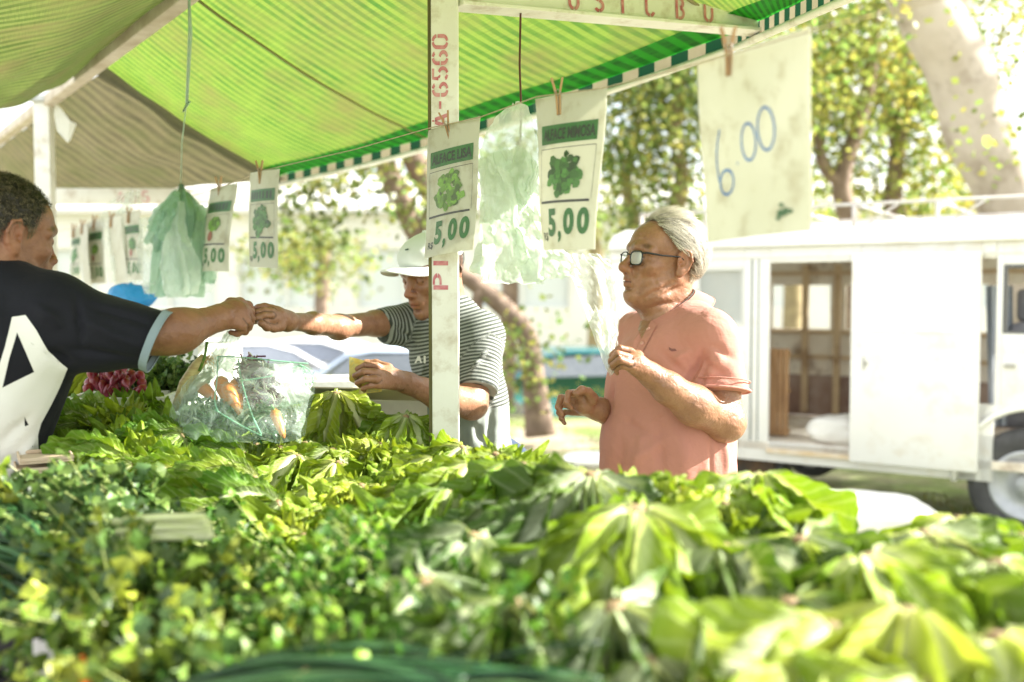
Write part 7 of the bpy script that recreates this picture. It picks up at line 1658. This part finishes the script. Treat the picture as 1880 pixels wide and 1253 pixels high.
def tray(name, c, sx_, sy_, h, th, m, label, cat, yaw=0, group=None, taper=0):
    t = thing(name, Vector(c), label, cat, group); Mx = Matrix.Rotation(yaw, 3, 'Z'); mb = MB(); c = Vector(c)
    mb.box(c + UP * th / 2, (sx_, sy_, th), Mx, .002); mb.build('base', m, t, False)
    for (dx, dy, w_, d_) in ((0, -sy_ / 2 + th / 2, sx_, th), (0, sy_ / 2 - th / 2, sx_, th), (-sx_ / 2 + th / 2, 0, th, sy_ - 2 * th), (sx_ / 2 - th / 2, 0, th, sy_ - 2 * th)):
        mb = MB(); mb.box(c + Mx @ Vector((dx, dy, th + (h - th) / 2 + .0005)), (w_, d_, h - th), Mx, .002); mb.build('side', m, t, False)
    return t
foam = pmat('foam_white', (.8, .8, .78), (.74, .74, .7), scale=30, rough=.7, bump=.2)
p_ = P(213, 745, 2.7); tray('foam_tray', (p_.x, p_.y + .06, p_.z - .02), .26, .2, .045, .012, foam, 'white foam tray holding the red radishes', 'tray', .1)
p_ = P(345, 655, 3.3); tray('foam_box', (p_.x - .05, p_.y + .1, p_.z - .14), .3, .26, .18, .015, foam, 'white foam box behind the big produce bag', 'box', -.3)
card_m = pmat('cardboard', (.5, .42, .3), (.56, .5, .38), scale=8, rough=.85, bump=.1); card_w = pmat('carton_printed', (.66, .64, .58), (.6, .56, .5), scale=18, rough=.7)
p_ = P(700, 800, 2.95); tb = tray('cardboard_box', (p_.x, p_.y + .12, p_.z - .06), .34, .24, .165, .006, card_w, 'open pale cardboard box behind the pointed lettuces', 'box', -.22)
for sx_, sy_, an in ((0, -1, .9), (0, 1, .5)):
    mb = MB(); Mx = Matrix.Rotation(-.22, 3, 'Z'); hinge = Vector((p_.x, p_.y + .12, p_.z - .06 + .166)) + Mx @ Vector((0, sy_ * .12, 0))
    mb.box(hinge + Mx @ Vector((0, sy_ * .045, .004 + .02 * an)), (.33, .09, .004), Mx @ Matrix.Rotation(sy_ * an * .5, 3, 'X')); mb.build('flap', card_m, tb, False)
mb = MB(); q_ = P(678, 788, 2.8); mb.box(q_, (.012, .012, .06), Matrix.Rotation(.15, 3, 'Y'), .003); o = mb.build('blue_peg', pmat('blue_plastic', (.0, .16, .5), rough=.3)); tag(o, 'small bright blue plastic piece in front of the cardboard box', 'plastic piece')
p_ = P(560, 742, 3.4); tray('foam_box', (p_.x + .05, p_.y + .1, p_.z - .12), .36, .26, .2, .015, foam, 'large white foam box left of the pointed lettuce', 'box', .2)
# narrow wooden trays at the vendor's hip
for k, (py, lab) in enumerate(((843, 'upper narrow wooden tray at the vendor\'s hip'), (862, 'lower narrow wooden tray at the vendor\'s hip'))):
    p_ = P(84 - 6 * k, py, 1.98); tray('wooden_tray', (p_.x - .03, p_.y + .06, p_.z - .01), .1, .12, .012, .004, pmat('tray_wood', (.6, .5, .36), (.5, .36, .26), scale=12, rough=.7), lab, 'tray', .5)
p_ = P(240, 575, 4.0); tray('foam_box', (p_.x, p_.y + .05, .02), .5, .4, 1.37, .02, foam, 'tall white storage bin carrying the bright blue bag', 'bin', .1)
# blue bag far left
mb = MB()
def bagb(u, v):
    a = u * 6.283; b = v * math.pi; k = 1 + .25 * mnoise.noise(Vector((math.cos(a) * 1.5, math.sin(a) * 1.5, v * 3))); return P(240, 548, 4.0) + Vector((math.cos(a) * math.sin(b) * .1 * k, math.sin(a) * math.sin(b) * .07 * k, -math.cos(b) * .055 * k))
mb.grid(bagb, 30, 16); o = mb.build('blue_bag', plastic('bag_blue', (.02, .35, .75), (.1, .55, .9), .9, .5)); tag(o, 'bright blue plastic bag behind the vendor\'s sleeve', 'plastic bag')
# ================================================================ table under the heap
def poly_plate(name, pts, z, th, m, label, cat):
    mb = MB(); mb.prism([Vector((x, y, z)) for x, y in pts], (0, 0, -1), th); o = mb.build(name, m, None, False); return tag(o, label, cat) if label else o
tbl = thing('stall_table', Vector((-.1, 1.7, 0)), 'long plank table under the heap of vegetables', 'table')
tp_ = [(-1.25, 2.7), (-.62, 1.1), (-.6, 1.0), (.95, .95), (.6, 1.45), (-.02, 2.55), (-.45, 3.5), (-1.4, 3.5)]
mb = MB(); mb.prism([Vector((x, y, .86)) for x, y in tp_], (0, 0, -1), .03); mb.build('top', pmat('plank', (.32, .22, .13), (.24, .15, .09), scale=5, rough=.8, stretch=(8, 1, 1)), tbl, False)
for x, y in ((-1.1, 2.6), (-.55, 1.1), (.8, 1.02), (-.15, 2.4), (-1.2, 3.35), (-.55, 3.35)):
    mb = MB(); mb.box((x, y, .415), (.05, .05, .83), None, .003); mb.build('leg', M['wood_raw'], tbl, False)
# green cloth-lined tier that lifts the vegetables above the table top
cl = pmat('tier_green', (.02, .05, .015), (.03, .07, .02), scale=10, rough=.9)
mb = MB(); mb.prism([Vector((x, y, .862)) for x, y in [(-.95, 2.5), (-.58, 1.3), (-.56, 1.05), (.88, 1.02), (.5, 1.45), (-.1, 2.4), (-.2, 2.75), (-.9, 2.9)]][::-1], (0, 0, 1), .03); o = mb.build('crate_tier', cl, None, False); tag(o, 'dark green board lying under the heaped vegetables', 'board')
bx = thing('produce_stand', Vector((-.75, 2.95, .89)), 'low dark stand raising the radishes and cabbages at the back', 'stand')
mb = MB(); mb.box((-.78, 2.95, 1.0), (.75, .5, .2), Matrix.Rotation(.3, 3, 'Z'), .005); mb.build('body', cl, bx, False)
mb = MB(); mb.box((-.62, 3.25, .96), (.5, .3, .19), Matrix.Rotation(-.2, 3, 'Z'), .005); mb.build('body', cl, bx, False)
# black plastic crate at the lower left
cr_ = thing('plastic_crate', P(40, 1180, 1.22), 'black slatted plastic crate at the lower left corner with a white label', 'crate')
ctr = P(-10, 1280, 1.5); ctr = Vector((ctr.x - .05, ctr.y + .1, ctr.z + .01)); Mx = Matrix.Rotation(-1.12, 3, 'Z'); blk = pmat('crate_black', (.02, .018, .025), (.03, .028, .035), rough=.5)
mb = MB(); cw, cd_, ch = .42, .30, .20
for z_ in [i * .0285 for i in range(8)]:
    for sg in (-1, 1):
        mb.box(ctr + Mx @ Vector((0, sg * cd_ / 2, -ch / 2 + z_)), (cw, .008, .014), Mx); mb.box(ctr + Mx @ Vector((sg * cw / 2, 0, -ch / 2 + z_)), (.008, cd_, .014), Mx)
for i in range(8):
    for sg in (-1, 1): mb.box(ctr + Mx @ Vector((-cw / 2 + cw * i / 7, sg * (cd_ / 2 + .002), 0)), (.012, .012, ch + .012), Mx)
for i in range(1, 6):
    for sg in (-1, 1): mb.box(ctr + Mx @ Vector((sg * (cw / 2 + .002), -cd_ / 2 + cd_ * i / 6, 0)), (.012, .012, ch + .012), Mx)
mb.build('slats', blk, cr_, False); mb = MB(); mb.box(ctr + Mx @ Vector((0, 0, -ch / 2 - .01)), (cw, cd_, .008), Mx); mb.build('base', blk, cr_, False)
mb = MB(); mb.box(P(82, 1212, 1.36), (.028, .004, .06), Matrix.Rotation(.3, 3, 'Z')); mb.build('label', pmat('label_white', (.75, .72, .78), rough=.6), cr_, False)
mb = MB(); mb.tube([P(150, 1205, 1.2), P(154, 1228, 1.19), P(158, 1290, 1.18)], [.003, .007, .010], 12); o = mb.build('carrot', pmat('carrot_orange', (.75, .16, .02), (.65, .12, .02), scale=50, rough=.5)); tag(o, 'orange carrot tip showing under the cress at the lower left', 'carrot')
# ================================================================ the filled carrier bag
pb = thing('produce_bag', P(440, 740, 2.4), 'clear plastic carrier bag full of wrapped vegetables, under the vendor\'s fist', 'plastic bag')
mb = MB()
sheet(mb, [(395, 650, 2.36), (350, 700, 2.33), (322, 740, 2.31), (315, 805, 2.30)], [(570, 672, 2.36), (576, 700, 2.35), (560, 760, 2.33), (556, 812, 2.3)], .022, 1.6, 3, 50, 30, bulge=.07)
sheet(mb, [(395, 650, 2.44), (345, 700, 2.5), (325, 760, 2.5)], [(572, 668, 2.42), (578, 700, 2.46), (560, 800, 2.48)], .03, 1.5, 8, 40, 24)
mb.build('film', pl_clear, pb)
mb = MB(); sheet(mb, [(414, 612, 2.32), (398, 635, 2.34), (385, 665, 2.35)], [(446, 606, 2.33), (436, 640, 2.35), (430, 690, 2.35)], .012, 3, 5, 24, 20); sheet(mb, [(395, 640, 2.37), (350, 690, 2.38), (318, 730, 2.38)], [(420, 640, 2.37), (395, 690, 2.37), (350, 725, 2.37)], .012, 2, 15, 24, 20); mb.build('twisted_neck', pl_white, pb)
mb = MB()
for pts in ([(400, 655, 2.33), (398, 700, 2.29), (394, 735, 2.27), (400, 755, 2.26)], [(394, 752, 2.26), (440, 780, 2.27), (480, 800, 2.28)], [(437, 660, 2.33), (445, 705, 2.28), (462, 760, 2.26), (480, 798, 2.27)], [(550, 670, 2.35), (568, 680, 2.35), (575, 700, 2.35), (568, 705, 2.35)], [(440, 700, 2.33), (500, 690, 2.33), (550, 672, 2.35), (560, 690, 2.35), (562, 715, 2.35)], [(400, 655, 2.34), (440, 656, 2.34), (520, 664, 2.35), (566, 668, 2.36)]):
    mb.tube([poly_at(PP(pts), i / 16) for i in range(17)], .0016, 6)
mb.build('folded_seam', plastic('bag_seam', (.25, .6, .42), (.5, .75, .6), .75, .4), pb)
# things wrapped inside it
cm = pmat('carrot_orange_flesh', (.8, .26, .04), (.7, .2, .03), scale=30, rough=.4)
rnd = random.Random(9)
t = thing('carrots', P(440, 710, 2.42), 'orange carrots inside the clear carrier bag', 'carrots')
for a, b, r_ in (((372, 712, 2.42), (398, 735, 2.40), .016), ((405, 700, 2.42), (420, 745, 2.40), .018), ((432, 705, 2.42), (440, 765, 2.38), .017), ((418, 712, 2.36), (438, 755, 2.34), .017), ((505, 760, 2.36), (522, 805, 2.34), .013)):
    A_, B_ = P(*a), P(*b); mb = MB(); mb.tube([A_ + (A_ - B_).normalized() * .01, A_, A_.lerp(B_, .4), A_.lerp(B_, .8), B_], [r_ * .5, r_, r_ * .9, r_ * .6, r_ * .15], 12); mb.build('carrot', cm, t)
t = thing('wrapped_cabbage', P(475, 720, 2.42), 'shredded purple cabbage in film inside the clear bag', 'wrapped vegetables')
mb = MB()
for i in range(420):
    q = Vector((rnd.gauss(0, 1), rnd.gauss(0, 1), rnd.gauss(0, 1))).normalized() * rnd.uniform(.5, 1); c = P(475, 705, 2.42) + Vector((q.x * .045 + q.z * -.02, q.y * .035, q.z * .07)); a = rnd.uniform(0, 6.28)
    d = Vector((math.cos(a), rnd.uniform(-.4, .4), math.sin(a))) * .018; e = Vector((-math.sin(a), 0, math.cos(a))) * .006; g_ = rnd.choice(((.2, .07, .14), (.5, .42, .45), (.14, .05, .1), (.6, .62, .5)))
    mb.tube([c - d, c + e, c + d], .0022, 4, col=g_)
mb.build('shreds', pmat('shred', (1, 1, 1), rough=.5, vcol=True), t, False)
t = thing('wrapped_greens', P(480, 775, 2.38), 'chopped greens in film inside the clear bag', 'wrapped vegetables')
mb = MB()
for i in range(260):
    q = Vector((rnd.gauss(0, 1), rnd.gauss(0, 1), rnd.gauss(0, 1))).normalized() * rnd.uniform(.5, 1)
    c0 = P(485, 775, 2.38) if i % 2 else P(385, 765, 2.4)
    c = c0 + Vector((q.x * (.055 if i % 2 else .07), q.y * .04, q.z * .045)); a = rnd.uniform(0, 6.28); d = Vector((math.cos(a), rnd.uniform(-.4, .4), math.sin(a))) * .016
    mb.tube([c - d, c + d * .2 + Vector((0, 0, .004)), c + d], .003, 4, col=rnd.choice(((.05, .15, .05), (.12, .26, .1), (.4, .48, .36), (.03, .10, .04))))
mb.build('shreds', pmat('shred_g', (1, 1, 1), rough=.4, vcol=True), t, False)
# an onion stalk leaning by the bag
mb = MB(); mb.tube([P(320, 752, 2.34), P(338, 705, 2.32), P(362, 672, 2.31), P(376, 655, 2.31)], [.008, .012, .014, .010], 10, col=(1, 1, 1))
ol = mb.build('onion_stalk', pmat('dry_onion', (.42, .3, .14), (.55, .5, .24), scale=30, rough=.6, stretch=(1, 1, 6))); tag(ol, 'brown dry onion stalk with roots leaning on the left of the clear bag', 'onion stalk')
mb = MB(); mb.tube([P(366, 682, 2.3), P(376, 655, 2.3), P(380, 628, 2.3)], .0035, 7); mb.build('green_shoot', pmat('shoot', (.1, .2, .03), rough=.4), ol)
mb = MB()
for i in range(26):
    a = P(374, 660, 2.31); mb.tube([a, a + Vector((rnd.gauss(.006, .008), rnd.gauss(0, .006), rnd.gauss(.004, .009))), a + Vector((rnd.gauss(.012, .012), rnd.gauss(0, .01), rnd.gauss(.002, .014)))], .0006, 4)
mb.build('roots', pmat('rootlet', (.5, .36, .16), rough=.8), ol)
# the white bag the elderly man holds
ob = thing('held_bag', P(1095, 560, 2.42), 'thin white plastic bag hanging down to the elderly man\'s raised hand', 'plastic bag')
mb = MB(); sheet(mb, [(1030, 462, 2.5), (1052, 520, 2.46), (1082, 600, 2.40), (1106, 660, 2.34), (1121, 690, 2.32)], [(1118, 478, 2.5), (1130, 525, 2.46), (1136, 590, 2.40), (1128, 640, 2.34), (1127, 680, 2.32)], .022, 1.6, 4, 36, 44)
sheet(mb, [(1068, 466, 2.46), (1085, 490, 2.45), (1098, 512, 2.45)], [(1100, 466, 2.46), (1134, 503, 2.44), (1146, 517, 2.44)], .014, 1, 14, 20, 14)
sheet(mb, [(1075, 570, 2.41), (1092, 612, 2.37), (1117, 665, 2.33)], [(1128, 575, 2.41), (1134, 620, 2.37), (1124, 668, 2.33)], .012, 2, 24, 20, 20); mb.build('film', pl_wispy, ob)
# plastic stool on the grass
st_ = thing('garden_stool', P(1075, 850, 6.2), 'white plastic garden stool standing on the grass left of the elderly man', 'stool')
c = P(1085, 860, 6.2); c = Vector((c.x, c.y, 0)); wp = pmat('stool_white', (.8, .8, .8), rough=.4)
mb = MB(); mb.lathe([(0, .45), (.15, .45), (.17, .44), (.175, .41), (.165, .41), (0, .43)], c, (0, 0, 1), 28); mb.build('seat', wp, st_)
for k in range(4):
    a = k * 1.571 + .6; mb = MB(); mb.tube([c + Vector((math.cos(a) * .14, math.sin(a) * .14, .42)), c + Vector((math.cos(a) * .2, math.sin(a) * .2, .0))], [.028, .02], 8); mb.build('leg', wp, st_)
